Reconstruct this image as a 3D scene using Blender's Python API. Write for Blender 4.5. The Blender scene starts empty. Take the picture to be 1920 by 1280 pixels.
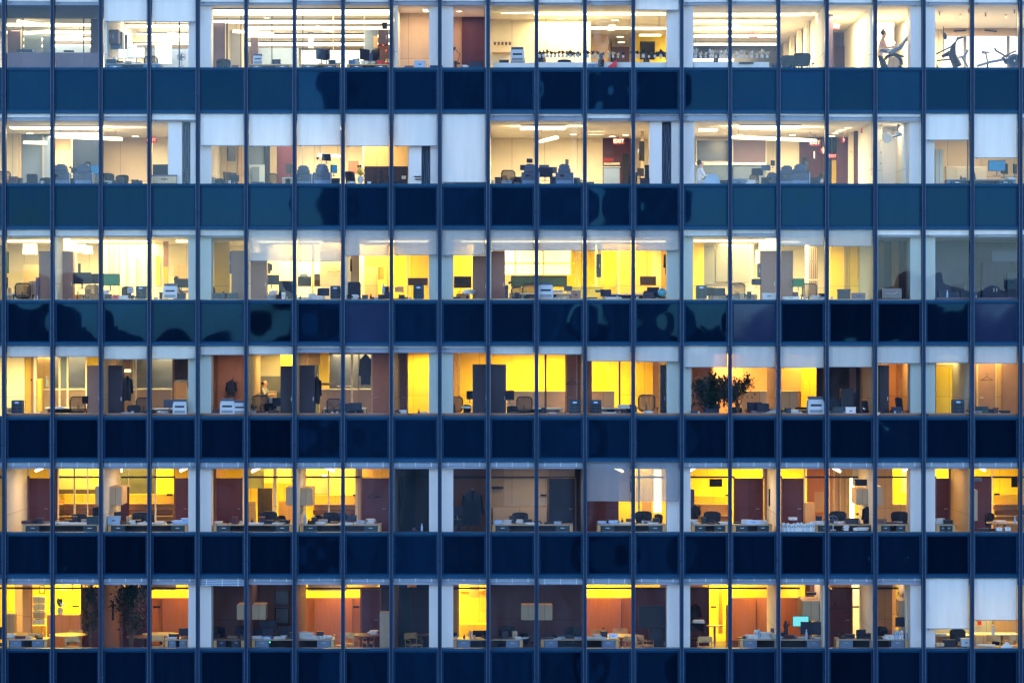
import bpy, math, random
from mathutils import Vector, Matrix
PI = math.pi
S = 0.017      # metres per photograph pixel on the facade plane
D = 100.0      # distance from the camera to the facade
scn = bpy.context.scene

# ------------------------------------------------------------------ camera
cd = bpy.data.cameras.new('camera'); cam = bpy.data.objects.new('camera', cd)
scn.collection.objects.link(cam); scn.camera = cam
cam.location = (0, -D, 0); cam.rotation_euler = (PI/2, 0, 0)
cd.sensor_width = 36.0; cd.lens = 36.0*D/(1920*S); cd.clip_start = 1.0; cd.clip_end = 3000

# ------------------------------------------------------------------ sky, sun, exposure
SUN_EL, SUN_ROT = 30.0, 0.0
w = bpy.data.worlds.new('World'); scn.world = w; w.use_nodes = True
nt = w.node_tree; nt.nodes.clear()
sky = nt.nodes.new('ShaderNodeTexSky'); sky.sky_type = 'NISHITA'; sky.sun_disc = False
sky.sun_elevation = math.radians(SUN_EL); sky.sun_rotation = math.radians(SUN_ROT)
sky.air_density = 1.0; sky.dust_density = 0.3; sky.ozone_density = 2.0; sky.altitude = 50
bg = nt.nodes.new('ShaderNodeBackground'); bg.inputs['Strength'].default_value = 0.15
wo = nt.nodes.new('ShaderNodeOutputWorld')
mxs = nt.nodes.new('ShaderNodeMix'); mxs.data_type = 'RGBA'; mxs.blend_type = 'MULTIPLY'; mxs.inputs['Factor'].default_value = 1
mxs.inputs['B'].default_value = (.90, .92, 1.0, 1)                # the cooler air of dusk
nt.links.new(sky.outputs[0], mxs.inputs['A']); nt.links.new(mxs.outputs['Result'], bg.inputs[0]); nt.links.new(bg.outputs[0], wo.inputs[0])
sd = bpy.data.lights.new('low_sun', 'SUN'); so = bpy.data.objects.new('low_sun', sd)
sd.energy = 0.1; sd.angle = math.radians(3); sd.color = (1, .72, .5)
so.rotation_euler = (math.radians(90-SUN_EL), 0, math.radians(180)); so.location = (0, 60, 60)
scn.collection.objects.link(so)
scn.view_settings.view_transform = 'Standard'; scn.view_settings.look = 'None'
scn.view_settings.exposure = 2.64; scn.view_settings.gamma = 1.0
cy = scn.cycles
cy.max_bounces = 6; cy.diffuse_bounces = 3; cy.glossy_bounces = 3; cy.transmission_bounces = 4
cy.transparent_max_bounces = 32; cy.use_denoising = True; cy.caustics_reflective = False
cy.caustics_refractive = False; cy.sample_clamp_indirect = 4.0

# ------------------------------------------------------------------ materials
MATS = {}
JOINTED = ('yellow_wall', 'cream', 'warm_white', 'orange_wall', 'gold_wall', 'beige', 'tan', 'maroon', 'plum')
def mat(name, col, rough=.6, metal=0.0, var=.10, scale=3.0, emit=None, spec=None, stretch=(1,1,1), tint=None, ior=None, bump=0):
    m = bpy.data.materials.new(name); m.use_nodes = True; MATS[name] = m
    n = m.node_tree; b = n.nodes['Principled BSDF']
    b.inputs['Roughness'].default_value = rough; b.inputs['Metallic'].default_value = metal
    b.inputs['Specular IOR Level'].default_value = .5 if ior else .22
    if ior: b.inputs['IOR'].default_value = ior
    if tint: b.inputs['Specular Tint'].default_value = (*tint, 1)
    if emit:
        b.inputs['Emission Color'].default_value = (*emit[0], 1); b.inputs['Emission Strength'].default_value = emit[1]
    tc = n.nodes.new('ShaderNodeTexCoord'); mp = n.nodes.new('ShaderNodeMapping'); mp.inputs['Scale'].default_value = stretch
    no = n.nodes.new('ShaderNodeTexNoise'); no.inputs['Scale'].default_value = scale; no.inputs['Detail'].default_value = 5
    mx = n.nodes.new('ShaderNodeMix'); mx.data_type = 'RGBA'
    mx.inputs['A'].default_value = (*[max(0, c*(1-var*1.5)) for c in col], 1)
    mx.inputs['B'].default_value = (*[min(1, c*(1+var*1.5)) for c in col], 1)
    n.links.new(tc.outputs['Object'], mp.inputs[0]); n.links.new(mp.outputs[0], no.inputs['Vector'])
    n.links.new(no.outputs['Fac'], mx.inputs['Factor']); n.links.new(mx.outputs['Result'], b.inputs['Base Color'])
    if name in JOINTED:
        br = n.nodes.new('ShaderNodeTexBrick'); br.offset = 0; br.inputs['Scale'].default_value = 1; br.inputs['Mortar Size'].default_value = .007
        br.inputs['Brick Width'].default_value = 1.13; br.inputs['Row Height'].default_value = 3.6975*.5; br.inputs['Mortar Smooth'].default_value = .1
        br.inputs['Color1'].default_value = (1, 1, 1, 1); br.inputs['Color2'].default_value = (.90, .89, .87, 1); br.inputs['Mortar'].default_value = (.45, .40, .35, 1)
        cx = n.nodes.new('ShaderNodeSeparateXYZ'); cb = n.nodes.new('ShaderNodeCombineXYZ'); ml = n.nodes.new('ShaderNodeMix'); ml.data_type = 'RGBA'; ml.blend_type = 'MULTIPLY'; ml.inputs['Factor'].default_value = 1
        n.links.new(tc.outputs['Object'], cx.inputs[0]); n.links.new(cx.outputs['X'], cb.inputs['X']); n.links.new(cx.outputs['Z'], cb.inputs['Y']); n.links.new(cb.outputs[0], br.inputs['Vector'])
        n.links.new(mx.outputs['Result'], ml.inputs['A']); n.links.new(br.outputs['Color'], ml.inputs['B']); n.links.new(ml.outputs['Result'], b.inputs['Base Color'])
    if name == 'spandrel':                                  # no two panels of glass quite alike
        oi = n.nodes.new('ShaderNodeObjectInfo'); mr = n.nodes.new('ShaderNodeMapRange'); mr.inputs['To Min'].default_value = .62; mr.inputs['To Max'].default_value = 1.25
        hs = n.nodes.new('ShaderNodeHueSaturation'); n.links.new(oi.outputs['Random'], mr.inputs['Value']); n.links.new(mr.outputs[0], hs.inputs['Value'])
        n.links.new(mx.outputs['Result'], hs.inputs['Color']); n.links.new(hs.outputs[0], b.inputs['Base Color'])
        h2 = n.nodes.new('ShaderNodeHueSaturation'); h2.inputs['Color'].default_value = (*tint, 1); m3 = n.nodes.new('ShaderNodeMapRange'); m3.inputs['To Min'].default_value = .84; m3.inputs['To Max'].default_value = 1.12
        n.links.new(oi.outputs['Random'], m3.inputs['Value']); n.links.new(m3.outputs[0], h2.inputs['Value']); n.links.new(h2.outputs[0], b.inputs['Specular Tint'])
    if bump:
        bp = n.nodes.new('ShaderNodeBump'); bp.inputs['Strength'].default_value = bump; bp.inputs['Distance'].default_value = .01
        n.links.new(no.outputs['Fac'], bp.inputs['Height']); n.links.new(bp.outputs[0], b.inputs['Normal'])
    return m
def glassmat(name, tint, ior, gl=(1,1,1), rough=0.0):
    m = bpy.data.materials.new(name); m.use_nodes = True; MATS[name] = m
    n = m.node_tree; n.nodes.clear()
    o = n.nodes.new('ShaderNodeOutputMaterial'); mix = n.nodes.new('ShaderNodeMixShader')
    fr = n.nodes.new('ShaderNodeFresnel'); fr.inputs['IOR'].default_value = ior
    tr = n.nodes.new('ShaderNodeBsdfTransparent'); tr.inputs[0].default_value = (*tint, 1)
    g = n.nodes.new('ShaderNodeBsdfGlossy'); g.inputs[0].default_value = (*gl, 1); g.inputs['Roughness'].default_value = rough
    n.links.new(fr.outputs[0], mix.inputs[0]); n.links.new(tr.outputs[0], mix.inputs[1]); n.links.new(g.outputs[0], mix.inputs[2])
    if name != 'pane': n.links.new(mix.outputs[0], o.inputs[0]); return m
    tc = n.nodes.new('ShaderNodeTexCoord'); mp = n.nodes.new('ShaderNodeMapping'); mp.inputs['Scale'].default_value = (1.6, 1, .5)   # a film of street dust
    no = n.nodes.new('ShaderNodeTexNoise'); no.inputs['Scale'].default_value = 1.3; no.inputs['Detail'].default_value = 7; no.inputs['Roughness'].default_value = .62
    mr = n.nodes.new('ShaderNodeMapRange'); mr.inputs['From Min'].default_value = .42; mr.inputs['From Max'].default_value = .75; mr.inputs['To Min'].default_value = .004; mr.inputs['To Max'].default_value = .034
    df = n.nodes.new('ShaderNodeBsdfDiffuse'); df.inputs[0].default_value = (.30, .36, .46, 1); m2 = n.nodes.new('ShaderNodeMixShader')
    n.links.new(tc.outputs['Object'], mp.inputs[0]); n.links.new(mp.outputs[0], no.inputs['Vector']); n.links.new(no.outputs['Fac'], mr.inputs['Value'])
    n.links.new(mr.outputs[0], m2.inputs[0]); n.links.new(mix.outputs[0], m2.inputs[1]); n.links.new(df.outputs[0], m2.inputs[2]); n.links.new(m2.outputs[0], o.inputs[0])
    return m
def clothmat(name, col, transl, transp):
    m = bpy.data.materials.new(name); m.use_nodes = True; MATS[name] = m
    n = m.node_tree; n.nodes.clear()
    o = n.nodes.new('ShaderNodeOutputMaterial'); a = n.nodes.new('ShaderNodeMixShader'); b = n.nodes.new('ShaderNodeMixShader')
    d = n.nodes.new('ShaderNodeBsdfDiffuse'); t = n.nodes.new('ShaderNodeBsdfTranslucent'); tr = n.nodes.new('ShaderNodeBsdfTransparent')
    tc = n.nodes.new('ShaderNodeTexCoord'); no = n.nodes.new('ShaderNodeTexNoise'); no.inputs['Scale'].default_value = 1.5
    mp = n.nodes.new('ShaderNodeMapping'); mp.inputs['Scale'].default_value = (3, 1, .3)
    mx = n.nodes.new('ShaderNodeMix'); mx.data_type = 'RGBA'
    mx.inputs['A'].default_value = (*[c*.86 for c in col], 1); mx.inputs['B'].default_value = (*[min(1, c*1.1) for c in col], 1)
    n.links.new(tc.outputs['Object'], mp.inputs[0]); n.links.new(mp.outputs[0], no.inputs['Vector'])
    n.links.new(no.outputs['Fac'], mx.inputs['Factor'])
    n.links.new(mx.outputs['Result'], d.inputs[0]); n.links.new(mx.outputs['Result'], t.inputs[0])
    a.inputs[0].default_value = transl; b.inputs[0].default_value = transp
    n.links.new(d.outputs[0], a.inputs[1]); n.links.new(t.outputs[0], a.inputs[2])
    n.links.new(a.outputs[0], b.inputs[1]); n.links.new(tr.outputs[0], b.inputs[2]); n.links.new(b.outputs[0], o.inputs[0])
    return m
def woodmat(name, c1, c2, rough=.4):
    m = mat(name, c1, rough, var=.0, scale=2.2, stretch=(9, 9, .6))
    mx = [x for x in m.node_tree.nodes if x.bl_idname == 'ShaderNodeMix'][0]
    mx.inputs['A'].default_value = (*c1, 1); mx.inputs['B'].default_value = (*c2, 1); return m
def glow(name, col, e): return mat(name, (.7, .7, .7) if min(col) > .15 and 'screen' not in name else (.02, .01, .01), .5, emit=(col, e), var=.02)

glassmat('pane', (.93, .95, .96), 1.27, (.50, .74, 1))
glassmat('inner_glass', (.75, .78, .8), 1.5)
mat('spandrel', (.0008, .0040, .0110), .024, var=.32, scale=1.4, stretch=(3, 1, .4), ior=1.45, tint=(.035, .165, .40))
mat('spandrel_grey', (.009, .014, .036), .06, var=.2, scale=1.0, ior=1.35, tint=(.2, .4, .8))
mat('mullion_paint', (.0045, .012, .026), .38, metal=0.0, var=.6, scale=1.3, stretch=(4, 4, .35), ior=1.3, tint=(.3, .55, 1))
mat('rail_paint', (.0045, .027, .064), .35, metal=0.0, var=.4, scale=2, stretch=(.5, 4, 4), ior=1.35, tint=(.2, .6, 1))
mat('sheen_dust', (.0012, .014, .044), .4, var=.3, scale=2, ior=1.3, tint=(.2, .6, 1))
mat('column_paint', (.64, .60, .58), .6, var=.04, scale=1.5)
mat('column_grey', (.40, .45, .42), .6, var=.04, scale=1.5)
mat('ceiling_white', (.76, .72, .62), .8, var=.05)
mat('ceiling_unlit', (.05, .09, .17), .8, var=.1)  # dimness of the unlit ceiling put into the colour
mat('soffit_grey', (.22, .25, .32), .7, var=.08)
mat('slab', (.25, .25, .26), .9)
mat('carpet', (.12, .11, .12), .95, var=.3, scale=20)
mat('cream', (.78, .70, .52), .7, var=.04)
mat('warm_white', (.82, .78, .68), .7, var=.04)
mat('beige', (.62, .50, .36), .7, var=.06)
mat('yellow_wall', (.85, .64, .06), .65, var=.09, scale=.9)
mat('ochre', (.55, .36, .05), .6, var=.06)
mat('gold_wall', (.74, .50, .22), .65, var=.05)
mat('plum', (.22, .125, .13), .6, var=.1)
mat('edge_highlight', (.045, .075, .13), .35, var=.3)
mat('orange_wall', (.80, .48, .20), .6, var=.06)
mat('tan', (.50, .36, .22), .6, var=.08)
mat('brown_cab', (.28, .15, .11), .55, var=.12)
mat('dark_cab', (.030, .022, .034), .55, var=.15)
mat('maroon', (.07, .020, .036), .45, var=.15)
mat('purple_grey', (.14, .10, .13), .6, var=.08)
mat('blue_grey', (.12, .17, .26), .6, var=.12)
mat('mid_grey', (.20, .21, .23), .6, var=.08)
mat('smoke', (.045, .05, .075), .22, var=.35, scale=1.2, stretch=(1, 1, 3), ior=1.5)
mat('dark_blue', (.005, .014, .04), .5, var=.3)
mat('black', (.004, .005, .012), .5, var=.2)
mat('black_gloss', (.004, .005, .009), .15, var=.2)
mat('charcoal', (.013, .016, .032), .6, var=.2)
mat('teal_grey', (.014, .038, .055), .5, var=.2)
mat('machine_grey', (.05, .065, .105), .5, var=.1)
mat('machine_white', (.45, .48, .52), .45, var=.05)
mat('pale_blue', (.30, .40, .52), .5, var=.05)
mat('paper', (.62, .62, .61), .8, var=.06)
mat('paper_blue', (.45, .60, .85), .7, var=.1)
mat('red', (.70, .03, .03), .5, var=.1)
mat('skin', (.55, .30, .20), .5, var=.05)
mat('hair', (.02, .012, .01), .5)
mat('shirt_white', (.75, .76, .78), .8)
mat('shirt_grey', (.32, .31, .30), .8)
mat('shirt_cream', (.70, .48, .28), .8)
mat('metal', (.45, .46, .48), .3, metal=.9)
mat('leaf', (.035, .07, .03), .5, var=.5, scale=6)
mat('leaf_dark', (.006, .026, .017), .5, var=.5, scale=6)
mat('bark', (.12, .07, .04), .8, var=.3)
mat('pot', (.05, .035, .03), .5)
mat('globe_blue', (.08, .35, .45), .3, var=.6, scale=4)
mat('green', (.02, .30, .13), .5)
mat('mesh_frame', (.006, .007, .012), .45)
clothmat('mesh_web', (.16, .12, .10), .5, .45)
clothmat('blind', (.92, .90, .875), .42, .03)
clothmat('sheer', (.66, .66, .64), .45, .34)
clothmat('sheer_open', (.42, .45, .50), .45, .52)
clothmat('sheer_light', (.76, .77, .75), .45, .17)
woodmat('wood_orange', (.50, .17, .05), (.66, .26, .09))
woodmat('wood_warm', (.50, .27, .10), (.62, .36, .15))
woodmat('wood_dark', (.12, .055, .035), (.18, .09, .06))
woodmat('wood_pale', (.34, .24, .15), (.44, .32, .21))
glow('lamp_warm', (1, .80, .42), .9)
glow('lamp_yellow', (1, .70, .16), .7)
glow('shade_glow', (1, .86, .45), .28)
glow('window_glow', (1, .90, .36), .17)
glow('daylight_wall', (.93, .96, 1), .17)
glow('exit_red', (1, .30, .22), .30)
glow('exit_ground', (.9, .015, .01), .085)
glow('screen_white', (.80, .95, 1), .22)
glow('screen_blue', (.02, .30, .70), .10)
glow('screen_cyan', (.2, .85, .90), .16)
glow('screen_green', (.02, .45, .22), .05)
glow('red_dot', (1, .08, .03), .5)
glow('green_dot', (.1, 1, .5), .5)

# ------------------------------------------------------------------ coordinates
def X(px, d=0): return (px-960)*S*(1+d/D)
def Z(py, d=0): return (640-py)*S*(1+d/D)
def MX(k): return 8.5+90.67*k                         # mullion k, photograph x
def ytop(r): return 213+217.5*(r-2)
def ybot(r): return 344.5+217.5*(r-2)
def FZ(r): return (640-(159+217.5*(r-1)))*S           # floor level
def CZ(r): return (640-(8.8+217.5*(r-1)))*S           # ceiling level
def col(): return scn.collection

OFFS = {}
class MB:
    def __init__(s): s.v = []; s.f = []; s.sm = []
    def add(s, vs, fs, smooth=False):
        o = len(s.v); s.v += [tuple(v) for v in vs]
        s.f += [tuple(i+o for i in f) for f in fs]; s.sm += [smooth]*len(fs); return s
    def box(s, x0, x1, y0, y1, z0, z1):
        if x0 > x1: x0, x1 = x1, x0
        if z0 > z1: z0, z1 = z1, z0
        if y0 > y1: y0, y1 = y1, y0
        vs = [(x, y, z) for z in (z0, z1) for y in (y0, y1) for x in (x0, x1)]
        return s.add(vs, [(0,2,3,1),(4,5,7,6),(0,1,5,4),(2,6,7,3),(0,4,6,2),(1,3,7,5)])
    def rbox(s, c, sz, rz=0, rx=0, ry=0):
        m = Matrix.Translation(c) @ Matrix.Rotation(rz, 4, 'Z') @ Matrix.Rotation(rx, 4, 'X') @ Matrix.Rotation(ry, 4, 'Y')
        vs = [m @ Vector((x*sz[0]/2, y*sz[1]/2, z*sz[2]/2)) for z in (-1,1) for y in (-1,1) for x in (-1,1)]
        return s.add(vs, [(0,2,3,1),(4,5,7,6),(0,1,5,4),(2,6,7,3),(0,4,6,2),(1,3,7,5)])
    def tube(s, pts, r, n=8):
        pts = [Vector(p) for p in pts]; rs = r if isinstance(r, (list, tuple)) else [r]*len(pts)
        o = len(s.v); vs = []
        for i, p in enumerate(pts):
            t = (pts[min(i+1, len(pts)-1)]-pts[max(i-1, 0)]).normalized()
            a = t.cross(Vector((0, 0, 1)) if abs(t.z) < .9 else Vector((1, 0, 0))).normalized(); b = t.cross(a)
            vs += [p+(a*math.cos(2*PI*k/n)+b*math.sin(2*PI*k/n))*rs[i] for k in range(n)]
        fs = [(i*n+k, i*n+(k+1) % n, (i+1)*n+(k+1) % n, (i+1)*n+k) for i in range(len(pts)-1) for k in range(n)]
        s.add(vs, fs, True); s.f.append(tuple(o+k for k in range(n))); s.sm.append(False)
        s.f.append(tuple(o+(len(pts)-1)*n+k for k in range(n))); s.sm.append(False); return s
    def ball(s, c, r, n=10, sc=(1, 1, 1)):
        vs = []; fs = []
        for i in range(n+1):
            for k in range(n):
                a = PI*i/n; b = 2*PI*k/n
                vs.append((c[0]+r*sc[0]*math.sin(a)*math.cos(b), c[1]+r*sc[1]*math.sin(a)*math.sin(b), c[2]+r*sc[2]*math.cos(a)))
        for i in range(n):
            for k in range(n): fs.append((i*n+k, i*n+(k+1) % n, (i+1)*n+(k+1) % n, (i+1)*n+k))
        return s.add(vs, fs, True)
    def prism(s, pts, y0, y1, bend=None):             # outline in x,z pushed from y0 to y1
        n = len(pts); b = bend or (lambda x, z: 0)
        vs = [(x, y0+b(x, z), z) for x, z in pts]+[(x, y1+b(x, z), z) for x, z in pts]
        cx = sum(p[0] for p in pts)/n; cz = sum(p[1] for p in pts)/n
        vs += [(cx, y0+b(cx, cz), cz), (cx, y1+b(cx, cz), cz)]
        fs = [(k, (k+1) % n, n+(k+1) % n, n+k) for k in range(n)]
        fs += [(2*n, (k+1) % n, k) for k in range(n)]+[(2*n+1, n+k, n+(k+1) % n) for k in range(n)]
        return s.add(vs, fs)
    def build(s, name, m, parent=None, off=None):
        me = bpy.data.meshes.new(name)
        if off is None and parent is not None: off = OFFS.get(parent.name)
        vs = s.v if off is None else [(v[0]-off[0], v[1]-off[1], v[2]-off[2]) for v in s.v]
        me.from_pydata(vs, [], s.f); me.update()
        me.polygons.foreach_set('use_smooth', s.sm)
        me.materials.append(MATS[m]); o = bpy.data.objects.new(name, me); col().objects.link(o)
        if parent is not None:
            o.parent = parent
            if off is not None: OFFS[o.name] = off
        return o

def rr(x0, x1, z0, z1, r, n=5):                       # rounded rectangle outline
    p = []
    for cx, cz, a in ((x1-r, z1-r, 0), (x0+r, z1-r, 90), (x0+r, z0+r, 180), (x1-r, z0+r, 270)):
        p += [(cx+r*math.cos(math.radians(a+90*i/n)), cz+r*math.sin(math.radians(a+90*i/n))) for i in range(n+1)]
    return p

ORD = ['', 'first', 'second', 'third', 'fourth', 'fifth', 'sixth', 'seventh', 'eighth', 'ninth', 'tenth', 'eleventh', 'twelfth',
       'thirteenth', 'fourteenth', 'fifteenth', 'sixteenth', 'seventeenth', 'eighteenth', 'nineteenth', 'twentieth', 'last']
STO = {1: 'top storey', 2: 'second storey', 3: 'third storey', 4: 'fourth storey', 5: 'fifth storey', 6: 'bottom storey'}
THINGS = []
def bay(px): return max(0, min(20, int((px-8.5)//90.67)))
def tag(o, desc, cat, r, px, group=None, pos=None):
    o['category'] = cat; o['_d'] = desc; o['_k'] = (r, bay(px)); o['_x'] = px
    if group: o['group'] = group
    THINGS.append(o); return o
def root(name, desc, cat, loc, r, px, group=None, world=True):
    o = bpy.data.objects.new(name, None); col().objects.link(o); o.location = loc; o.empty_display_size = .2
    if world: OFFS[o.name] = tuple(loc)
    return tag(o, desc, cat, r, px, group)
def finish_labels():
    fam = {}
    for o in THINGS: fam.setdefault((o['_d'], tuple(o['_k'])), []).append(o)
    POS = {1: [''], 2: ['left ', 'right '], 3: ['left ', 'middle ', 'right ']}
    for (d, k), os_ in fam.items():
        os_.sort(key=lambda o: o['_x']); n = len(os_)
        for i, o in enumerate(os_):
            p = POS[n][i] if n in POS else (['leftmost ']+[f'{ORD[j+1]}-from-left ' for j in range(1, n-1)]+['rightmost '])[i]
            b = ORD[k[1]+1]
            win = 'rightmost window' if b == 'last' else f'{b} window from left'
            o['label'] = f'{p}{d}, {win}, {STO[k[0]]}'
    for o in THINGS:
        for q in ('_d', '_k', '_x'): del o[q]
def copy_tree(o, parent=None):
    c = o.copy(); col().objects.link(c); c.parent = parent
    for ch in KIDS.get(o.name, []): copy_tree(ch, c)
    return c
KIDS = {}
# ------------------------------------------------------------------ the building's shell
bld = bpy.data.objects.new('office_building', None); col().objects.link(bld)
bld.location = (0, 0, 0); bld['category'] = 'office building'
bld['label'] = 'glass curtain wall office building with dark blue spandrels and lit floors'
K0, K1 = -1, 22
XL, XR = X(MX(K0)), X(MX(K1))
def part(mb, name, m, parent=None): return mb.build(name, m, parent or bld)

rnd = random.Random(7)
for k in range(K0, K1+1):                              # mullions, I profile, with splice gaps
    mb = MB(); x = X(MX(k)); segs = []
    z = Z(-60)
    while z > Z(1330): segs.append((z, z-3.6975+.012)); z -= 3.6975
    for a, b in segs:
        sh = Z(368)-Z(344+217.5*.0)
        mb.box(x-.058, x+.058, -.16, -.135, b+sh, a+sh)
        mb.box(x-.014, x+.014, -.135, -.03, b+sh, a+sh)
        mb.box(x-.064, x+.064, -.03, .06, b+sh, a+sh)
    mu = part(mb, 'mullion', 'mullion_paint')
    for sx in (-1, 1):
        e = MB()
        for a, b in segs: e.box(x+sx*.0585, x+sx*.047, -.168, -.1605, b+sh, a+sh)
        part(e, 'highlight_strip', 'edge_highlight', mu)  # added lips, painted pale as light caught on the flange edges

def sheet(x0, x1, z0, z1, y, seed, amp, th=None, nx=14, nz=14):   # a pane with the slight bulge of real plate glass
    r_ = random.Random(seed); mb = MB(); a1, a2 = r_.uniform(.5, 1)*amp, r_.uniform(-.6, .6)*amp
    a3, p3, f3 = r_.uniform(-.22, .22)*amp, r_.uniform(0, 6), r_.choice((3.5, 4.6, 6))
    p1, p2, q = r_.uniform(0, 6), r_.uniform(0, 6), r_.choice((1, 1, -1))
    def h(u, v): return q*a1*(1-u*u)*(1-v*v)+a2*.5*math.sin(2.6*u+p1)*math.sin(2.2*v+p2)*(1-u**4)*(1-v**4)+a3*math.sin(f3*u+p3)*math.cos(f3*.6*v)*(1-u**4)*(1-v**4)
    for s_, yy in ((0, y),)+(((1, y+th),) if th else ()):
        vs = [(x0+(x1-x0)*i/nx, yy-h(2*i/nx-1, 2*j/nz-1), z0+(z1-z0)*j/nz) for j in range(nz+1) for i in range(nx+1)]
        fs = [(j*(nx+1)+i, j*(nx+1)+i+1, (j+1)*(nx+1)+i+1, (j+1)*(nx+1)+i) for j in range(nz) for i in range(nx)]
        mb.add(vs, fs, True)
    return mb
GREY = {(3, 7), (3, 15), (3, 20)}
for r in range(0, 7):                                  # spandrel below each window band
    yb = ybot(r)
    za, zb = Z(yb), Z(yb+86)
    rails = MB(); hr = MB()
    rails.add(*(lambda m: (m.v, m.f))(MB().box(XL, XR, -.075, .04, za-.075, za)))
    hr.box(XL, XR, -.065, .04, zb, zb+.10)                     # head rail of the window below
    band = part(rails, 'spandrel_band', 'rail_paint'); part(hr, 'head_rail', 'rail_paint', band)
    lip = MB(); lip.box(XL, XR, -.095, -.0755, za-.03, za-.012); part(lip, 'rail_lip', 'rail_paint', band)
    lip = MB(); lip.box(XL, XR, -.08, -.0655, zb+.078, zb+.094); part(lip, 'rail_lip', 'rail_paint', band)
    border = MB()  # lighter border puts edge reflections and dust into the colour
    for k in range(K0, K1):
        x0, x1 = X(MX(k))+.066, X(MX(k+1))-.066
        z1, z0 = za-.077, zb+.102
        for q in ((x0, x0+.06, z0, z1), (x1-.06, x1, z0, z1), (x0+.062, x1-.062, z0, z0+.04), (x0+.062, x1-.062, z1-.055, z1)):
            border.box(q[0], q[1], -.02, .03, q[2], q[3])
        g = (r, k) in GREY
        o = part(sheet(x0+.03, x1-.03, z0+.02, z1-.02, 0.012, r*31+k, .0035), 'spandrel_panel', 'spandrel_grey' if g else 'spandrel', band)
        if g: o['label'] = 'pale lavender grey replacement spandrel panel'
    part(border, 'sheen_dust_border', 'sheen_dust')
    # concrete edge, slab and ledge behind it
    mb = MB(); fz = FZ(r+1) if r < 6 else FZ(6)-3.7
    if r >= 1:
        sl = MB(); sl.box(XL, XR, .16, 22, FZ(r)-.35, FZ(r)); part(sl, 'floor_slab', 'carpet')
        b_ = MB(); b_.box(XL, XR, .05, .15, zb+.02, za-.02); part(b_, 'spandrel_backing', 'charcoal')
        l_ = MB(); l_.box(XL, XR, .06, .34, za-.03, za-.002); part(l_, 'window_ledge', 'mid_grey')
    else:
        b_ = MB(); b_.box(XL, XR, .05, .15, zb+.02, za+3); part(b_, 'spandrel_backing', 'charcoal')
for r in range(1, 7):
    zt, zb = Z(ytop(r)), Z(ybot(r))
    pan = None
    head = MB()
    head.box(XL, XR, .12, .16, CZ(r)+.002, zt+.25)             # fascia between window head and ceiling
    band = part(head, 'window_head', 'soffit_grey')
    for k in range(K0, K1):
        x0, x1 = X(MX(k))+.06, X(MX(k+1))-.06
        part(sheet(x0, x1, zb-.01, zt+.01, 0.0, 500+r*31+k, .0026, None, 10, 12), 'window_pane', 'pane', band)
    c_ = MB(); dep = 22
    if r == 1:
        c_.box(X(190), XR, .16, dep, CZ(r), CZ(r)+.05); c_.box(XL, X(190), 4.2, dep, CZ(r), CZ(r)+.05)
        g_ = MB(); g_.box(XL, X(190), .16, 4.2, CZ(r)-.02, CZ(r)+.05); part(g_, 'unlit_ceiling', 'ceiling_unlit')  # front ceiling has no lamps; its shade is put into the colour
    else: c_.box(XL, XR, .16, dep, CZ(r), CZ(r)+.05)
    part(c_, 'ceiling', 'ceiling_white')
mb = MB(); mb.box(XL, XR, .2, 22.2, Z(-60), Z(-66)); part(mb, 'roof', 'slab')
mb = MB(); mb.box(XL, XR, 22.0, 22.2, Z(1400), Z(-60)); part(mb, 'rear_wall', 'beige')
for x in (XL-.2, XR): 
    mb = MB(); mb.box(x, x+.2, 0.05, 22.2, Z(1400), Z(-60)); part(mb, 'end_wall', 'mid_grey')
for cx, w_ in ((374, 43), (827.5, 44), (1275, 30), (1732.5, 45)):   # columns just behind the glass
    for r in range(1, 7):
        a, b = {374: (353, 396), 827.5: (804.5, 849.5), 1275: (1250.5, 1300), 1732.5: (1707, 1753.5)}[cx]
        if cx == 1275 and r >= 3: b = {3: 1299, 4: 1296, 5: 1295, 6: 1294}[r]
        if r == 2:
            a2, b2 = {374: (315, 396), 827.5: (766, 849), 1275: (1218, 1302), 1732.5: (1705, 1752)}[cx]
            g = {374: (341, 357), 827.5: (790, 807), 1275: (1241, 1259)}.get(cx)
            if g:
                mb = MB(); mb.box(X(a2, .4), X(g[0], .4), .4, 1.1, FZ(r), CZ(r)-.002); part(mb, 'column', 'column_grey' if r in (3, 4) else 'column_paint')
                mb = MB(); mb.box(X(g[1], .4), X(b2, .4), .4, 1.1, FZ(r), CZ(r)-.002); part(mb, 'column', 'column_grey' if r in (3, 4) else 'column_paint')
                mb = MB(); mb.box(X(g[0], .4)+.002, X(g[1], .4)-.002, .75, .9, FZ(r), CZ(r)-.004); rs = part(mb, 'riser_recess', 'dark_blue')
                ca = MB(); r_ = random.Random(cx)
                for q in range(5):
                    xq = X(g[0]+2+q*(g[1]-g[0]-4)/4, .5); pts = [(xq+r_.uniform(-.03, .03), .66+.02*q, FZ(r)+2.56*i/9) for i in range(10)]
                    ca.tube(pts, .008, 5)
                part(ca, 'cable_bundle', 'blue_grey', rs)
                continue
            a, b = a2, b2
        mb = MB(); mb.box(X(a, .4), X(b, .4), .4, 1.1, FZ(r), CZ(r)-.002); part(mb, 'column', 'column_grey' if r in (3, 4) else 'column_paint')

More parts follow.
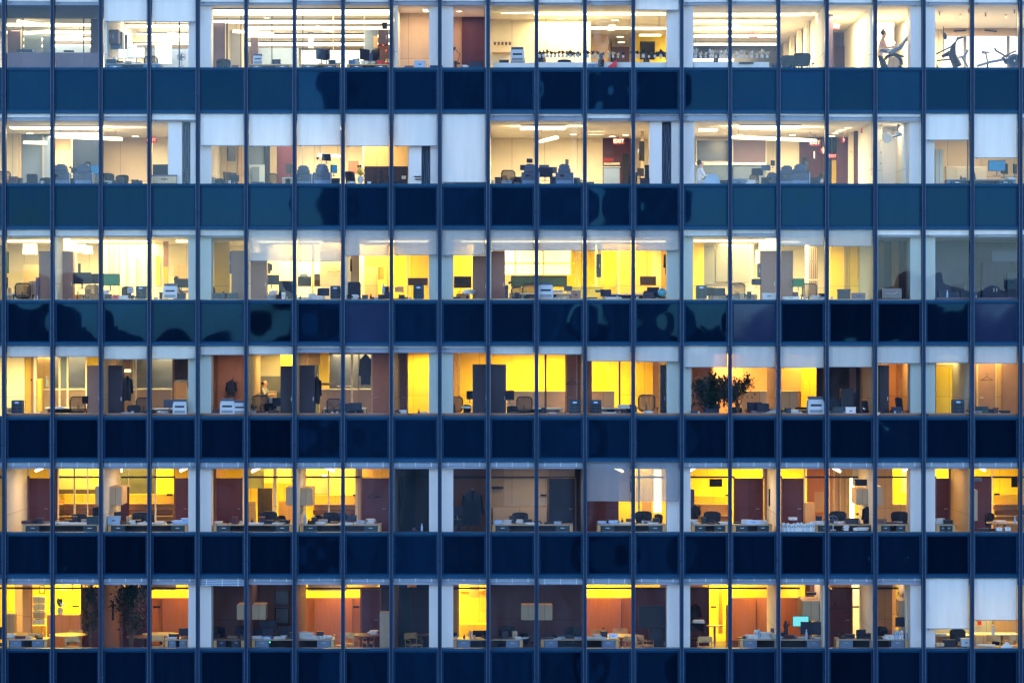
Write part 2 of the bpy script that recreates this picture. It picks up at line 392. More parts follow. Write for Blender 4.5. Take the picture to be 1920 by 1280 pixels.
# ------------------------------------------------------------------ ground and the dark skyline the facade mirrors
mb = MB(); mb.box(-900, 900, -1300, 300, -62, -60); g = mb.build('ground', 'slab'); g['kind'] = 'structure'
mat('city_dark', (.040, .085, .135), .9, var=.5, scale=.05)
mb = MB(); rs = random.Random(3)
x = -420
while x < 420:
    w_ = rs.uniform(9, 24); t = rs.uniform(-2, 8)
    if rs.random() < .3: t += rs.uniform(3, 9)
    mb.box(x, x+w_, -380-rs.uniform(0, 40), -360, -60, t)
    if rs.random() < .5: mb.box(x+w_*.3, x+w_*.6, -372, -362, t, t+rs.uniform(1, 3.5))
    x += w_
city = mb.build('city_skyline', 'city_dark'); city['kind'] = 'stuff'; city['label'] = 'dark distant skyline mirrored in the spandrel glass'; city['category'] = 'skyline'
mat('tower_face', (.22, .36, .50), .6, var=.45, scale=.16, stretch=(1, 1, .10))
mb = MB(); mb.box(-24, 9, -330, -300, -60, 62); mb.box(-24, -13, -329.5, -299.5, 62.01, 80); mb.box(12, 22, -345, -310, -60, 48); mb.box(-21, -17, -299.4, -296, -60, 55); mb.box(-6, -3, -299.4, -297, -60, 58); mb.box(3, 6, -299.4, -297, -60, 30)
tw = mb.build('mirrored_towers', 'tower_face'); tw['kind'] = 'stuff'; tw['label'] = 'blue office towers mirrored in the middle spandrels'; tw['category'] = 'skyline'
glow('city_glow', (1, .8, .65), 5)
mb = MB(); q = random.Random(8)
for i in range(26): a, c = q.uniform(-330, 330), q.uniform(-46, 1.5); mb.box(a, a+q.uniform(.4, .9), -359.5, -359, c, c+q.uniform(.3, .6))
cl = mb.build('city_lights', 'city_glow'); cl['kind'] = 'stuff'; cl['label'] = 'scattered distant city lights mirrored as tiny sparks'; cl['category'] = 'lights'
# ------------------------------------------------------------------ interior building pieces
WALLS = []
def bw(r, x0, x1, d, m, y0=None, y1=None, t=.1, n='partition_wall', parent=None):   # wall parallel to the facade
    q = 0
    while q < len(WALLS):                                # never two faces in one plane
        w_ = WALLS[q]
        if w_[0] == r and x0 < w_[2]-.01 and x1 > w_[1]+.01 and (abs(w_[3]-d) < .006 or abs(w_[3]+w_[4]-d-t) < .006): d -= .013; q = 0
        else: q += 1
    WALLS.append((r, x0, x1, d, t))
    za = CZ(r)-.004 if y0 is None else Z(y0, d); zb = FZ(r)+.002 if y1 is None else Z(y1, d)
    mb = MB(); mb.box(X(x0, d), X(x1, d), d, d+t, zb, za); return part(mb, n, m, parent)
def sw(r, px, d0, d1, m, t=.09, n='side_wall', side=0):                                # wall square to the facade
    mb = MB(); x = X(px); a, b = (x-t/2, x+t/2) if side == 0 else ((x, x+t) if side > 0 else (x-t, x))
    mb.box(a, b, d0, d1, FZ(r)+.002, CZ(r)-.004); return part(mb, n, m)
def post(r, x0, x1, d, m, y0=None, y1=None): return bw(r, x0, x1, d, m, y0, y1, .07, 'glazing_post')
def rail(r, x0, x1, d, h, m='charcoal', th=.06):
    mb = MB(); mb.box(X(x0, d), X(x1, d), d-.02, d+.09, FZ(r)+h-th/2, FZ(r)+h+th/2); return part(mb, 'door_head_rail', m)
def door(r, x0, x1, d, m, h=2.1, hx=.9, lab=None):
    mb = MB(); a, b = X(x0, d), X(x1, d); mb.box(a, b, d-.03, d+.03, FZ(r)+.01, FZ(r)+h-.035); o = part(mb, 'door', m)
    hb = MB(); hx_ = a+(b-a)*hx
    hb.tube([(hx_, d-.032, FZ(r)+1.05), (hx_, d-.08, FZ(r)+1.05), (hx_-.12*(1 if hx > .5 else -1), d-.08, FZ(r)+1.05)], .012, 6)
    part(hb, 'door_handle', 'metal', o)
    fr = MB(); fr.box(a-.05, a-.004, d-.04, d+.05, FZ(r)+.01, FZ(r)+h); fr.box(b+.004, b+.05, d-.04, d+.05, FZ(r)+.01, FZ(r)+h)
    part(fr, 'door_frame', 'wood_dark' if m in ('maroon', 'dark_blue') else 'tan', o)
    if lab: o['label'] = lab
    return o
def plaque(r, px, py, d, w_=.16, m='black'):
    mb = MB(); mb.box(X(px, d)-w_/2, X(px, d)+w_/2, d-.012, d-.001, Z(py, d)-.03, Z(py, d)+.03)
    o = mb.build('room_sign', m); tag(o, 'small dark room name plate on the wall', 'sign', r, px, 'room name plates'); return o
def zone(r, x0, x1, d0, d1, c, p, h=.08, fill=.5):       # one area lamp: a room's recessed luminaires, elsewhere an added fill
    ld = bpy.data.lights.new('room_or_fill_lamp', 'AREA'); o = bpy.data.objects.new('room_or_fill_lamp', ld); col().objects.link(o)
    ld.shape = 'RECTANGLE'; wx, wy = X(x1)-X(x0), d1-d0
    ld.size = wx*fill; ld.size_y = wy*fill; ld.energy = p*wx*wy*PWR[r]; ld.color = c
    o.location = ((X(x0)+X(x1))/2, (d0+d1)/2, CZ(r)-h)
PWR = {1: .145, 2: .135, 3: .16, 4: .175, 5: .185, 6: .195}
WH, CR, YL, YS, OR, AM = (1, .84, .62), (1, .76, .42), (1, .74, .26), (1, .63, .05), (1, .48, .12), (1, .64, .38)

# ------------------------------------------------------------------ blinds
def blind(r, k, yb, m='blind', style=None):
    x0, x1 = X(MX(k))+.068, X(MX(k+1))-.068; zt = Z(ytop(r))+.03; z0 = Z(yb, .08)
    o = root('roller_blind', {'blind': 'white roller blind', 'sheer': 'translucent white roller blind', 'sheer_light': 'pale grey roller blind', 'sheer_open': 'see through grey roller blind'}[m]+' '+
             ('rolled almost fully up' if yb-ytop(r) < 20 else 'lowered to the sill' if ybot(r)-yb < 8 else 'pulled partly down' if yb-ytop(r) < 70 else 'pulled well down'),
             'roller blind', ((x0+x1)/2, .08, zt), r, MX(k)+45, 'roller blinds in the windows')
    rb = random.Random(r*40+k); z0 += rb.uniform(-.012, .012); tl = rb.uniform(-.006, .006)
    f = sheet(x0+.01, x1-.01, z0+.02, zt-.05, .08, r*77+k, .013, .002); f.build('fabric', m, o)
    c = MB(); c.tube([(x1-.03, .07, zt-.04), (x1-.03+rb.uniform(-.01, .01), .068, Z(ybot(r))+.25)], .004, 4); c.build('pull_chain', 'mid_grey', o)
    t = MB(); t.tube([(x0, .085, zt-.02), (x1, .085, zt-.02)], .028, 8); t.build('roller_tube', 'machine_white', o)
    b = MB(); b.rbox(((x0+x1)/2, .081, z0+.011), (x1-x0-.02, .018, .022), 0, 0, tl); b.build('hem_bar', 'mid_grey', o)
    p = MB(); p.box(x0+.10, x0+.13, .07, .084, z0-.03, z0-.002); p.build('pull_tab', 'charcoal', o)
    return o
def venetian(r, k, y0, y1, sl=0.0):
    x0, x1 = X(MX(k))+.072, X(MX(k+1))-.072; za, zb = Z(y0, .06), Z(y1, .06)
    o = root('venetian_blind', 'raised venetian blind stacked at the window head', 'blind', ((x0+x1)/2, .07, za), r, MX(k)+45, 'raised venetian blinds')
    f = MB(); n = 4
    for i in range(n):
        z = za+(zb-za)*(i+.5)/n; h = abs(za-zb)/n*.38
        f.rbox(((x0+x1)/2, .07, z), (x1-x0, .05, h*1.6), 0, 0, sl)
    f.build('slat_stack', 'pale_blue', o)
    h = MB(); h.box(x0, x1, .045, .10, za+.004, za+.03); h.build('head_rail', 'blue_grey', o)
    for q in (.14, .5, .86):
        c = MB(); xx = x0+(x1-x0)*q; c.box(xx-.012, xx+.012, .03, .044, zb-.01, za+.02); c.build('ladder_clip', 'paper', o)

# ------------------------------------------------------------------ light fittings
def tube(r, x0, x1, d, drop=.03, w_=.14, th=.06, g='lamp_warm', what='long bright linear ceiling light'):
    z = CZ(r)-drop; xa, xb = X(x0, d), X(x1, d)
    o = root('ceiling_light', what, 'ceiling light', ((xa+xb)/2, d, z), r, (x0+x1)/2, 'linear ceiling lights')
    h = MB(); h.box(xa, xb, d-w_/2, d+w_/2, z-.02, z-.002); h.build('housing', 'machine_white', o)
    f = MB(); f.box(xa+.01, xb-.01, d-w_/2+.01, d+w_/2-.01, z-.02-th, z-.022); f.build('diffuser', g, o)
    if drop > .1:
        for q in (.08, .92):
            c = MB(); c.tube([(xa+(xb-xa)*q, d, z), (xa+(xb-xa)*q, d, CZ(r))], .006, 5); c.build('hanging_wire', 'charcoal', o)
def uplight(r, px, d, p, c=(1, .80, .42), w_=1.4):         # the upward half of a suspended fitting
    ld = bpy.data.lights.new('uplight', 'AREA'); o = bpy.data.objects.new('uplight', ld); col().objects.link(o)
    ld.shape = 'RECTANGLE'; ld.size = w_; ld.size_y = .12; ld.energy = p; ld.color = c
    o.location = (X(px, d), d, CZ(r)-.26); o.rotation_euler = (PI, 0, 0)
def pendant(r, px, py, d, L=1.2, g='lamp_warm', ang=0.0, what='slim pendant tube light seen end on'):
    x, z = X(px, d), Z(py, d); o = root('pendant_light', what, 'pendant light', (x, d, z), r, px, 'pendant tube lights')
    dz = 0
    if r >= 5: L = .5; dz = .07*(1 if ang > 0 else -1); ang = .6*(1 if ang > 0 else -1)
    a, b = Vector((x-abs(math.sin(ang))*L/2, d-math.cos(ang)*L/2, z-dz)), Vector((x+abs(math.sin(ang))*L/2, d+math.cos(ang)*L/2, z+dz))
    if r < 5: a, b = Vector((x-math.sin(ang)*L/2, d-math.cos(ang)*L/2, z)), Vector((x+math.sin(ang)*L/2, d+math.cos(ang)*L/2, z))
    f = MB(); f.tube([a, b], .045, 8); f.build('lamp_tube', g, o)
    h = MB(); h.tube([a+Vector((0, 0, .05)), b+Vector((0, 0, .05))], .02, 6); h.build('housing', 'machine_white', o)
    c = MB()
    for q in (a, b): c.tube([q*.85+(a+b)*.075+Vector((0, 0, .05)), (q.x*.85+(a.x+b.x)*.075, q.y*.85+(a.y+b.y)*.075, CZ(r))], .006, 5)
    c.build('hanging_wire', 'charcoal', o)
def downlight(r, px, d, rad=.09, g='lamp_warm'):
    x = X(px, d); z = CZ(r); o = root('downlight', 'small round recessed downlight in the ceiling', 'downlight', (x, d, z), r, px, 'recessed downlights')
    a = MB(); a.tube([(x, d, z-.012), (x, d, z-.001)], rad*1.25, 14); a.build('trim_ring', 'machine_white', o)
    b = MB(); b.tube([(x, d, z-.02), (x, d, z-.013)], rad, 14); b.build('lens', g, o)
def shade(r, px, py, d, w_=.3, h=.32):
    x, z = X(px, d), Z(py, d); o = root('pendant_lamp', 'square glowing fabric pendant lamp', 'pendant lamp', (x, d, z), r, px, 'square pendant lamps')
    a = MB(); a.prism([(x-w_/2, z-h/2), (x+w_/2, z-h/2), (x+w_*.46, z+h/2), (x-w_*.46, z+h/2)], d-w_/2, d+w_/2); a.build('lamp_shade', 'shade_glow', o)
    b = MB(); b.tube([(x, d, z+h/2), (x, d, CZ(r))], .01, 5); b.build('lamp_cord', 'charcoal', o)
def exit_sign(r, px, py, d, w_=.36, rz=0.0, text=True):
    x, z = X(px, d), Z(py, d); o = root('exit_sign', 'glowing red exit sign below the ceiling', 'exit sign', (x, d, z), r, px, 'red exit signs', False)
    o.rotation_euler = (0, 0, rz)
    a = MB(); a.box(-w_/2, w_/2, -.03, .03, -w_*.27, w_*.27); a.build('sign_box', 'exit_ground', o)
    m = MB(); m.tube([(0, 0, w_*.27), (0, 0, CZ(r)-z)], .012, 5); m.build('sign_stem', 'metal', o)
    c = bpy.data.curves.new('lettering', 'FONT'); c.body = 'EXIT'; c.size = w_*.46; c.align_x = 'CENTER'; c.align_y = 'CENTER'
    c.extrude = .006; t0 = bpy.data.objects.new('text', c); col().objects.link(t0)
    me = bpy.data.meshes.new_from_object(t0.evaluated_get(bpy.context.evaluated_depsgraph_get())); bpy.data.objects.remove(t0)
    me.materials.clear(); me.materials.append(MATS['exit_red']); t = bpy.data.objects.new('lettering', me); col().objects.link(t)
    t.parent = o; t.location = (0, -.04, 0); t.rotation_euler = (PI/2, 0, 0)

# ------------------------------------------------------------------ furniture built once, then copied
PROTO = {}
def proto(key, name):
    o = bpy.data.objects.new(name, None); col().objects.link(o); PROTO[key] = [o, False]; KIDS[o.name] = []; return o
def kid(mb, name, m, parent):
    o = mb.build(name, m); o.parent = parent; KIDS.setdefault(parent.name, []).append(o); KIDS.setdefault(o.name, []); return o
def put(key, desc, cat, r, px, d, h=0.0, rz=0.0, sc=1.0, group=None):
    o, used = PROTO[key]
    if used: o = copy_tree(o)
    PROTO[key][1] = True
    o.location = (X(px, d), d, FZ(r)+h); o.rotation_euler = (0, 0, math.radians(rz))
    o.scale = (sc, sc, sc) if not isinstance(sc, tuple) else sc
    return tag(o, desc, cat, r, px, group)
def base5(o):
    b = MB()
    for k in range(5):
        a = 2*PI*k/5+.3; b.tube([(0, 0, .09), (.28*math.cos(a), .28*math.sin(a), .07)], [.025, .016], 6)
    kid(b, 'star_base', 'charcoal', o)
    g = MB(); g.tube([(0, 0, .09), (0, 0, .42)], .028, 8); kid(g, 'gas_lift', 'metal', o)
    for k in range(5):
        a = 2*PI*k/5+.3; c = MB(); x, y = .28*math.cos(a), .28*math.sin(a); c.tube([(x-.015, y, .03), (x+.015, y, .03)], .03, 8); kid(c, 'caster', 'black', o)
def arms(o, m='mesh_frame'):
    for sx in (-1, 1):
        a = MB(); a.tube([(sx*.24, .05, .45), (sx*.30, .05, .5), (sx*.30, .05, .68)], .016, 6); a.rbox((sx*.30, 0, .69), (.06, .26, .03)); kid(a, 'armrest', m, o)
def bendy(x, z): return -.10*(1-(x/.26)**2)*.6+.0
for key, m_seat in (('mesh', 'black'), ('task', 'black'), ('high', 'charcoal')):
    o = proto(key, 'office_chair'); base5(o); arms(o)
    s_ = MB(); s_.prism(rr(-.25, .25, -.24, .24, .1), 0, .07); s_.v = [(x, z, y+.43) for x, y, z in s_.v]; kid(s_, 'seat', m_seat, o)
    sp = MB(); sp.tube([(0, .2, .42), (0, .31, .5), (0, .30, .8)], .025, 6); kid(sp, 'back_support', 'mesh_frame', o)
    if key == 'mesh':
        t = rr(-.235, .235, .60, 1.06, .11); fr = MB()
        loop = [(x, .25+.05*(x/.24)**2*-1, z) for x, z in t]; fr.tube(loop+[loop[0], loop[1]], .020, 6); kid(fr, 'back_frame', 'mesh_frame', o)
        wb = MB(); wb.prism(rr(-.225, .225, .61, 1.05, .10), .244, .252, lambda x, z: -.05*(x/.24)**2); kid(wb, 'mesh_back', 'mesh_web', o)
    elif key == 'task':
        wb = MB(); wb.prism([(-.17, .62), (.17, .62), (.22, .68), (.255, .82), (.26, .93), (.23, .995), (.15, 1.02), (0, 1.03), (-.15, 1.02), (-.23, .995), (-.26, .93), (-.255, .82), (-.22, .68)], .22, .27, lambda x, z: -.06*(x/.26)**2)
        kid(wb, 'backrest', 'black', o)
    else:
        wb = MB(); wb.prism(rr(-.23, .23, .56, 1.16, .07), .22, .28, lambda x, z: -.05*(x/.24)**2+.12*(z-.8)); kid(wb, 'backrest', 'charcoal', o)
def chair(r, px, d=2.0, kind='mesh', rz=0, sc=1.0, h=0, desc=None):
    put(kind, desc or {'mesh': 'black framed mesh back office chair', 'task': 'black office chair with rounded solid back', 'high': 'dark grey high back office chair',
        'side': 'wooden visitor chair with slatless curved back', 'sideblack': 'black visitor chair with square back'}[kind], 'chair', r, px, d, h, rz, sc,
        {'mesh': 'mesh back office chairs', 'task': 'black office chairs', 'high': 'high back office chairs'}.get(kind, 'visitor chairs'))
for key, m in (('side', 'wood_warm'), ('sideblack', 'black')):
    o = proto(key, 'visitor_chair')
    for sx in (-1, 1):
        l = MB(); l.tube([(sx*.23, -.22, 0), (sx*.22, -.2, .44)], .018, 6); kid(l, 'leg', m, o)
        l = MB(); l.tube([(sx*.22, .24, 0), (sx*.21, .2, .44), (sx*.23, .26, .84)], .018, 6); kid(l, 'leg', m, o)
        a = MB(); a.tube([(sx*.23, -.2, .44), (sx*.25, -.2, .64), (sx*.25, .22, .66)], .016, 6); kid(a, 'armrest', m, o)
    s_ = MB(); s_.box(-.23, .23, -.22, .22, .44, .49); kid(s_, 'seat', m, o)
    b = MB(); b.prism(rr(-.25, .25, .66, .86, .04), .22, .25, lambda x, z: .06*(1-(x/.25)**2)); kid(b, 'backrest', m, o)

o = proto('printer', 'desktop_printer')               # dark upright printer with paper slots and a pale label
b = MB(); b.box(-.16, .16, -.14, .2, .02, .40); b.box(-.14, .14, -.12, .18, 0, .02); b.box(-.15, .15, -.12, .18, .40, .42); kid(b, 'body', 'teal_grey', o)
for z in (.06, .15, .24):
    t = MB(); t.box(-.14, .14, -.16, -.142, z, z+.06); kid(t, 'paper_tray', 'black', o)
    h = MB(); h.box(-.04, .04, -.17, -.162, z+.035, z+.045); kid(h, 'tray_handle', 'machine_grey', o)
l = MB(); l.box(-.06, .05, -.145, -.141, .33, .37); kid(l, 'control_panel', 'paper_blue', o)
o = proto('laser', 'laser_printer')                   # white office printer
b = MB(); b.box(-.19, .19, -.18, .2, .02, .30); b.prism([(-.19, .302), (.19, .302), (.17, .36), (-.17, .36)], -.1, .2); kid(b, 'body', 'machine_white', o)
t = MB(); t.box(-.15, .15, -.2, -.182, .05, .12); kid(t, 'paper_tray', 'mid_grey', o)
t = MB(); t.box(-.13, .13, -.19, -.181, .20, .25); kid(t, 'output_slot', 'charcoal', o)
t = MB(); t.box(-.17, .17, -.12, .18, .38, .43); t.box(-.15, .15, -.1, .16, .361, .379); kid(t, 'scanner_lid', 'machine_grey', o)
o = proto('copier', 'office_copier')                  # tall grey copier on a base
b = MB(); b.box(-.28, .28, -.25, .25, .03, .92); kid(b, 'body', 'machine_grey', o)
for z in (.10, .30, .50):
    t = MB(); t.box(-.25, .25, -.265, -.252, z, z+.17); kid(t, 'paper_tray', 'blue_grey', o)
t = MB(); t.box(.282, .30, -.24, .24, .1, .92); kid(t, 'side_panel', 'machine_white', o)
t = MB(); t.box(-.2, .2, -.2, .24, .94, 1.05); t.box(-.17, .17, -.18, .22, 1.052, 1.15); t.prism([(-.15, 1.152), (.15, 1.152), (.1, 1.2), (-.1, 1.2)], -.1, .2); kid(t, 'scanner_unit', 'machine_grey', o)
t = MB(); t.rbox((-.08, -.265, .82), (.14, .02, .07)); kid(t, 'control_panel', 'black_gloss', o)
for key, g in (('mon', 'charcoal'), ('mon_white', 'screen_white'), ('mon_blue', 'screen_blue'), ('mon_cyan', 'screen_cyan'), ('mon_green', 'screen_green'), ('mon_pale', 'machine_grey')):
    o = proto(key, 'computer_monitor')
    b = MB(); b.box(-.27, .27, -.02, .02, .14, .48); kid(b, 'casing', 'machine_grey' if key == 'mon_pale' else 'black', o)
    sc_ = MB(); sc_.box(-.255, .255, -.026, -.021, .155, .465); kid(sc_, 'screen' if g.startswith('screen') else 'back_cover', g, o)
    st = MB(); st.tube([(0, .01, .01), (0, .01, .2)], .022, 6); st.box(-.12, .12, -.08, .1, 0, .012); kid(st, 'stand', 'mid_grey', o)
def mon(r, px, d=1.2, h=.74, key='mon', rz=0, sc=1.0):
    put(key, {'mon': 'dark computer monitor seen from behind', 'mon_white': 'computer monitor with bright white screen', 'mon_blue': 'computer monitor with blue screen',
        'mon_cyan': 'computer monitor with pale cyan screen', 'mon_green': 'computer monitor with green screen', 'mon_pale': 'grey computer monitor seen from behind'}[key],
        'monitor', r, px, d, h, rz, sc, 'computer monitors')
def printer(r, px, d=.35, h=.57, kind='printer', sc=1.0, rz=0):
    put(kind, {'printer': 'dark upright desktop printer with paper slots', 'laser': 'white office printer on the ledge', 'copier': 'tall grey office copier'}[kind],
        {'copier': 'copier'}.get(kind, 'printer'), r, px, d, h, rz, sc, {'copier': 'grey office copiers', 'laser': 'white printers', 'printer': 'dark desktop printers'}[kind])
o = proto('phone', 'desk_phone')
b = MB(); b.rbox((0, 0, .04), (.2, .2, .04), 0, .25); kid(b, 'body', 'charcoal', o)
b = MB(); b.tube([(-.07, -.08, .08), (-.07, .08, .12)], .022, 6); kid(b, 'handset', 'black', o)
o = proto('bottle', 'water_bottle')
b = MB(); b.tube([(0, 0, 0), (0, 0, .15), (0, 0, .19), (0, 0, .21)], [.035, .035, .014, .014], 10); kid(b, 'body', 'pale_blue', o)
b = MB(); b.tube([(0, 0, .212), (0, 0, .235)], .017, 8); kid(b, 'cap', 'paper', o)
o = proto('lampd', 'desk_lamp')
b = MB(); b.tube([(0, 0, 0), (0, 0, .02)], .08, 12); kid(b, 'base', 'charcoal', o)
b = MB(); b.tube([(0, 0, .02), (.08, 0, .25), (-.08, 0, .42)], .01, 6); kid(b, 'arm', 'charcoal', o)
b = MB(); b.tube([(-.04, 0, .44), (-.14, 0, .38)], [.02, .06], 10); kid(b, 'lamp_head', 'charcoal', o)
o = proto('fan', 'desk_fan')
b = MB(); b.tube([(0, 0, 0), (0, 0, .02)], .09, 12); b.tube([(0, 0, .02), (0, 0, .2)], .015, 6); kid(b, 'stand', 'machine_white', o)
b = MB(); t = [(.13*math.cos(2*PI*i/16), 0, .3+.13*math.sin(2*PI*i/16)) for i in range(18)]; b.tube(t, .01, 5)
for k in range(6): b.tube([(0, -.03, .3), t[int(k*16/6)]], .004, 4)
kid(b, 'guard', 'mid_grey', o)
b = MB()
for k in range(4): a = PI/2*k; b.rbox((.055*math.cos(a), 0, .3+.055*math.sin(a)), (.09, .01, .05), 0, .3, -a)
kid(b, 'blades', 'machine_grey', o)
def small(r, px, key, d=.9, h=.74, rz=0, sc=1.0):
    nm = {'phone': ('black desk phone', 'phone'), 'bottle': ('clear plastic water bottle', 'bottle'), 'lampd': ('dark jointed desk lamp', 'lamp'), 'fan': ('white desk fan', 'fan')}[key]
    put(key, nm[0], nm[1], r, px, d, h, rz, sc)

# ------------------------------------------------------------------ furniture drawn to measure
def desk(r, x0, x1, d=.7, dep=.8, h=.74, top='wood_pale', ped='teal_grey', side='wood_warm', left=True, right=True, what='wood topped desk with grey drawer units facing the window'):
    a, b = X(x0, d), X(x1, d); f = FZ(r)
    o = root('office_desk', what, 'desk', ((a+b)/2, d+dep/2, f), r, (x0+x1)/2, 'office desks')
    t = MB(); t.box(a, b, d, d+dep, f+h-.035, f+h); t.build('desk_top', top, o)
    wd = b-a; pw = min(.42, wd*.28)
    for ok, xa in ((left, a+.12), (right, b-.12-pw)):
        if not ok: continue
        p = MB(); p.box(xa, xa+pw, d+.05, d+dep-.05, f+.03, f+h-.04); q = p.build('drawer_unit', ped, o)
        for i in range(3):
            s_ = MB(); s_.box(xa+.01, xa+pw-.01, d+.035, d+.048, f+.05+i*.21, f+.24+i*.21); s_.build('drawer_front', ped, q)
            s_ = MB(); s_.box(xa+pw*.35, xa+pw*.65, d+.02, d+.034, f+.20+i*.21, f+.215+i*.21); s_.build('drawer_pull', 'metal', q)
    for xa in (a, b-.1):
        p = MB(); p.box(xa, xa+.1, d+.02, d+dep-.02, f, f+h-.037); p.build('end_panel', side, o)
    m = MB(); m.box(a+.1, b-.1, d+dep-.09, d+dep-.06, f+.2, f+h-.04); m.build('modesty_panel', 'charcoal', o)
    return o
def cab(r, x0, x1, y0, d=.9, dep=.5, m='brown_cab', y1=None, n=2, what='tall brown storage cupboard', cat='cupboard', name='storage_cupboard', group='storage cupboards', face='f'):
    a, b = X(x0, d), X(x1, d); f = FZ(r) if y1 is None else Z(y1, d); zt = Z(y0, d)
    o = root(name, what, cat, ((a+b)/2, d+dep/2, f), r, (x0+x1)/2, group)
    c = MB(); c.box(a, b, d, d+dep, f+.004, zt); c.build('carcass', m, o)
    for i in range(n):
        u, v = a+(b-a)*i/n+.006, a+(b-a)*(i+1)/n-.006
        p = MB(); p.box(u, v, d-.02, d-.002, f+.03, zt-.02); q = p.build('cupboard_door', m, o)
        hx = v-.04 if i % 2 == 0 else u+.04; hz = f+min(1.1, (zt-f)*.5)
        g = MB(); g.box(hx-.006, hx+.006, d-.04, d-.022, hz-.06, hz+.06); g.build('pull_handle', 'metal', q)
    return o
def overhead(r, px, y0, y1, side, d=1.6, dep=1.5, wid=.36, m='tan', what='overhead wooden cabinet fixed to the side wall'):   # hangs from a side wall at photograph x px
    x = X(px); a, b = (x+.047, x+.047+wid) if side > 0 else (x-.047-wid, x-.047)
    o = root('overhead_cabinet', what, 'cabinet', ((a+b)/2, d, Z(y1, d)), r, px+side*12, 'overhead cabinets')
    c = MB(); c.box(a, b, d, d+dep, Z(y1, d), Z(y0, d)); c.build('carcass', m, o)
    xf = b if side > 0 else a
    for i in range(3):
        p = MB(); u = d+dep*i/3+.01; p.box(xf+side*.003, xf+side*.02, u, u+dep/3-.02, Z(y1, d)+.01, Z(y0, d)-.01); p.build('cabinet_door', m, o)
    return o
def counter(r, x0, x1, y0, d, m='wood_warm', top='cream', dep=.6, h=None, what='long low storage counter', shelves=1):
    a, b = X(x0, d), X(x1, d); f = FZ(r); zt = Z(y0, d)
    o = root('storage_counter', what, 'counter', ((a+b)/2, d+dep/2, f), r, (x0+x1)/2, 'low storage counters')
    c = MB(); c.box(a, b, d, d+dep, f, zt-.04); c.build('carcass', m, o)
    t = MB(); t.box(a-.03, b+.03, d-.04, d+dep, zt-.038, zt); t.build('counter_top', top, o)
    n = max(1, int((b-a)/.8))
    for i in range(n):
        p = MB(); p.box(a+(b-a)*i/n+.008, a+(b-a)*(i+1)/n-.008, d-.02, d-.002, f+.06, zt-.06); p.build('door_front', m, o)
def cubicle(r, x0, x1, y0, y1, d, m='cream', what='cubicle with bright upper panel and wooden shelf'):   # work bay seen over its low wall
    a, b = X(x0, d), X(x1, d); f = FZ(r)
    o = root('cubicle_bay', what, 'cubicle', ((a+b)/2, d, f), r, (x0+x1)/2, 'cubicle bays')
    p = MB(); p.box(a, b, d, d+.06, Z(y1, d), Z(y0, d)); p.build('upper_panel', m, o)
    q = MB(); q.box(a, b, d, d+.05, f, Z(y1, d)-.003); q.build('lower_panel', 'wood_warm', o)
    s_ = MB(); s_.box(a, b, d-.35, d-.002, Z(y1, d)-.05, Z(y1, d)-.01); s_.build('shelf', 'wood_warm', o)
    s_ = MB(); s_.box(a, b, d-.3, d-.003, Z(y1, d)-.37, Z(y1, d)-.22); s_.build('open_shelf', 'wood_dark', o)
    s_ = MB(); s_.box(a, b, d-.7, d-.004, f+.72, f+.75); s_.build('worktop', 'wood_pale', o)
def stack(r, px, d=.5, h=.57, n=4, w_=.28, m='paper', what='loose stack of white papers', seed=1):
    rs = random.Random(seed+int(px)); x, z = X(px, d), FZ(r)+h
    b = MB()
    for i in range(n): b.rbox((x+rs.uniform(-.03, .03), d+.15+rs.uniform(-.03, .03), z+.012+i*.024), (w_*rs.uniform(.8, 1.05), .24, .02), rs.uniform(-.4, .4))
    o = b.build('paper_stack', m, None, (x, d, z)); o.location = (x, d, z); tag(o, what, 'papers', r, px, 'stacks of papers')
def boxy(r, px, d, h, w_, ht, m='paper', what='white cardboard box on the ledge', cat='box', name='storage_box', dep=.28, rz=0, lid=None):
    x, z = X(px, d), FZ(r)+h; o = root(name, what, cat, (x, d+dep/2, z), r, px, None, False); o.rotation_euler = (0, 0, rz)
    b = MB(); b.box(-w_/2, w_/2, -dep/2, dep/2, 0, ht*.8); b.build('box_body', m, o)
    l = MB(); l.box(-w_/2-.008, w_/2+.008, -dep/2-.008, dep/2+.008, ht*.8+.002, ht); l.build('lid', lid or m, o)
    g = MB(); g.box(-w_*.14, w_*.14, -dep/2-.006, -dep/2-.001, ht*.42, ht*.54); g.build('hand_hole', 'charcoal', o)
def binders(r, x0, x1, d=.16, h=.0, m='paper', base=None):
    z = Z(ybot(r)) if base is None else FZ(r)+base; x = X(x0, d); rs = random.Random(int(x0)); i = 0
    while x < X(x1, d)-.03:
        t = rs.uniform(.045, .075); ht = rs.uniform(.24, .30); mm = rs.choice([m, m, 'pale_blue', 'machine_white', m])
        b = MB(); b.rbox((0, 0, ht/2), (t-.008, .2, ht), 0, 0, rs.choice([0, 0, 0, .08])); o = b.build('ring_binder', mm); o.location = (x+t/2, d+.11, z+.002)
        l = MB(); l.box(-t*.25, t*.25, -.104, -.101, ht*.5, ht*.75); lb = l.build('spine_label', 'mid_grey', o)
        tag(o, f'{"white" if mm == "paper" else "pale blue" if mm == "pale_blue" else "off white"} ring binder standing in a row', 'binder', r, (x/S+960), 'ring binders on the sill'); x += t
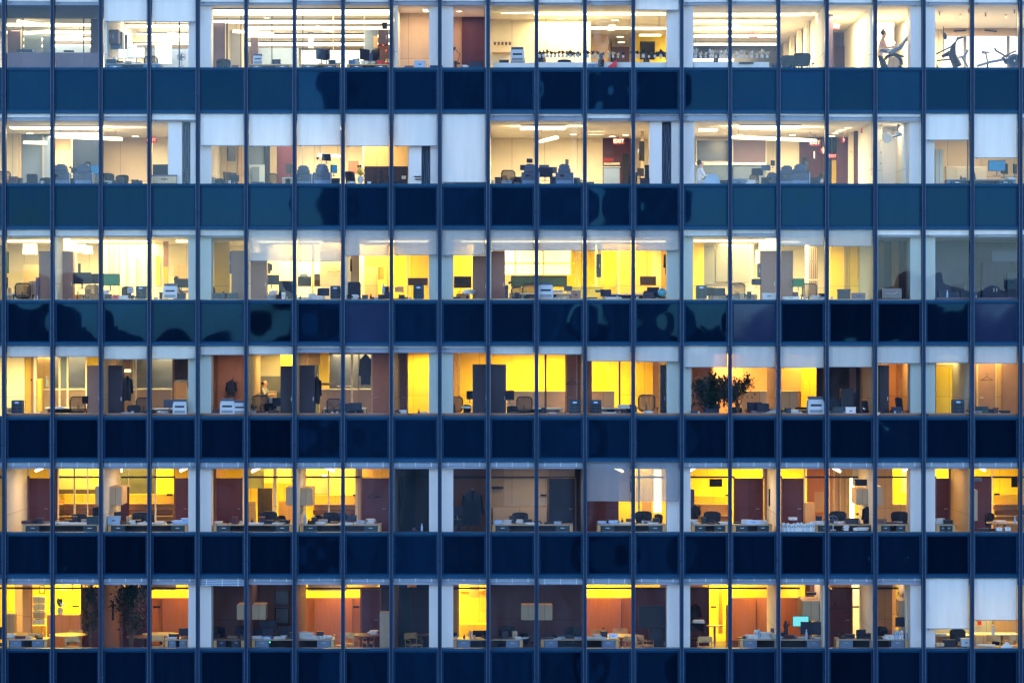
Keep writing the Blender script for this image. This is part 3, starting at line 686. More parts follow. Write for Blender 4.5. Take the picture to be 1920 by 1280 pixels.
def picture(r, x0, x1, y0, y1, d, m='smoke', fm='black', what='framed picture on the wall'):
    a, b = X(x0, d), X(x1, d); z0, z1 = Z(y1, d), Z(y0, d); o = root('framed_picture', what, 'picture', ((a+b)/2, d, z0), r, (x0+x1)/2, 'framed pictures')
    f = MB(); t = .025
    for q in ((a, b, z0, z0+t), (a, b, z1-t, z1), (a, a+t, z0+t, z1-t), (b-t, b, z0+t, z1-t)): f.box(q[0], q[1], d-.04, d-.004, q[2], q[3])
    f.build('frame', fm, o); p = MB(); p.box(a+t+.001, b-t-.001, d-.02, d-.006, z0+t+.001, z1-t-.001); p.build('print', m, o)
def hanger(r, px, py, d, m='charcoal', what='wire coat hanger on a wall hook'):
    x, z = X(px, d), Z(py, d); b = MB()
    b.tube([(x-.2, d-.05, z-.13), (x, d-.05, z-.02), (x+.2, d-.05, z-.13), (x-.2, d-.05, z-.13)], .009, 5)
    b.tube([(x, d-.05, z-.02), (x, d-.05, z+.03), (x+.03, d-.05, z+.06), (x, d-.05, z+.09)], .007, 5)
    b.tube([(x, d-.05, z+.09), (x, d, z+.1)], .008, 5)
    o = b.build('coat_hanger', m, None, (x, d, z)); o.location = (x, d, z); tag(o, what, 'coat hanger', r, px, 'coat hangers')
def coat(r, px, y0, y1, d, wid=.34, m='black', what='dark coat hanging on a hook'):
    x, z0, z1 = X(px, d), Z(y1, d), Z(y0, d); H = z1-z0; o = root('hanging_coat', what, 'coat', (x, d, z1), r, px, 'hanging coats')
    w2 = wid/2; b = MB()
    b.prism([(x-w2*.9, z0), (x-w2*.2, z0+.03), (x+w2*.8, z0+.01), (x+w2, z0+H*.55), (x+w2*.85, z1-H*.13), (x+w2*.25, z1-.02), (x, z1), (x-w2*.3, z1-.02), (x-w2*.9, z1-H*.14), (x-w2, z0+H*.5)], d-.14, d-.03, lambda a_, c_: .03*math.sin(a_*30))
    b.build('cloth', m, o)
    h = MB(); h.tube([(x, d-.05, z1), (x, d-.02, z1+.06), (x, d, z1+.06)], .01, 5); h.build('hook', 'metal', o)
    for sx in (-1, 1):
        s_ = MB(); s_.tube([(x+sx*w2*.85, d-.09, z1-H*.15), (x+sx*w2*1.15, d-.1, z0+H*.3)], [.05, .04], 8); s_.build('sleeve', m, o)
def tvset(r, x0, x1, y0, y1, d, rz=0, m='black_gloss', what='flat television on the wall', scr=None):
    xa, xb = X(x0, d), X(x1, d); w_, h = (xb-xa), Z(y0, d)-Z(y1, d); o = root('television', what, 'television', ((xa+xb)/2, d, Z(y1, d)), r, (x0+x1)/2, None, False)
    if rz: w_ = w_/math.cos(rz); o.rotation_euler = (0, 0, rz)
    b = MB(); b.box(-w_/2, w_/2, -.03, .03, 0, h); b.build('casing', 'black', o)
    s_ = MB(); s_.box(-w_/2+.02, w_/2-.02, -.036, -.031, .02, h-.02); s_.build('screen', scr or m, o)
    s_ = MB(); s_.box(-.1, .1, .031, .09, h*.4, h*.6); s_.build('wall_bracket', 'metal', o)
def table(r, px, d, rad=.5, h=.73, m='wood_pale', what='round meeting table on a central pedestal'):
    x, f = X(px, d), FZ(r); o = root('meeting_table', what, 'table', (x, d, f), r, px, 'round meeting tables')
    t = MB(); t.tube([(x, d, f+h-.03), (x, d, f+h)], rad, 28); t.build('table_top', m, o)
    t = MB(); t.tube([(x, d, f+.03), (x, d, f+h-.031)], .04, 8); t.build('pedestal', 'metal', o)
    t = MB(); t.tube([(x, d, f), (x, d, f+.029)], .26, 16); t.build('foot', 'charcoal', o)
def plant(r, px, d, base, top, spread, n, m='leaf', seed=1, pot=True, what='leafy potted fig tree', leafsz=.09, droop=0.0, lx=1.0):
    rs = random.Random(seed); x = X(px, d); f = base; H = top-base
    o = root('potted_plant', what, 'plant', (x, d, f), r, px, 'indoor plants'); tr = MB(); tips = []
    for k in range(9):
        a = rs.uniform(0, 2*PI); q = rs.uniform(.3, 1)*spread; zt = f+H*rs.uniform(.55, 1)
        p = Vector((x+math.cos(a)*q*lx, d+math.sin(a)*min(q, .5), zt)); tips.append(p)
        tr.tube([(x+rs.uniform(-.03, .03), d, f+.2), (x+(p.x-x)*.3, d+(p.y-d)*.3, f+H*.45), p], [.02, .014, .005], 5)
    tr.build('stems', 'bark', o); lf = MB()
    for i in range(n):
        t = rs.choice(tips); a, e = rs.uniform(0, 2*PI), rs.gauss(0, .5); q = abs(rs.gauss(0, .26))*spread*1.3
        c = t+Vector((math.cos(a)*q*lx, math.sin(a)*q*.7, e*H*.17-droop*q*rs.random()))
        if c.y < .2: c.y = .2+rs.random()*.1
        L = leafsz*rs.uniform(.7, 1.4); m4 = Matrix.Rotation(rs.uniform(0, 6.3), 4, 'Z') @ Matrix.Rotation(rs.uniform(-1.2, .6), 4, 'Y')
        vs = [c+m4 @ Vector(v) for v in ((0, 0, 0), (L*.5, L*.22, -.01), (L, 0, -.03), (L*.5, -L*.22, -.01))]
        lf.add(vs, [(0, 1, 2, 3)])
    lf.build('foliage', m, o)
    if pot:
        p = MB(); p.tube([(x, d, f), (x, d, f+.03), (x, d, f+.24), (x, d, f+.26)], [.11, .13, .17, .16], 16); p.build('pot', 'pot', o)
# people: one skinned body, clothed by region, hair as a child
def person(name_desc, r, px, d, h, J, E, R, cloth, rz=0, hair='hair', sc=1.0, bald=False, bun=False, skin_if=None):
    me = bpy.data.meshes.new('body'); me.from_pydata([J[k][:3] for k in J], [(list(J).index(a), list(J).index(b)) for a, b in E], []); me.update()
    o = bpy.data.objects.new('person', me); col().objects.link(o)
    sk = o.modifiers.new('skin', 'SKIN'); keys = list(J)
    for i, k in enumerate(keys):
        rad = R.get(k, .05); v = me.skin_vertices[0].data[i]; v.radius = rad if isinstance(rad, tuple) else (rad, rad); v.use_root = (k == 'pel')
    su = o.modifiers.new('sub', 'SUBSURF'); su.levels = 2; su.render_levels = 2
    dg = bpy.context.evaluated_depsgraph_get(); ev = o.evaluated_get(dg); m2 = bpy.data.meshes.new_from_object(ev)
    o.modifiers.clear(); o.data = m2; m2.name = 'body'
    m2.materials.clear()
    for q in ('skin', cloth, 'charcoal'): m2.materials.append(MATS[q])
    for p in m2.polygons:
        c = p.center; p.use_smooth = True; p.material_index = 0 if (skin_if and skin_if(c)) else (1 if c.z > J['pel'][2]-.04 else 2)
    o.location = (X(px, d), d, FZ(r)+h); o.rotation_euler = (0, 0, rz); o.scale = (sc, sc, sc)
    hd = Vector(J['head'][:3]); hb = MB()
    if not bald:
        hb.ball((hd.x+J['back'][0]*.05, hd.y+J['back'][1]*.05, hd.z+.04), .096, 12, (.9, 1.02, 1.0))
        if bun: hb.ball((hd.x+J['back'][0]*.05, hd.y+J['back'][1]*.05, hd.z+.15), .038, 8)
    else:
        hb.ball((hd.x+J['back'][0]*.045, hd.y+J['back'][1]*.045, hd.z-.005), .088, 10, (1.02, 1, .7))
    hb.build('hair', hair, o); fx, fy = -J['back'][0], -J['back'][1]; fb = MB()
    fb.ball((hd.x+fx*.10, hd.y+fy*.10, hd.z-.01), .018, 6, (.8, .8, 1.3)); fb.build('nose', 'skin', o)
    for s_ in (-1, 1):
        e = MB(); e.ball((hd.x+fx*.088-fy*s_*.035, hd.y+fy*.088+fx*s_*.035, hd.z+.02), .012, 6); e.build('eye', 'black', o)
        e = MB(); e.ball((hd.x-fy*s_*.085, hd.y+fx*s_*.085, hd.z-.005), .022, 6, (.6, .6, 1.2)); e.build('ear', 'skin', o)
    tag(o, name_desc, 'person', r, px); return o

o = proto('mug', 'coffee_mug')
b = MB(); b.tube([(0, 0, 0), (0, 0, .09)], .04, 10); kid(b, 'cup', 'machine_white', o); b = MB(); b.tube([(.04, 0, .07), (.065, 0, .06), (.065, 0, .03), (.04, 0, .02)], .007, 5); kid(b, 'handle', 'machine_white', o)
o = proto('pens', 'pen_pot')
b = MB(); b.tube([(0, 0, 0), (0, 0, .1)], .035, 8); kid(b, 'pot', 'charcoal', o); b = MB()
for i in range(5): b.tube([(.01*(i-2), .005*(i % 2), .09), (.018*(i-2), .01*(i % 2), .17)], .004, 4)
kid(b, 'pens', 'maroon', o)
o = proto('keyb', 'computer_keyboard')
b = MB(); b.box(-.22, .22, -.07, .07, 0, .02); kid(b, 'tray', 'charcoal', o); b = MB()
for i in range(4): b.box(-.2, .2, -.055+i*.03, -.033+i*.03, .0205, .028)
kid(b, 'key_rows', 'machine_grey', o)
CK = {'mug': ('white coffee mug on the desk', 'mug', 'coffee mugs'), 'pens': ('dark pen pot on the desk', 'pen pot', 'pen pots'), 'keyb': ('dark computer keyboard on the desk', 'keyboard', 'computer keyboards'), 'phone': ('black desk phone', 'phone', None), 'bottle': ('clear plastic water bottle', 'bottle', None)}
def clutter(r, x0, x1, d, h, n, seed):
    q = random.Random(seed); x = x0+q.uniform(2, 6)
    while x < x1-3:
        k = q.choice(['mug', 'pens', 'phone', 'stack', 'books', 'book', 'keyb', 'mug', 'book', 'stack', 'mon', 'tray', 'books'])
        dd = d+q.uniform(.15, .5)
        if k == 'stack': stack(r, x, dd, h, q.randint(2, 7), q.uniform(.2, .34), seed=int(x))
        elif k == 'books': boxy(r, x, dd, h, q.uniform(.12, .22), q.uniform(.16, .26), q.choice(['maroon', 'teal_grey', 'charcoal', 'tan', 'dark_cab']), 'upright block of dark books', 'books', 'book_block', .2, q.uniform(-.2, .2))
        elif k == 'book': boxy(r, x, dd, h, q.uniform(.22, .34), q.uniform(.04, .09), q.choice(['maroon', 'blue_grey', 'charcoal', 'wood_dark', 'pale_blue']), 'closed folder lying on the desk', 'folder', 'folder', .24, q.uniform(-.4, .4))
        elif k == 'tray': boxy(r, x, dd, h, .3, .12, q.choice(['charcoal', 'black', 'mid_grey']), 'low desk letter tray', 'tray', 'letter_tray', .26, q.uniform(-.2, .2))
        elif k == 'mon': mon(r, x, dd+.1, h, 'mon', q.uniform(-40, 40), q.uniform(.55, .8))
        else: a = CK[k]; put(k, a[0], a[1], r, x, dd, h, q.uniform(-90, 90), q.uniform(.9, 1.15), a[2])
        x += q.uniform(9, 22)
# ================================================================== ROW 1 (top storey): open plan, meeting room, studio, gym
r = 1
for k in range(-1, 22):
    if k in (2, 3): blind(r, k, 41)
    elif k == 13: blind(r, k, 20)
    elif k in (8, 9): blind(r, k, 3)
    else: blind(r, k, 4+(k*7 % 3))
for x in (190, 372, 742, 825, 912, 1279, 1551, 1641, 1735): sw(r, x, .18 if x in (742, 912, 1551) else 1.1, 9 if x not in (742, 825, 912) else 5, 'warm_white')
zone(r, -80, 190, 6, 17, WH, 22); zone(r, 190, 372, 2, 14, WH, 16); zone(r, 372, 742, 1.5, 16, CR, 26, fill=.6)
zone(r, 742, 825, .6, 2.6, AM, 14); zone(r, 825, 912, .6, 4.5, (1, .6, .45), 7); zone(r, 912, 1279, 1, 9, (1, .74, .36), 16)
zone(r, 1279, 1551, 1, 15, CR, 24); zone(r, 1551, 1641, 1, 7, CR, 34); zone(r, 1641, 1735, 1, 7, CR, 34); zone(r, 1735, 2000, 1, 8, CR, 40)
bw(r, -90, 190, 17, 'cream'); bw(r, 190, 372, 15, 'cream'); bw(r, 372, 742, 17, 'cream')
# bays 1-2: low credenzas at the glass, glazed cubicles, warm far lights
for a, b in ((12, 96), (104, 186)):
    cab(r, a, b, 99, .55, .45, 'purple_grey', None, 3, 'low mauve credenza standing against the window', 'credenza', 'credenza', 'low credenzas at the glass')
bw(r, 14, 38, 6, 'purple_grey', 57, None, n='wall_panel'); post(r, 38, 42, 5.9, 'cream', 55, None); post(r, 42, 43.5, 4, 'charcoal'); post(r, 156, 157.5, 3.5, 'charcoal')
bw(r, 45, 78, 8, 'pale_blue', 60, None, .05, 'glass_screen'); bw(r, 80, 99, 8.2, 'blue_grey', 68, None, .05, 'glass_screen'); bw(r, 170, 185, 4.5, 'purple_grey', 35, None, n='wall_panel')
bw(r, 104, 168, 9, 'pale_blue', 85, None, .05, 'low_screen')
for i, d in enumerate((5.5, 8, 10.5, 13)): tube(r, 5, 186, d, .05, .3)
pendant(r, 68, 45, 5, 2.0, ang=.5); pendant(r, 60, 62, 6, 2.2, ang=-.9); pendant(r, 120, 70, 8, 2, ang=-.8)
boxy(r, 46, .6, 1.11, .5, .07, 'teal_grey', 'flat dark case lying on the credenza', 'case', 'equipment_case'); stack(r, 60, .6, 1.11, 3, .14)
chair(r, 155, 1.8, 'task', 0, 1.16); boxy(r, 128, .6, 1.11, .3, .04, 'charcoal', 'thin black tray on the credenza', 'tray', 'desk_tray')
# bays 3-4
cab(r, 197, 222, 56, 1.6, .5, 'purple_grey', 82, 2, 'grey overhead cupboard hung above the desk', 'cupboard'); cab(r, 222, 229, 60, 2.2, .5, 'blue_grey', 96, 1, 'narrow blue grey wall cupboard', 'cupboard')
bw(r, 195, 212, 3, 'tan', 42, 55, n='wall_panel'); bw(r, 234, 238, 4, 'charcoal', 66, 96, n='wall_panel'); bw(r, 198, 226, 2.0, 'blue_grey', 84, 92, .3, 'shelf_panel')
desk(r, 196, 300, .7, .8, .74, 'pale_blue', 'blue_grey', 'blue_grey', what='pale blue desk under two bright monitors')
mon(r, 236, 1.0, .78, 'mon_white', 12, .95); mon(r, 256, .95, .78, 'mon_white', 0, 1.05); boxy(r, 208, .6, .74, .3, .12, 'teal_grey', 'dark teal box at the desk end', 'box'); boxy(r, 240, .6, .74, .2, .07, 'tan', 'small tan box below the monitors', 'box')
small(r, 225, 'phone', .65); small(r, 340, 'fan', .5, .62, 0, 1.0); small(r, 214, 'bottle', .65, .74)
chair(r, 288, 2, 'mesh', 160)
bw(r, 243, 353, 8, 'cream', 66, 80, .05, 'light_trough'); bw(r, 243, 353, 7.9, 'charcoal', 80, 82, .04, 'screen_rail'); bw(r, 282, 353, 9, 'blue_grey', 92, None, .05, 'low_screen')
bw(r, 295, 322, 8, 'pale_blue', 84, 120, .04, 'glass_screen'); post(r, 335, 337, 3, 'charcoal'); post(r, 291, 294, 7.8, 'cream', 82, None)
for d in (6, 9, 12): tube(r, 230, 353, d, .05, .3)
pendant(r, 343, 66, 5, 1.2, ang=.9)
# bays 5-8: bright trough, glass screens, monitors
for i, d in enumerate((1.6, 4.6, 6.6, 9.5, 12.5)): tube(r, 398, 734, d, .04, 1.1 if i == 0 else .55, g='lamp_warm', what='broad glowing linear ceiling trough')
bw(r, 399, 422, 4.5, 'purple_grey', 31, None, n='wall_panel'); bw(r, 422, 462, 6, 'cream', 34, None, n='wall_panel'); bw(r, 432, 451, 5.9, 'mid_grey', 57, None, .05, 'doorway_panel'); post(r, 424, 427, 4.4, 'charcoal', 31, None)
for x in (451, 509, 567, 624, 682): post(r, x, x+1.6, 3.2, 'charcoal' if x % 2 else 'cream')
bw(r, 485, 560, 9.6, 'blue_grey', 90, None, .05, 'low_screen'); bw(r, 565, 690, 9.3, 'pale_blue', 95, None, .05, 'low_screen')
bw(r, 486, 620, 15, 'blue_grey', 72, 92, .05, 'glass_screen'); bw(r, 578, 586, 9, 'mid_grey', 50, 90, .4, 'wall_pier'); bw(r, 625, 708, 14.8, 'smoke', 60, 90, .05, 'glass_screen')
bw(r, 470, 484, 5, 'purple_grey', 70, None, n='wall_panel'); bw(r, 684, 708, 6, 'blue_grey', 57, None, n='wall_panel')
cab(r, 709, 727, 56, 1.4, .5, 'wood_dark', 84, 1, 'dark brown wall cupboard by the window post', 'cupboard'); boxy(r, 721, 1.4, 1.93, .16, .2, 'black', 'black speaker standing on the brown cupboard', 'speaker', 'loudspeaker')
bw(r, 700, 708, 2.2, 'orange_wall', 68, 90, n='wall_panel'); bw(r, 705, 735, 2.5, 'wood_dark', 84, None, n='wall_panel')
desk(r, 462, 548, .55, .7, .70, 'wood_warm', 'purple_grey', 'wood_warm'); desk(r, 560, 636, .55, .7, .70, 'wood_warm', 'purple_grey'); desk(r, 650, 732, .55, .7, .70, 'wood_warm', 'purple_grey')
printer(r, 484, .8, .70, 'laser', .8); boxy(r, 518, .6, .70, .25, .16, 'charcoal', 'black box on the desk edge', 'box'); boxy(r, 622, .6, .70, .22, .14, 'teal_grey', 'small dark teal box on the desk', 'box')
mon(r, 603, .95, .74, 'mon_pale', 55); mon(r, 612, 1.1, .74, 'mon', -65); mon(r, 684, 1.0, .74, 'mon', 60); mon(r, 704, 1.05, .74, 'mon', -62); mon(r, 694, 1.2, .74, 'mon_pale', 0, .8)
boxy(r, 659, .6, .70, .2, .14, 'blue_grey', 'blue desk organiser', 'organiser', 'desk_organiser'); stack(r, 668, .7, .70, 8, .2); small(r, 674, 'lampd', .7, .70, 0, .45); boxy(r, 683, .7, .70, .2, .12, 'cream', 'cream paper tray on the desk', 'tray', 'paper_tray')
stack(r, 632, .65, .70, 3, .2); chair(r, 420, 1.4, 'task', 180, .9); boxy(r, 441, .7, .62, .22, .06, 'wood_dark', 'flat brown box near the sill', 'box')
for i, (x, y, m) in enumerate(((712, 115, 'red'), (722, 118, 'red'), (727, 112, 'orange_wall'))): boxy(r, x, .7, (640-y)*S*1.007-FZ(r)-.1, .12, .12, m, ['small red ornament box', 'red tin beside the lights', 'orange tin beside the lights'][i], 'ornament', 'ornament_box')
for x, y in ((718, 85), (724, 95), (714, 117), (724, 116)):
    b = MB(); b.ball((0, 0, 0), .022, 6); o = b.build('string_light', 'red_dot' if y < 100 else 'lamp_yellow'); o.location = (X(x, .9), .9, Z(y, .9)); tag(o, 'tiny glowing string light bulb', 'string light', r, x, 'string light bulbs')
pendant(r, 608, 55, 5, 1.2, ang=.4); pendant(r, 475, 62, 5, 1.6, ang=.9)
for x, d in ((607, 3), (500, 4)): downlight(r, x, d)
# bay 9 meeting room, bay 10
bw(r, 742, 822, 2.7, 'beige'); downlight(r, 797, 1.5); downlight(r, 799, 2.0); boxy(r, 787, .3, .57, .34, .22, 'pale_blue', 'pale blue carton with green mark on the sill', 'box')
boxy(r, 767, .3, .57, .28, .06, 'wood_dark', 'flat dark box on the sill', 'box'); boxy(r, 818, .2, .57, .4, .06, 'dark_blue', 'flat navy box in front of the column', 'box')
bw(r, 826, 866, 4.0, 'tan'); bw(r, 866, 912, 3.9, 'maroon', 29, None, n='wall_panel'); downlight(r, 861, 2.0); small(r, 857, 'lampd', .9, .74, 0, 1.2); boxy(r, 893, .3, .57, .42, .18, 'dark_blue', 'navy storage crate on the sill', 'crate', 'storage_crate')
boxy(r, 854, .4, .57, .08, .22, 'black', 'narrow black speaker on the sill', 'speaker', 'loudspeaker'); stack(r, 872, .4, .57, 4, .22)
# bays 11-14 studio
bw(r, 912, 1107, 4.7, 'cream'); bw(r, 1107, 1142, 9.8, 'tan'); bw(r, 1142, 1188, 14, 'beige'); bw(r, 1188, 1279, 9.9, 'yellow_wall'); bw(r, 1145, 1180, 12, 'purple_grey', 88, None, n='wall_panel'); bw(r, 1200, 1228, 9.6, 'black_gloss', 78, 112, n='dark_window')
bw(r, 1200, 1228, 9.6, 'beige', 52, 70, n='wall_panel'); post(r, 1145, 1147, 9, 'charcoal', 80, None); post(r, 1187, 1190, 8, 'cream')
tube(r, 1000, 1256, 2.0, .05, .16); tube(r, 1003, 1256, 3.9, .32, .10); tube(r, 1190, 1240, 6.3, .1, .16); tube(r, 1198, 1240, 8.5, .1, .12); tube(r, 940, 998, 2.3, .01, .1, .02)
for x, d in ((1051, 4.2), (1153, 4.8), (1148, 6.5), (1146, 8), (1163, 10.5), (1165, 12.5)): downlight(r, x, d, .13)
for i, (a, b) in enumerate(((925, 1003), (1010, 1094), (1100, 1185), (1190, 1253))): cab(r, a, b, 117 if i else 118, .7, .35, 'paper', None, 3, 'white low desk screen behind the glass', 'desk screen', 'desk_screen', 'white desk screens')
printer(r, 970, .95, .78, 'laser', 1.15); boxy(r, 945, .9, .78, .3, .09, 'charcoal', 'dark grey keyboard box on the white screen', 'box')
chair(r, 990, 1.9, 'high', 70, .98); chair(r, 1032, 1.6, 'high', 80, 1.02); chair(r, 1058, 1.9, 'task', 180, .93); chair(r, 1163, 1.5, 'high', 75, 1.0); chair(r, 1224, 1.5, 'high', 70, 1.0); chair(r, 1002, 1.5, 'high', -70, .9)
rs = random.Random(12)
def vase(r, px, d, h, m, desc, sc=1.0):
    x, z = 0, 0; o = root('desk_plant', desc, 'plant', (X(px, d), d, FZ(r)+h), r, px, 'small plants on the desk screens', False)
    b = MB(); b.tube([(0, 0, 0), (0, 0, .05*sc), (0, 0, .1*sc)], [.03*sc, .045*sc, .03*sc], 8); b.build('vase', 'machine_white', o); l = MB()
    for q in range(22):
        a, e = rs.uniform(0, 6.3), rs.uniform(.2, 1.4); L = rs.uniform(.08, .17)*sc; c = Vector((math.cos(a)*math.cos(e), math.sin(a)*math.cos(e), math.sin(e)))
        s_ = c.cross(Vector((0, 0, 1))).normalized()*.022*sc; p = Vector((0, 0, .1*sc)); l.add([p, p+c*L*.6+s_, p+c*L, p+c*L*.6-s_], [(0, 1, 2, 3)])
    l.build('leaves', m, o)
for i in range(12): vase(r, 1012+i*7.2 if i < 11 else 1096, .8, .93, 'leaf_dark' if i % 3 else 'charcoal', 'small dark leafed plant on the white desk screen', rs.uniform(.8, 1.2))
for i in range(9): vase(r, 1102+i*9.5 if i < 8 else 1185, .85, .93, rs.choice(['leaf_dark', 'cream', 'charcoal']), 'small pot plant on the white desk screen', rs.uniform(.7, 1.2))
for i in range(5): vase(r, 1195+i*11, .85, .93, 'leaf_dark', 'small dark leafed plant on the white desk screen', rs.uniform(.8, 1.3))
mon(r, 1085, 2.0, 1.04, 'mon', 0, .35); mon(r, 1069, 2.0, 1.04, 'mon', 0, .4); mon(r, 1238, 2, 1.0, 'mon', 0, .5); mon(r, 1248, 2.2, 1.0, 'mon', 40, .5)
for i in range(5): boxy(r, 928+i*7, 4.2, 1.66, .08, .10, 'wood_dark', 'small dark ornament on a wall shelf', 'ornament', 'ornament_box', .1)
bw(r, 924, 960, 4.3, 'wood_warm', 98, 99, .38, 'wall_shelf')
b = MB(); b.prism([(0, 0), (.30, .0), (.30, .22), (.22, .18)], 0, .2); o = b.build('folded_sign', 'red'); o.location = (X(1139, .45), .45, Z(126, .45)); tag(o, 'bright red folded wedge standing on the sill', 'folded sign', r, 1147)
b = MB(); b.tube([(0, 0, 0), (0, 0, .2), (0, 0, .27), (0, 0, .30), (0, 0, .38), (0, 0, .42)], [.09, .10, .04, .06, .065, .02], 12); o = b.build('dark_figurine', 'dark_cab'); o.location = (X(1127, .5), .5, Z(125, .5)); tag(o, 'dark round headed figurine by the glass', 'figurine', r, 1127)
boxy(r, 1112, .45, .57, .32, .13, 'blue_grey', 'slanted grey blue case on the sill', 'case', 'equipment_case')
# bays 15-17
bw(r, 1279, 1470, 14, 'beige'); bw(r, 1300, 1336, 13.8, 'dark_cab', 78, None, n='wall_panel'); bw(r, 1336, 1462, 13.8, 'smoke', 78, None, n='glass_wall'); sw(r, 1552, 1.2, 9, 'warm_white', .1)
for i, x in enumerate((1470, 1482, 1496, 1512)): bw(r, x, x+9-i, 13-i*2.6, 'cream', None, None, .5, 'wall_pier')
bw(r, 1468, 1560, 14.5, 'beige')
for i, d in enumerate((2.2, 4.4, 6.8, 9.4, 12.4)): tube(r, 1301 if i else 1301, 1462+(40 if i == 0 else 0), d, .05, .28)
tube(r, 1298, 1376, 9.8, .85, .12)
exit_sign(r, 1412, 67, 9, .32); exit_sign(r, 1522, 30, 5, .2, 1.2)
for i, (a, b) in enumerate(((1301, 1366), (1373, 1442))): cab(r, a, b, 117, .7, .35, 'paper', None, 3, 'white low desk screen behind the glass', 'desk screen', 'desk_screen', 'white desk screens')
chair(r, 1330, 1.6, 'high', -80, 1.02)
for i in range(15): vase(r, 1304+i*9.6, .95, .93, rs.choice(['cream', 'paper', 'mid_grey']), 'small pale dried plant on the white desk screen', rs.uniform(.8, 1.35))
chair(r, 1480, 1.0, 'task', 0, 1.02); chair(r, 1505, 1.0, 'task', 0, 1.1); boxy(r, 1456, .35, .57, .3, .14, 'charcoal', 'dark case beside the two big chairs', 'case', 'equipment_case'); boxy(r, 1400, .55, .72, .45, .05, 'charcoal', 'flat black keyboard tray', 'tray', 'desk_tray')
downlight(r, 1440, 3, .1); downlight(r, 1380, 6.5, .14)
# bays 18-19 corridor and runner
bw(r, 1551, 1562, 3, 'purple_grey'); bw(r, 1562, 1620, 7, 'cream', None, 42, n='bulkhead'); bw(r, 1562, 1600, 9, 'purple_grey', 42, None, n='wall_panel'); door(r, 1566, 1583, 8.8, 'maroon', 2.1); bw(r, 1600, 1604, 8, 'tan', 42, None, n='wall_pier'); bw(r, 1604, 1645, 7.2, 'cream')
exit_sign(r, 1565, 50, 5, .4, .6)
bw(r, 1641, 1676, 5, 'cream'); bw(r, 1676, 1735, 7, 'cream', None, 42, n='bulkhead'); bw(r, 1674, 1735, 9, 'purple_grey', 42, None, n='wall_panel'); bw(r, 1703, 1735, 5.5, 'cream', n='wall_pier')
for x, y, d in ((1688, 1, 7.3), (1680, 1, 8.3)): tube(r, x-5, x+4, 8.2 if x == 1688 else 7.6, .45, .2, .05, what='short bright corridor ceiling light')
for x, d in ((60, 6), (130, 8), (230, 5), (320, 7), (440, 3), (540, 3), (640, 3), (700, 5), (560, 7), (980, 2.4), (1060, 2.2), (1150, 2.4), (1230, 3), (1330, 3), (1420, 3), (1500, 3), (1380, 7)): uplight(1, x, d, .7 if 900 < x < 1279 else 2.2)
# gym: runner on a stepper, cable machine, rowing bike
def P(px, py, d): return Vector((X(px, d), d, Z(py, d)))
def L3(*a): return [P(*q) for q in a]
o = root('elliptical_trainer', 'dark elliptical trainer with long handles in the gym', 'exercise machine', (X(1676, 2), 2, FZ(1)), 1, 1676)
b = MB(); b.tube(L3((1650, 95, 1.9), (1672, 97, 1.9), (1688, 90, 1.9), (1704, 68, 1.9)), [.05, .10, .07, .03], 8); b.build('console_mast', 'blue_grey', o)
b = MB(); cx, cy = 1674, 118; b.tube([P(cx+16*math.cos(a*PI/14), cy-15*math.sin(a*PI/14), 2.0) for a in range(-3, 18)], .055, 8); b.build('flywheel_shroud', 'charcoal', o)
b = MB(); b.prism([(P(1664, 0, 2).x, Z(126, 2)), (P(1690, 0, 2).x, Z(126, 2)), (P(1686, 0, 2).x, Z(108, 2)), (P(1667, 0, 2).x, Z(106, 2))], 2.0, 2.2); b.build('body_panel', 'tan', o)
for dy, x1, y1 in ((1.8, 1703, 66), (2.2, 1702, 76)):
    b = MB(); b.tube(L3((1664, 98, dy), (1680, 88, dy), (1690, 82, dy), (x1, y1, dy)), .028, 6); b.build('moving_handle', 'machine_white', o)
b = MB(); b.tube(L3((1648, 94, 2), (1668, 99, 2), (1695, 107, 2)), .04, 6); b.build('side_rail', 'dark_blue', o)
b = MB(); b.tube(L3((1660, 126, 2), (1660, 145, 2), (1700, 145, 2)), .05, 6); b.build('base_frame', 'charcoal', o)
J = {'pel': (0, 0, .95), 'wai': (.02, 0, 1.12), 'che': (.06, 0, 1.32), 'nek': (.11, 0, 1.5), 'head': (.15, 0, 1.63), 'top': (.15, 0, 1.72),
     'shl': (.08, .17, 1.42), 'ell': (.16, .22, 1.18), 'hal': (.40, .2, 1.22), 'fil': (.47, .19, 1.24), 'shr': (.08, -.17, 1.42), 'elr': (.18, -.22, 1.16), 'har': (.42, -.2, 1.2), 'fir': (.49, -.19, 1.22),
     'hil': (0, .1, .9), 'knl': (.22, .1, .55), 'fol': (.08, .1, .12), 'tol': (.28, .1, .08), 'hir': (0, -.1, .9), 'knr': (.08, -.1, .5), 'for': (-.12, -.1, .1), 'tor': (.08, -.1, .06)}
E = [('pel', 'wai'), ('wai', 'che'), ('che', 'nek'), ('nek', 'head'), ('head', 'top'), ('che', 'shl'), ('shl', 'ell'), ('ell', 'hal'), ('hal', 'fil'), ('che', 'shr'), ('shr', 'elr'), ('elr', 'har'), ('har', 'fir'),
     ('pel', 'hil'), ('hil', 'knl'), ('knl', 'fol'), ('fol', 'tol'), ('pel', 'hir'), ('hir', 'knr'), ('knr', 'for'), ('for', 'tor')]
R = {'pel': .13, 'wai': .11, 'che': .13, 'nek': .055, 'head': .095, 'top': .07, 'shl': .055, 'shr': .055, 'ell': .042, 'elr': .042, 'hal': .034, 'har': .034, 'fil': .03, 'fir': .03,
     'hil': .09, 'hir': .09, 'knl': .06, 'knr': .06, 'fol': .04, 'for': .04, 'tol': .035, 'tor': .035}
J1 = dict(J); J1['back'] = (-1, 0)
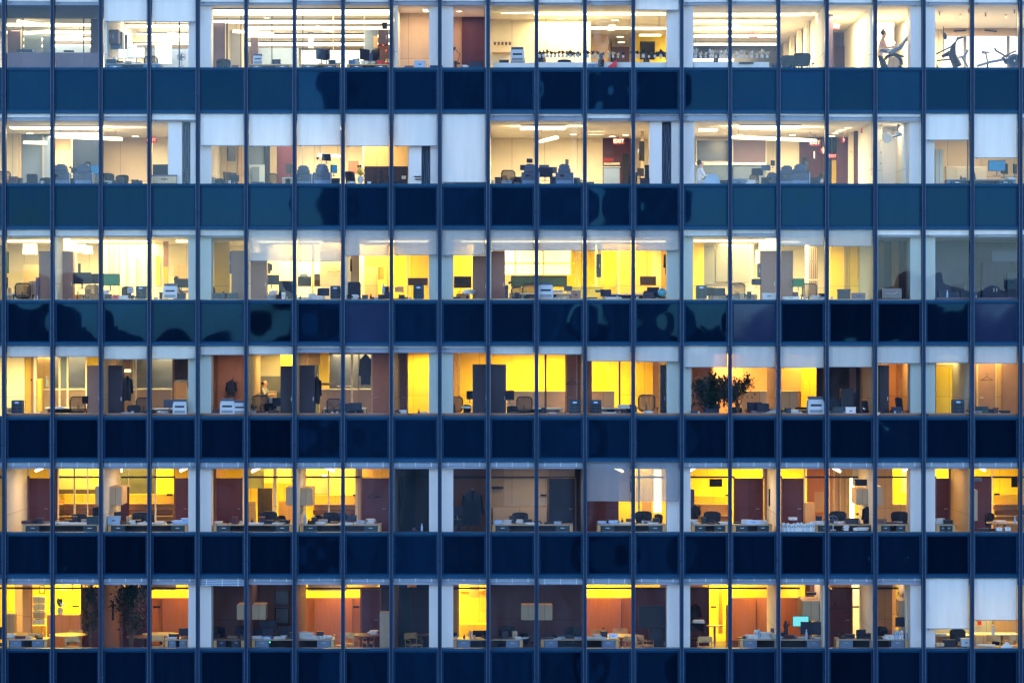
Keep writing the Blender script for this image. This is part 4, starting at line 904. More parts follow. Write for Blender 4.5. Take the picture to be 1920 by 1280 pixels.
def mkperson(desc, r, px, d, h, Jd, cloth, **kw):
    bk = Jd.pop('back'); Jm = dict(Jd); 
    class JJ(dict): pass
    j = JJ(Jm); j_back = bk
    return _person(desc, r, px, d, h, j, bk, cloth, **kw)
def _person(desc, r, px, d, h, j, bk, cloth, **kw):
    full = dict(j); keys = list(full)
    Jx = _K(full, bk); return person(desc, r, px, d, h, Jx, E, R, cloth, **kw)
class _K(dict):
    def __init__(s, d_, bk): super().__init__(d_); s.bk = bk
    def __getitem__(s, k): return s.bk if k == 'back' else super().__getitem__(k)
mkperson('person with dark bun on the elliptical trainer', 1, 1650, 2.0, .18, dict(J1), 'shirt_cream', bun=True, skin_if=lambda c: c.z > 1.46 or (abs(c.y) > .12 and c.z > 1.0))
bw(1, 1735, 1770, 8, 'cream'); bw(1, 1770, 1990, 8, 'cream', None, 45); bw(1, 1770, 1990, 7.6, 'wood_pale', 46, 67, .3, 'timber_bulkhead'); bw(1, 1770, 1990, 9.2, 'daylight_wall', 60, None, .05, 'bright_window')
for x in (1807, 1888): post(1, x, x+5, 8.6, 'mid_grey', 67, None)
for x, d in ((1762, 2.2), (1800, 2.9), (1816, 1.4), (1848, 2.5), (1886, 3), (1902, 1.5)):
    o = root('sprinkler', 'small ceiling sprinkler head in the gym', 'sprinkler', (X(x, d), d, CZ(1)), 1, x, 'ceiling sprinklers')
    b = MB(); b.tube([(X(x, d), d, CZ(1)), (X(x, d), d, CZ(1)-.1), (X(x, d), d, CZ(1)-.13)], [.02, .03, .012], 8); b.build('spray_head', 'tan', o); b = MB(); b.tube([(X(x, d), d, CZ(1)-.002), (X(x, d), d, CZ(1)-.012)], .07, 10); b.build('ceiling_plate', 'machine_white', o)
for x, y, q in ((1800, 58, -.05), (1820, 50, -.2), (1868, 50, .18), (1858, 58, .12)):
    b = MB(); b.rbox((0, 0, 0), (.42, .05, .045), 0, 0, q); o = b.build('wall_vent', 'charcoal'); o.location = (X(x, 7.5), 7.55, Z(y, 7.5)); tag(o, 'short dark slot in the timber bulkhead', 'vent', 1, x, 'slots in the timber bulkhead')
o = root('cable_machine', 'dark cable exercise machine with angled arms', 'exercise machine', (X(1785, 2), 2, FZ(1)), 1, 1785)
b = MB(); b.tube(L3((1796, 126, 2), (1785, 102, 2), (1788, 86, 2), (1796, 72, 2), (1806, 70, 2)), [.16, .13, .07, .05, .03], 8); b.build('main_tower', 'charcoal', o)
b = MB(); b.tube(L3((1755, 102, 1.9), (1775, 92, 1.9), (1792, 84, 1.9)), .028, 6); b.build('lever_arm', 'dark_blue', o)
b = MB(); b.tube(L3((1757, 126, 2), (1757, 114, 2), (1790, 111, 2)), .03, 6); b.build('foot_frame', 'dark_cab', o)
b = MB(); b.tube(L3((1766, 106, 2.1), (1780, 100, 2.1), (1792, 97, 2.1)), [.05, .08, .05], 8); b.build('seat_pad', 'dark_blue', o)
b = MB(); b.tube(L3((1769, 50, 2.2), (1769, 110, 2.2)), .012, 5); b.build('cable', 'charcoal', o)
b = MB(); b.ball(P(1772, 68, 2.2), .09, 8, (.8, .8, 1.3)); b.build('pulley', 'dark_cab', o)
b = MB(); b.tube(L3((1796, 108, 2.1), (1808, 106, 2.1), (1814, 94, 2.1)), [.03, .045, .05], 8); b.tube(L3((1804, 108, 2.1), (1815, 126, 2.1)), .03, 6); b.build('bench', 'blue_grey', o)
b = MB(); b.tube(L3((1757, 126, 2), (1757, 160, 2), (1815, 160, 2)), .03, 6); b.build('base_frame', 'charcoal', o)
o = root('rowing_bike', 'silver exercise bike with large round flywheel housing', 'exercise bike', (X(1870, 1.8), 1.8, FZ(1)), 1, 1872)
b = MB(); c = P(1901, 115, 1.8); b.tube([c+Vector((0, -.1, 0)), c+Vector((0, .12, 0))], .23, 20); b.build('flywheel_housing', 'machine_grey', o)
b = MB(); b.tube([c+Vector((0, -.13, 0)), c+Vector((0, -.102, 0))], .165, 20); b.build('flywheel', 'dark_blue', o)
b = MB(); b.tube([c+Vector((0, -.14, 0)), c+Vector((0, -.131, 0))], .03, 10); b.build('hub', 'paper', o)
b = MB(); b.tube(L3((1832, 124, 1.8), (1855, 117, 1.8), (1880, 112, 1.8), (1895, 112, 1.8)), .045, 8); b.build('main_beam', 'blue_grey', o)
b = MB(); b.tube(L3((1848, 99, 1.8), (1852, 118, 1.8)), .025, 6); b.build('seat_post', 'machine_grey', o)
b = MB(); b.tube(L3((1841, 98, 1.8), (1848, 99, 1.8), (1856, 98, 1.8)), [.06, .04, .02], 8); b.build('saddle', 'mid_grey', o)
b = MB(); b.tube(L3((1888, 108, 1.8), (1879, 102, 1.8), (1867, 95, 1.8), (1865, 90, 1.8)), .03, 6); b.tube(L3((1888, 106, 1.9), (1895, 100, 1.9), (1905, 96, 1.9)), .025, 6); b.build('handlebar', 'charcoal', o)
b = MB(); b.tube(L3((1888, 120, 1.8), (1880, 108, 1.8), (1890, 103, 1.8)), .06, 8); b.build('front_fork', 'machine_grey', o)
b = MB(); b.tube(L3((1832, 158, 1.8), (1905, 158, 1.8)), .04, 6); b.tube(L3((1852, 118, 1.8), (1850, 158, 1.8)), .03, 6); b.tube(L3((1900, 128, 1.8), (1900, 158, 1.8)), .04, 6); b.build('base_frame', 'charcoal', o)

# ================================================================== ROW 2 (second storey)
r = 2
for k, y in {-1: 222, 0: 221, 1: 219, 2: 219, 3: 226, 4: 274, 5: 274, 6: 274, 7: 274, 8: 274, 9: 342, 10: 217, 11: 218, 12: 223, 13: 217, 14: 217, 15: 218, 16: 218, 17: 220, 18: 220, 19: 263, 20: 296, 21: 222}.items():
    blind(r, k, y, 'blind')
for x, m in ((372, 'warm_white'), (915, 'cream'), (1279, 'cream'), (1644, 'warm_white'), (1735, 'cream')): sw(r, x, .18 if x in (915, 1644) else 1.1, 9, m)
zone(r, -80, 372, 1, 8.4, CR, 17); zone(r, 372, 820, 1, 8, CR, 13); zone(r, 829, 912, .6, 3, WH, 5); zone(r, 915, 1279, 1, 8.5, CR, 19); zone(r, 1279, 1644, 1, 8.5, CR, 18)
zone(r, 1646, 1730, .8, 3, WH, 12); zone(r, 1738, 2000, 1, 6, CR, 6)
bw(r, -90, 36, 6.5, 'cream'); bw(r, 34, 39, 6.2, 'tan'); bw(r, 36, 99, 6.5, 'blue_grey'); bw(r, 79, 82, 6.3, 'mid_grey'); bw(r, 99, 135, 7, 'tan', 260, 282); bw(r, 99, 135, 7, 'beige', 282, None); bw(r, 133, 137, 6.8, 'cream'); bw(r, 136, 188, 6.6, 'dark_blue', 262, None); bw(r, 99, 188, 7.5, 'mid_grey')
bw(r, 188, 279, 8.6, 'beige'); bw(r, 279, 372, 8.4, 'cream'); post(r, 284, 286, 5, 'tan', 268, None)
tube(r, 20, 186, 2.4, .02, .5); tube(r, 105, 190, 2.4, .22, .5, .1, what='broad suspended linear light glowing at ceiling'); pendant(r, 162, 259, 4.2, 2.6, ang=1.0); pendant(r, 66, 268, 6, .8, ang=1.2)
downlight(r, 56, 6, .12); downlight(r, 254, 7.5, .12); exit_sign(r, 284, 263, 7.6, .36)
for x in (115, 158): printer(r, x, .6, 0, 'copier', 1.0)
mon(r, 178, 1.0, .78, 'mon_blue', 0, .85); mon(r, 141, 1.6, .9, 'mon_pale', 20, .5); small(r, 136, 'lampd', 1.2, .85, 0, .7); mon(r, 302, 2.2, .80, 'mon', 0, 1.0); mon(r, 165, 1.3, 1.15, 'mon', 40, .35)
boxy(r, 308, .25, .57, .78, .27, 'tan', 'wide beige carton with lid on the sill', 'box', 'storage_box', .3, 0, 'purple_grey'); chair(r, 205, 1.0, 'task', 30, .92); chair(r, 225, 1.3, 'task', -20, .88); boxy(r, 252, .3, .57, .2, .12, 'black', 'small black bag on the sill', 'bag', 'hand_bag')
chair(r, 64, 1.2, 'high', 30, .8); chair(r, 85, 1.4, 'task', 0, .8); boxy(r, 24, .3, .57, .26, .22, 'maroon', 'maroon bag with handle on the sill', 'bag', 'hand_bag'); chair(r, 5, 1.2, 'mesh', 0, .95); boxy(r, 136, .6, .5, .3, .25, 'dark_blue', 'dark blue box between two copiers', 'box'); stack(r, 200, .4, .57, 4)
boxy(r, 262, .3, .57, .12, .09, 'charcoal', 'tiny dark box right of the bag', 'box')
# bays 5-9
bw(r, 372, 398, 6, 'mid_grey'); bw(r, 398, 466, 7, 'cream'); post(r, 444, 447, 5, 'tan'); bw(r, 447, 462, 4.8, 'tan'); tvset(r, 427, 440, 275, 302, 4.5, .6, 'smoke', 'small television with pale moving picture on the wall', 'smoke'); post(r, 425, 427, 4.6, 'wood_warm')
bw(r, 464, 499, 6, 'blue_grey'); bw(r, 467, 496, 5.7, 'pale_blue', 309, None, .06, 'lit_doorway'); bw(r, 472, 486, 5.6, 'blue_grey', 313, None, .05, 'door_leaf'); bw(r, 497, 506, 5.9, 'charcoal'); bw(r, 504, 520, 7, 'cream'); bw(r, 519, 550, 6, 'maroon'); bw(r, 546, 720, 7.5, 'cream'); post(r, 567, 568.5, 6.5, 'mid_grey'); bw(r, 653, 672, 6, 'brown_cab', 302, 326, .1, 'wall_cabinet')
bw(r, 680, 765, 5, 'gold_wall', None, 312); bw(r, 680, 683, 4.8, 'cream'); cab(r, 683, 764, 312, 3.4, .5, 'dark_cab', None, 4, 'long dark brown sideboard below the yellow wall', 'sideboard', 'sideboard', None); bw(r, 765, 825, 5.5, 'cream')
printer(r, 569, .6, 0, 'copier', .96); printer(r, 604, .6, 0, 'copier', 1.0); mon(r, 612, 1.2, 1.25, 'mon', 40, .65); mon(r, 626, 1.1, .84, 'mon_blue', 65, .75); mon(r, 543, 1.4, .82, 'mon_pale', 70, .9); small(r, 600, 'lampd', 1.2, 1.1, 0, .8)
pendant(r, 617, 292, 2.5, .9, ang=.8); tube(r, 559, 640, 2.2, .05, .5); tube(r, 745, 768, 3.0, .1, .4); tube(r, 650, 672, 6, .2, .3)
chair(r, 408, 1.6, 'mesh', 90, .95); chair(r, 436, 1.4, 'high', 60, .86); chair(r, 446, 1.8, 'high', 60, .86); chair(r, 516, 1.5, 'mesh', 40, .9); desk(r, 404, 416, .6, .5, .74, 'charcoal', 'charcoal', 'charcoal', False, False, 'small black side desk'); desk(r, 529, 550, .7, .7, .78, 'cream', 'purple_grey', 'tan', False, False, 'beige topped desk edge under the blind')
chair(r, 665, 1.5, 'high', 50, .88); chair(r, 726, 1.4, 'high', 80, .92); chair(r, 744, 1.6, 'task', 0, .72); small(r, 680, 'lampd', 1.0, .7, 0, 1.1); boxy(r, 757, .9, .74, .12, .10, 'cream', 'cream cup holder on the desk', 'box'); boxy(r, 692, .3, .57, .1, .06, 'paper', 'tiny white box on the sill', 'box'); boxy(r, 628, .6, .55, .3, .2, 'charcoal', 'dark box beside the copier', 'box')
boxy(r, 483, .3, .57, .4, .05, 'machine_grey', 'flat grey document tray', 'tray', 'document_tray'); vase(r, 676, .7, .6, 'yellow_wall', 'bright yellow dried flowers in a vase', 2.2)
for y, xx in ((331, 783), (336, 785)): boxy(r, xx, .3, (640-y)*S-FZ(2), .22, .03, 'charcoal', 'thin black folder leaning on the column base', 'folder', 'folder')
# bays 11-14
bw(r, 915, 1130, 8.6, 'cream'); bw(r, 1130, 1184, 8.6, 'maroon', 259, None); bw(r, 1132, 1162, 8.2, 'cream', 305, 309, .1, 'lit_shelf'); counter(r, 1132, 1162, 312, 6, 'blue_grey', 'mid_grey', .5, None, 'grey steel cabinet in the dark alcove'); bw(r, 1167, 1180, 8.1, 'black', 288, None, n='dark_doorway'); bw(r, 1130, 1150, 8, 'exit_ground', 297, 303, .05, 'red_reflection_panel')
bw(r, 1184, 1279, 9, 'cream'); bw(r, 1202, 1207, 5, 'tan'); tube(r, 975, 1060, 2.3, .03, .8, .06, what='broad glowing linear ceiling panel'); pendant(r, 1029, 262, 3, 2.2, ang=-.25)
for x, d in ((1075, 6.5), (1148, 7.5), (1173, 6.8)): downlight(r, x, d, .11)
exit_sign(r, 1160, 265, 6.8, .37); tvset(r, 1199, 1207, 265, 302, 4, 1.1, 'charcoal', 'thin wall television seen almost edge on')
for q, (x0, x1, y) in enumerate(((1104, 1136, 233), (1104, 1134, 239), (1103, 1130, 252))): bw(r, x0, x1, 2+q*1.6, 'mid_grey', y, y+1.2, .2, 'ceiling_vent')
printer(r, 994, .6, 0, 'copier', 1.0); printer(r, 1058, .6, 0, 'copier', 1.0); mon(r, 983, 1.4, .98, 'mon', 0, .5); mon(r, 993, 1.2, 1.22, 'mon', 30, .4); mon(r, 1022, 1.4, .7, 'mon', 10, .9); mon(r, 1063, 1.3, 1.15, 'mon_pale', 70, .5); mon(r, 1020, 2.2, .98, 'mon_pale', 0, .6); mon(r, 1035, 2, .9, 'mon_pale', 0, .6)
chair(r, 936, 1.4, 'mesh', -60, .82); chair(r, 957, 1.1, 'mesh', 20, .98); chair(r, 968, 1.3, 'task', 0, .82); chair(r, 1107, 1.7, 'mesh', 90, .96); chair(r, 1178, 1.5, 'high', -50, .86); boxy(r, 980, .4, .57, .14, .22, 'black', 'small upright black speaker on the ledge', 'speaker', 'loudspeaker'); boxy(r, 1080, .4, .5, .26, .26, 'charcoal', 'charcoal box right of the copier', 'box'); boxy(r, 1040, .5, .5, .3, .3, 'charcoal', 'dark box left of the copier', 'box'); small(r, 1092, 'phone', .5, .57)
mon(r, 1201, 1.5, .76, 'mon_pale', 60, .75); boxy(r, 1213, .9, .74, .12, .45, 'teal_grey', 'tall teal green bin beside the column', 'bin', 'waste_bin'); boxy(r, 1209, .5, .5, .3, .25, 'dark_cab', 'dark brown box by the column', 'box')
# bays 15-18
bw(r, 1279, 1365, 8, 'beige', None, 306); bw(r, 1279, 1365, 8, 'blue_grey', 310, None); bw(r, 1365, 1372, 7, 'cream'); bw(r, 1279, 1480, 8.6, 'cream'); bw(r, 1304, 1436, 6.6, 'cream', 305, 309, .25, 'shelf_ledge'); bw(r, 1375, 1435, 8, 'blue_grey', 311, None, n='wall_panel')
picture(r, 1305, 1366, 262, 304, 7.9, 'smoke', 'cream', 'large framed glass board on the wall'); picture(r, 1373, 1437, 262, 308, 7.9, 'purple_grey', 'cream', 'large framed glass board on the wall')
bw(r, 1462, 1500, 8.3, 'cream'); bw(r, 1499, 1552, 8.2, 'maroon'); bw(r, 1503, 1513, 8, 'dark_blue', 295, None); bw(r, 1552, 1592, 8.2, 'dark_blue'); bw(r, 1560, 1568, 8, 'ochre', 300, None, n='lit_gap'); bw(r, 1570, 1590, 6.5, 'maroon', 258, None); bw(r, 1591, 1601, 6, 'cream'); bw(r, 1601, 1621, 5, 'maroon', 240, None); bw(r, 1620, 1644, 4.2, 'cream'); plaque(r, 1596, 285, 5.9, .06, 'metal')
tube(r, 1385, 1500, 2.2, .02, .9, .05, what='broad glowing linear ceiling panel'); tube(r, 1310, 1345, 2.2, .1, .5); pendant(r, 1452, 261, 4.5, 3.4, ang=1.05)
for x, d in ((1387, 7), (1486, 6.8), (1580, 4.2), (1572, 5), (1566, 6), (1560, 7.4), (1590, 3.2)): downlight(r, x, d, .11)
exit_sign(r, 1528, 268, 6.5, .37); exit_sign(r, 1580, 263, 6, .3, 1.3); exit_sign(r, 1617, 246, 3.8, .26, 1.3); exit_sign(r, 1543, 282, 8.0, .3, .9); exit_sign(r, 1560, 293, 7.9, .3, .3)
for x, y0, y1 in ((1526, 284, 297), (1543, 276, 288), (1580, 256, 268)): bw(r, x, x+1.6, 6.3, 'exit_red', y0, y1, .03, 'red_indicator_strip')
printer(r, 1475, .6, 0, 'copier', .96); printer(r, 1500, .6, 0, 'copier', 1.0); printer(r, 1447, .6, 0, 'copier', .78); mon(r, 1420, 1.5, .78, 'mon', 0, .7); mon(r, 1436, 1.3, .95, 'mon_pale', 0, .55); mon(r, 1449, 1.3, 1.12, 'mon', 60, .5); mon(r, 1512, 1.3, 1.1, 'mon_pale', 60, .5); chair(r, 1421, 1.2, 'mesh', 40, .84); boxy(r, 1437, .4, .5, .3, .27, 'charcoal', 'charcoal box beside the small copier', 'box'); boxy(r, 1527, .4, .5, .34, .26, 'charcoal', 'charcoal box right of the copiers', 'box'); stack(r, 1408, .4, .57, 5, .3); vase(r, 1540, .5, .6, 'leaf', 'small green plant near the red corridor', 1.4); chair(r, 1560, 1.6, 'high', 90, .88); boxy(r, 1385, .4, .5, .4, .22, 'blue_grey', 'grey blue box near the papers', 'box')
Js = dict(J); Js.update({'pel': (0, 0, .50), 'wai': (.02, 0, .68), 'che': (.05, 0, .90), 'nek': (.07, 0, 1.06), 'head': (.09, 0, 1.19), 'top': (.09, 0, 1.28), 'shl': (.06, .18, 1.0), 'ell': (.16, .24, .78), 'hal': (.38, .18, .80), 'fil': (.45, .16, .81), 'shr': (.06, -.18, 1.0), 'elr': (.18, -.24, .78), 'har': (.38, -.16, .82), 'fir': (.45, -.14, .83),
    'hil': (.04, .1, .50), 'knl': (.42, .12, .50), 'fol': (.42, .12, .1), 'tol': (.56, .12, .05), 'hir': (.04, -.1, .50), 'knr': (.42, -.12, .50), 'for': (.42, -.12, .1), 'tor': (.56, -.12, .05)})
def seated(desc, r, px, d, rz, cloth, h=0, **kw):
    j = dict(Js); j['back'] = (-1, 0); return mkperson(desc, r, px, d, h, j, cloth, rz=rz, skin_if=lambda c: c.z > 1.04 or (c.x > .30 and c.z > .7), **kw)
seated('person in white shirt with dark hair, sitting', 2, 1309, 1.1, .15, 'shirt_white', .05)
b = MB(); b.prism([(-.24, 0), (.28, 0), (.24, .2), (.12, .33), (-.02, .34), (-.2, .22)], -.08, .1, lambda x, z: .04*math.sin(x*22)); o = b.build('draped_shirt', 'pale_blue'); o.location = (X(1334, .5), .5, FZ(2)+.55); tag(o, 'pale blue shirt draped over a chair', 'shirt', 2, 1334)
# bays 19-21
bw(r, 1644, 1735, 3.2, 'paper'); bw(r, 1644, 1654, 1.8, 'cream'); sw(r, 1705, 1.1, 3.2, 'warm_white')
for y in (240, 262, 284, 305): bw(r, 1651, 1653, 1.7, 'tan', y, y+3, .05, 'hinge')
o = root('ceiling_dish', 'white dish on a ceiling pole', 'lamp', (X(1682, 1.6), 1.6, CZ(2)), 2, 1680)  # a plain white dish that gives no light
b = MB(); b.tube([P(1684, 226, 1.6), P(1684, 252, 1.6)], .025, 6); b.build('ceiling_pole', 'charcoal', o)
b = MB(); b.tube([P(1670, 258, 1.5), P(1664, 258.5, 1.35), P(1662, 259, 1.3)], [.07, .17, .175], 18); b.build('dish', 'paper', o)
b = MB(); b.tube([P(1670, 258, 1.5), P(1690, 251, 1.6)], .035, 6); b.rbox(P(1684, 252, 1.6), (.14, .12, .14)); b.tube([P(1688, 249, 1.5), P(1690, 255, 1.5)], .02, 6); b.build('clamp', 'blue_grey', o)
bw(r, 1735, 2000, 5.8, 'beige'); cab(r, 1754, 1768, 280, 1.6, .5, 'cream', None, 1, 'cream tall narrow cupboard beside the column', 'cupboard'); cab(r, 1774, 1850, 312, 3.5, .4, 'cream', None, 4, 'low cream cupboard along the back wall', 'cupboard'); post(r, 1814, 1816, 2, 'charcoal'); desk(r, 1776, 1905, .8, .7, .72, 'blue_grey', 'teal_grey', 'blue_grey', what='long grey blue desk below the lowered blinds')
mon(r, 1869, 1.1, .86, 'mon_blue', 0, 1.02); mon(r, 1883, 1.5, .80, 'mon', 60, 1.0); chair(r, 1837, 2.0, 'high', 70, .88); stack(r, 1895, .9, .73, 3, .3); mon(r, 1903, 1.2, .8, 'mon', 70, .9); small(r, 1806, 'phone', 1.0, .72)

for x, d, p in ((110, 2.6, 5), (165, 3.0, 6), (225, 3.2, 3), (600, 2.5, 5), (1000, 2.6, 4), (1040, 2.6, 6), (1400, 2.6, 5), (1450, 3, 6), (1500, 3, 3)): uplight(2, x, d, p*.8)
# ================================================================== ROW 3 (third storey)
r = 3
for k, y in {-1: 443, 0: 443, 1: 443, 2: 443, 3: 441, 4: 443, 5: 490, 6: 490, 7: 479, 8: 479, 9: 479, 10: 470, 11: 470, 12: 470, 13: 470, 14: 443, 15: 439, 16: 461, 17: 461, 18: 441, 19: 441, 20: 441, 21: 441}.items():
    blind(r, k, y, 'sheer' if 461 <= y <= 490 else 'sheer_light' if k < 18 else 'blind')
for x in (103, 462, 646, 918): sw(r, x, .18, 4.6, 'warm_white')
for x in (372, 827, 1279, 1735): sw(r, x, 1.1, 9, 'warm_white')
sw(r, 1645, .18, 9, 'blue_grey')
zone(r, -80, 372, 1.2, 8.6, YL, 19); zone(r, 372, 827, 1.2, 8.6, YL, 17); zone(r, 829, 1000, 1, 8.6, YL, 15); zone(r, 1000, 1279, 1, 8.6, (1, .72, .08), 17); zone(r, 1279, 1644, 1.2, 8.6, YL, 19)
bw(r, -90, 990, 9, 'warm_white'); bw(r, 1110, 1279, 9, 'yellow_wall'); bw(r, 990, 1110, 9, 'yellow_wall'); bw(r, 1279, 1650, 9, 'warm_white'); bw(r, 1650, 2010, 5, 'blue_grey')
for x0, x1, d in ((14, 94, 2.4), (107, 186, 2.6), (194, 276, 2.6), (330, 352, 2.4), (485, 550, 3), (556, 606, 3), (690, 802, 2.6), (864, 1290, 2.6), (1301, 1455, 2.2), (1465, 1500, 3)): tube(r, x0, x1, d, .02, .2)
counter(r, 8, 372, 561, .12, 'brown_cab', 'tan', .4, what='long brown ledge cabinet below the windows'); counter(r, 372, 827, 561, .12, 'brown_cab', 'tan', .4, what='long brown ledge cabinet below the windows'); counter(r, 827, 1279, 560, .12, 'brown_cab', 'tan', .4, what='long brown ledge cabinet below the windows'); counter(r, 1279, 1735, 561, .12, 'brown_cab', 'tan', .4, what='long brown ledge cabinet below the windows')
BC = 'tall brown cupboard rising above the desks'
bw(r, 44, 72, 4.8, 'tan', 496, None, n='wall_panel'); picture(r, 11, 17, 472, 512, 3.5, 'green', 'black', 'narrow green poster on the wall'); picture(r, 9, 15, 520, 540, 3.5, 'leaf', 'black', 'small green framed poster low on the wall')
cab(r, 73, 98, 471, 1.4, .5, 'brown_cab', None, 1, BC); cab(r, 67, 73, 520, 1.3, .5, 'purple_grey', None, 1, 'narrow mauve side cupboard', 'cupboard'); cab(r, 54, 68, 527, 2.2, .4, 'tan', None, 1, 'low tan cupboard beside the tall one', 'cupboard'); cab(r, 110, 137, 471, 1.4, .5, 'brown_cab', None, 1, BC)
shade(r, 56, 467, 3, .42, .34); shade(r, 121, 458, 1.8, .38, .38); shade(r, 153, 466, 4.5, .3, .25); shade(r, 165, 469, 5, .28, .25); shade(r, 263, 472, 4.5, .22, .4)
chair(r, 44, 1.6, 'mesh', 15, 1.04); chair(r, 174, 1.6, 'mesh', 10, .98); chair(r, 118, 1.3, 'side', 0, .92); desk(r, 12, 100, 2.4, .8, .76, 'paper', 'tan', 'tan', what='pale topped desk behind the chair'); desk(r, 139, 188, 2.4, .8, .76, 'paper', 'tan', 'tan', what='pale topped desk behind the chair')
bw(r, 146, 151, 4.4, 'black', 494, 516, .06, 'wall_screen'); mon(r, 154, 1.5, .92, 'mon', 0, 1.1); mon(r, 178, 2.0, .96, 'mon', -20, .95)
for x in (192, 204, 212, 222, 236, 255): bw(r, x, x+1.6, 5.2, 'tan', n='panel_joint')
bw(r, 192, 276, 5.3, 'cream'); mon(r, 207, 1.0, .85, 'mon_green', -8, 1.15); printer(r, 265, .3, .57, 'printer', 1.0); printer(r, 279 if 0 else 245, .9, .76, 'laser', .5); chair(r, 246, 2, 'task', 60, .98); boxy(r, 202, .35, .57, .2, .16, 'maroon', 'dark red box on the brown ledge', 'box'); boxy(r, 216, .35, .57, .16, .14, 'red', 'red box beside the dark red one', 'box'); stack(r, 230, .3, .57, 5, .34); stack(r, 197, .5, .57, 12, .2)
bw(r, 285, 306, 5, 'cream'); bw(r, 292, 300, 4.9, 'yellow_wall', 480, 534, .04, 'door_panel'); bw(r, 306, 315, 4.6, 'brown_cab', 447, 500); bw(r, 306, 315, 4.6, 'ochre', 500, None); bw(r, 326, 350, 6.5, 'tan', 496, 525, .1, 'wall_panel'); printer(r, 320, .3, .57, 'laser', 1.15); boxy(r, 338, .3, .57, .3, .19, 'dark_blue', 'dark blue box right of the white printer', 'box'); boxy(r, 301, .3, .57, .08, .22, 'charcoal', 'small dark speaker left of the printer', 'speaker', 'loudspeaker'); mon(r, 340, 2.6, .86, 'mon', 0, .85); boxy(r, 291, .3, .57, .1, .06, 'paper', 'tiny white cup like box', 'box')
seated('person with dark hair bending behind a monitor', 3, 328, 3.3, 0, 'maroon', .05)
bw(r, 375, 431, 4.8, 'yellow_wall'); bw(r, 395, 400, 4.6, 'cream'); cab(r, 434, 462, 470, 1.4, .5, 'brown_cab', None, 1, BC); cab(r, 430.5, 434, 471, 1.45, .4, 'purple_grey', 513, 1, 'narrow grey shelf unit fixed beside the brown cupboard', 'cupboard'); boxy(r, 410, .3, .57, .36, .2, 'teal_grey', 'dark teal crate on the ledge', 'crate', 'storage_crate'); boxy(r, 435, .3, .57, .32, .2, 'teal_grey', 'dark teal crate with open lid', 'crate', 'storage_crate'); small(r, 422, 'lampd', .4, .57, 0, .55); chair(r, 405, 1.8, 'high', 60, .86)
cab(r, 470, 500, 473, 1.2, .5, 'brown_cab', None, 1, BC); coat(r, 505, 492, 514, 4, .12, 'black', 'narrow black item hanging on the wall'); bw(r, 500, 552, 5.4, 'cream'); mon(r, 509, 1.7, .92, 'mon', 0, .95); chair(r, 538, 1.2, 'high', 12, 1.02); desk(r, 500, 550, 1.9, .7, .76, 'paper', 'tan', 'tan', False, True, 'pale desk behind the high back chair'); boxy(r, 531, .3, .57, .1, .22, 'paper', 'slim white box standing on the ledge', 'box'); stack(r, 512, .9, .74, 5, .24)
bw(r, 556, 600, 5.6, 'cream'); bw(r, 600, 646, 3.6, 'cream'); post(r, 585, 588, 4, 'wood_pale'); picture(r, 558, 584, 518, 537, 4, 'black', 'dark_cab', 'dark low wall screen above the desk'); picture(r, 589, 605, 513, 537, 4, 'dark_cab', 'black', 'dark shelf picture above the desk'); bw(r, 562, 577, 4.1, 'blue_grey', 513, 518, .06, 'wall_panel'); hanger(r, 626, 502, 3.6, 'wood_warm'); printer(r, 629, .3, .57, 'printer', 1.0); stack(r, 565, .5, .57, 3, .36); stack(r, 585, .6, .57, 8, .3); stack(r, 600, .4, .57, 4, .3); boxy(r, 592, .3, .57, .2, .1, 'machine_white', 'white box on the ledge', 'box')
bw(r, 650, 674, 3.0, 'tan'); bw(r, 674, 683, 5, 'cream'); bw(r, 683, 709, 4.4, 'orange_wall', 500, None, .1, 'cupboard_panel'); bw(r, 683, 827, 6, 'yellow_wall'); bw(r, 725, 728, 5, 'wood_warm'); coat(r, 654, 480, 521, 2.8, .12, 'black', 'long black coat hanging beside the window post'); chair(r, 664, 1.0, 'high', 5, .98); boxy(r, 684, .3, .57, .18, .14, 'teal_grey', 'small teal box on the brown ledge', 'box'); boxy(r, 715, .3, .57, .2, .15, 'black', 'small black box on the brown ledge', 'box'); boxy(r, 698, .3, .57, .1, .07, 'dark_cab', 'tiny brown box on the brown ledge', 'box'); small(r, 719, 'bottle', .6, .74, 0, 1.5); mon(r, 724, 1.0, .7, 'mon', 60, .6); picture(r, 709, 720, 500, 525, 4.5, 'ochre', 'wood_warm', 'narrow ochre door panel')
post(r, 763, 766, 4.4, 'cream'); picture(r, 765, 802, 521, 535, 4.3, 'dark_cab', 'dark_cab', 'long low dark wall shelf with pictures'); picture(r, 740, 757, 537, 548, 3.5, 'wood_warm', 'cream', 'small framed photograph by the ledge'); printer(r, 785, .3, .57, 'printer', 1.05); boxy(r, 753, .3, .57, .18, .14, 'black', 'small black cube box on the ledge', 'box'); boxy(r, 768, .3, .57, .1, .05, 'cream', 'tiny cream box on the ledge', 'box')
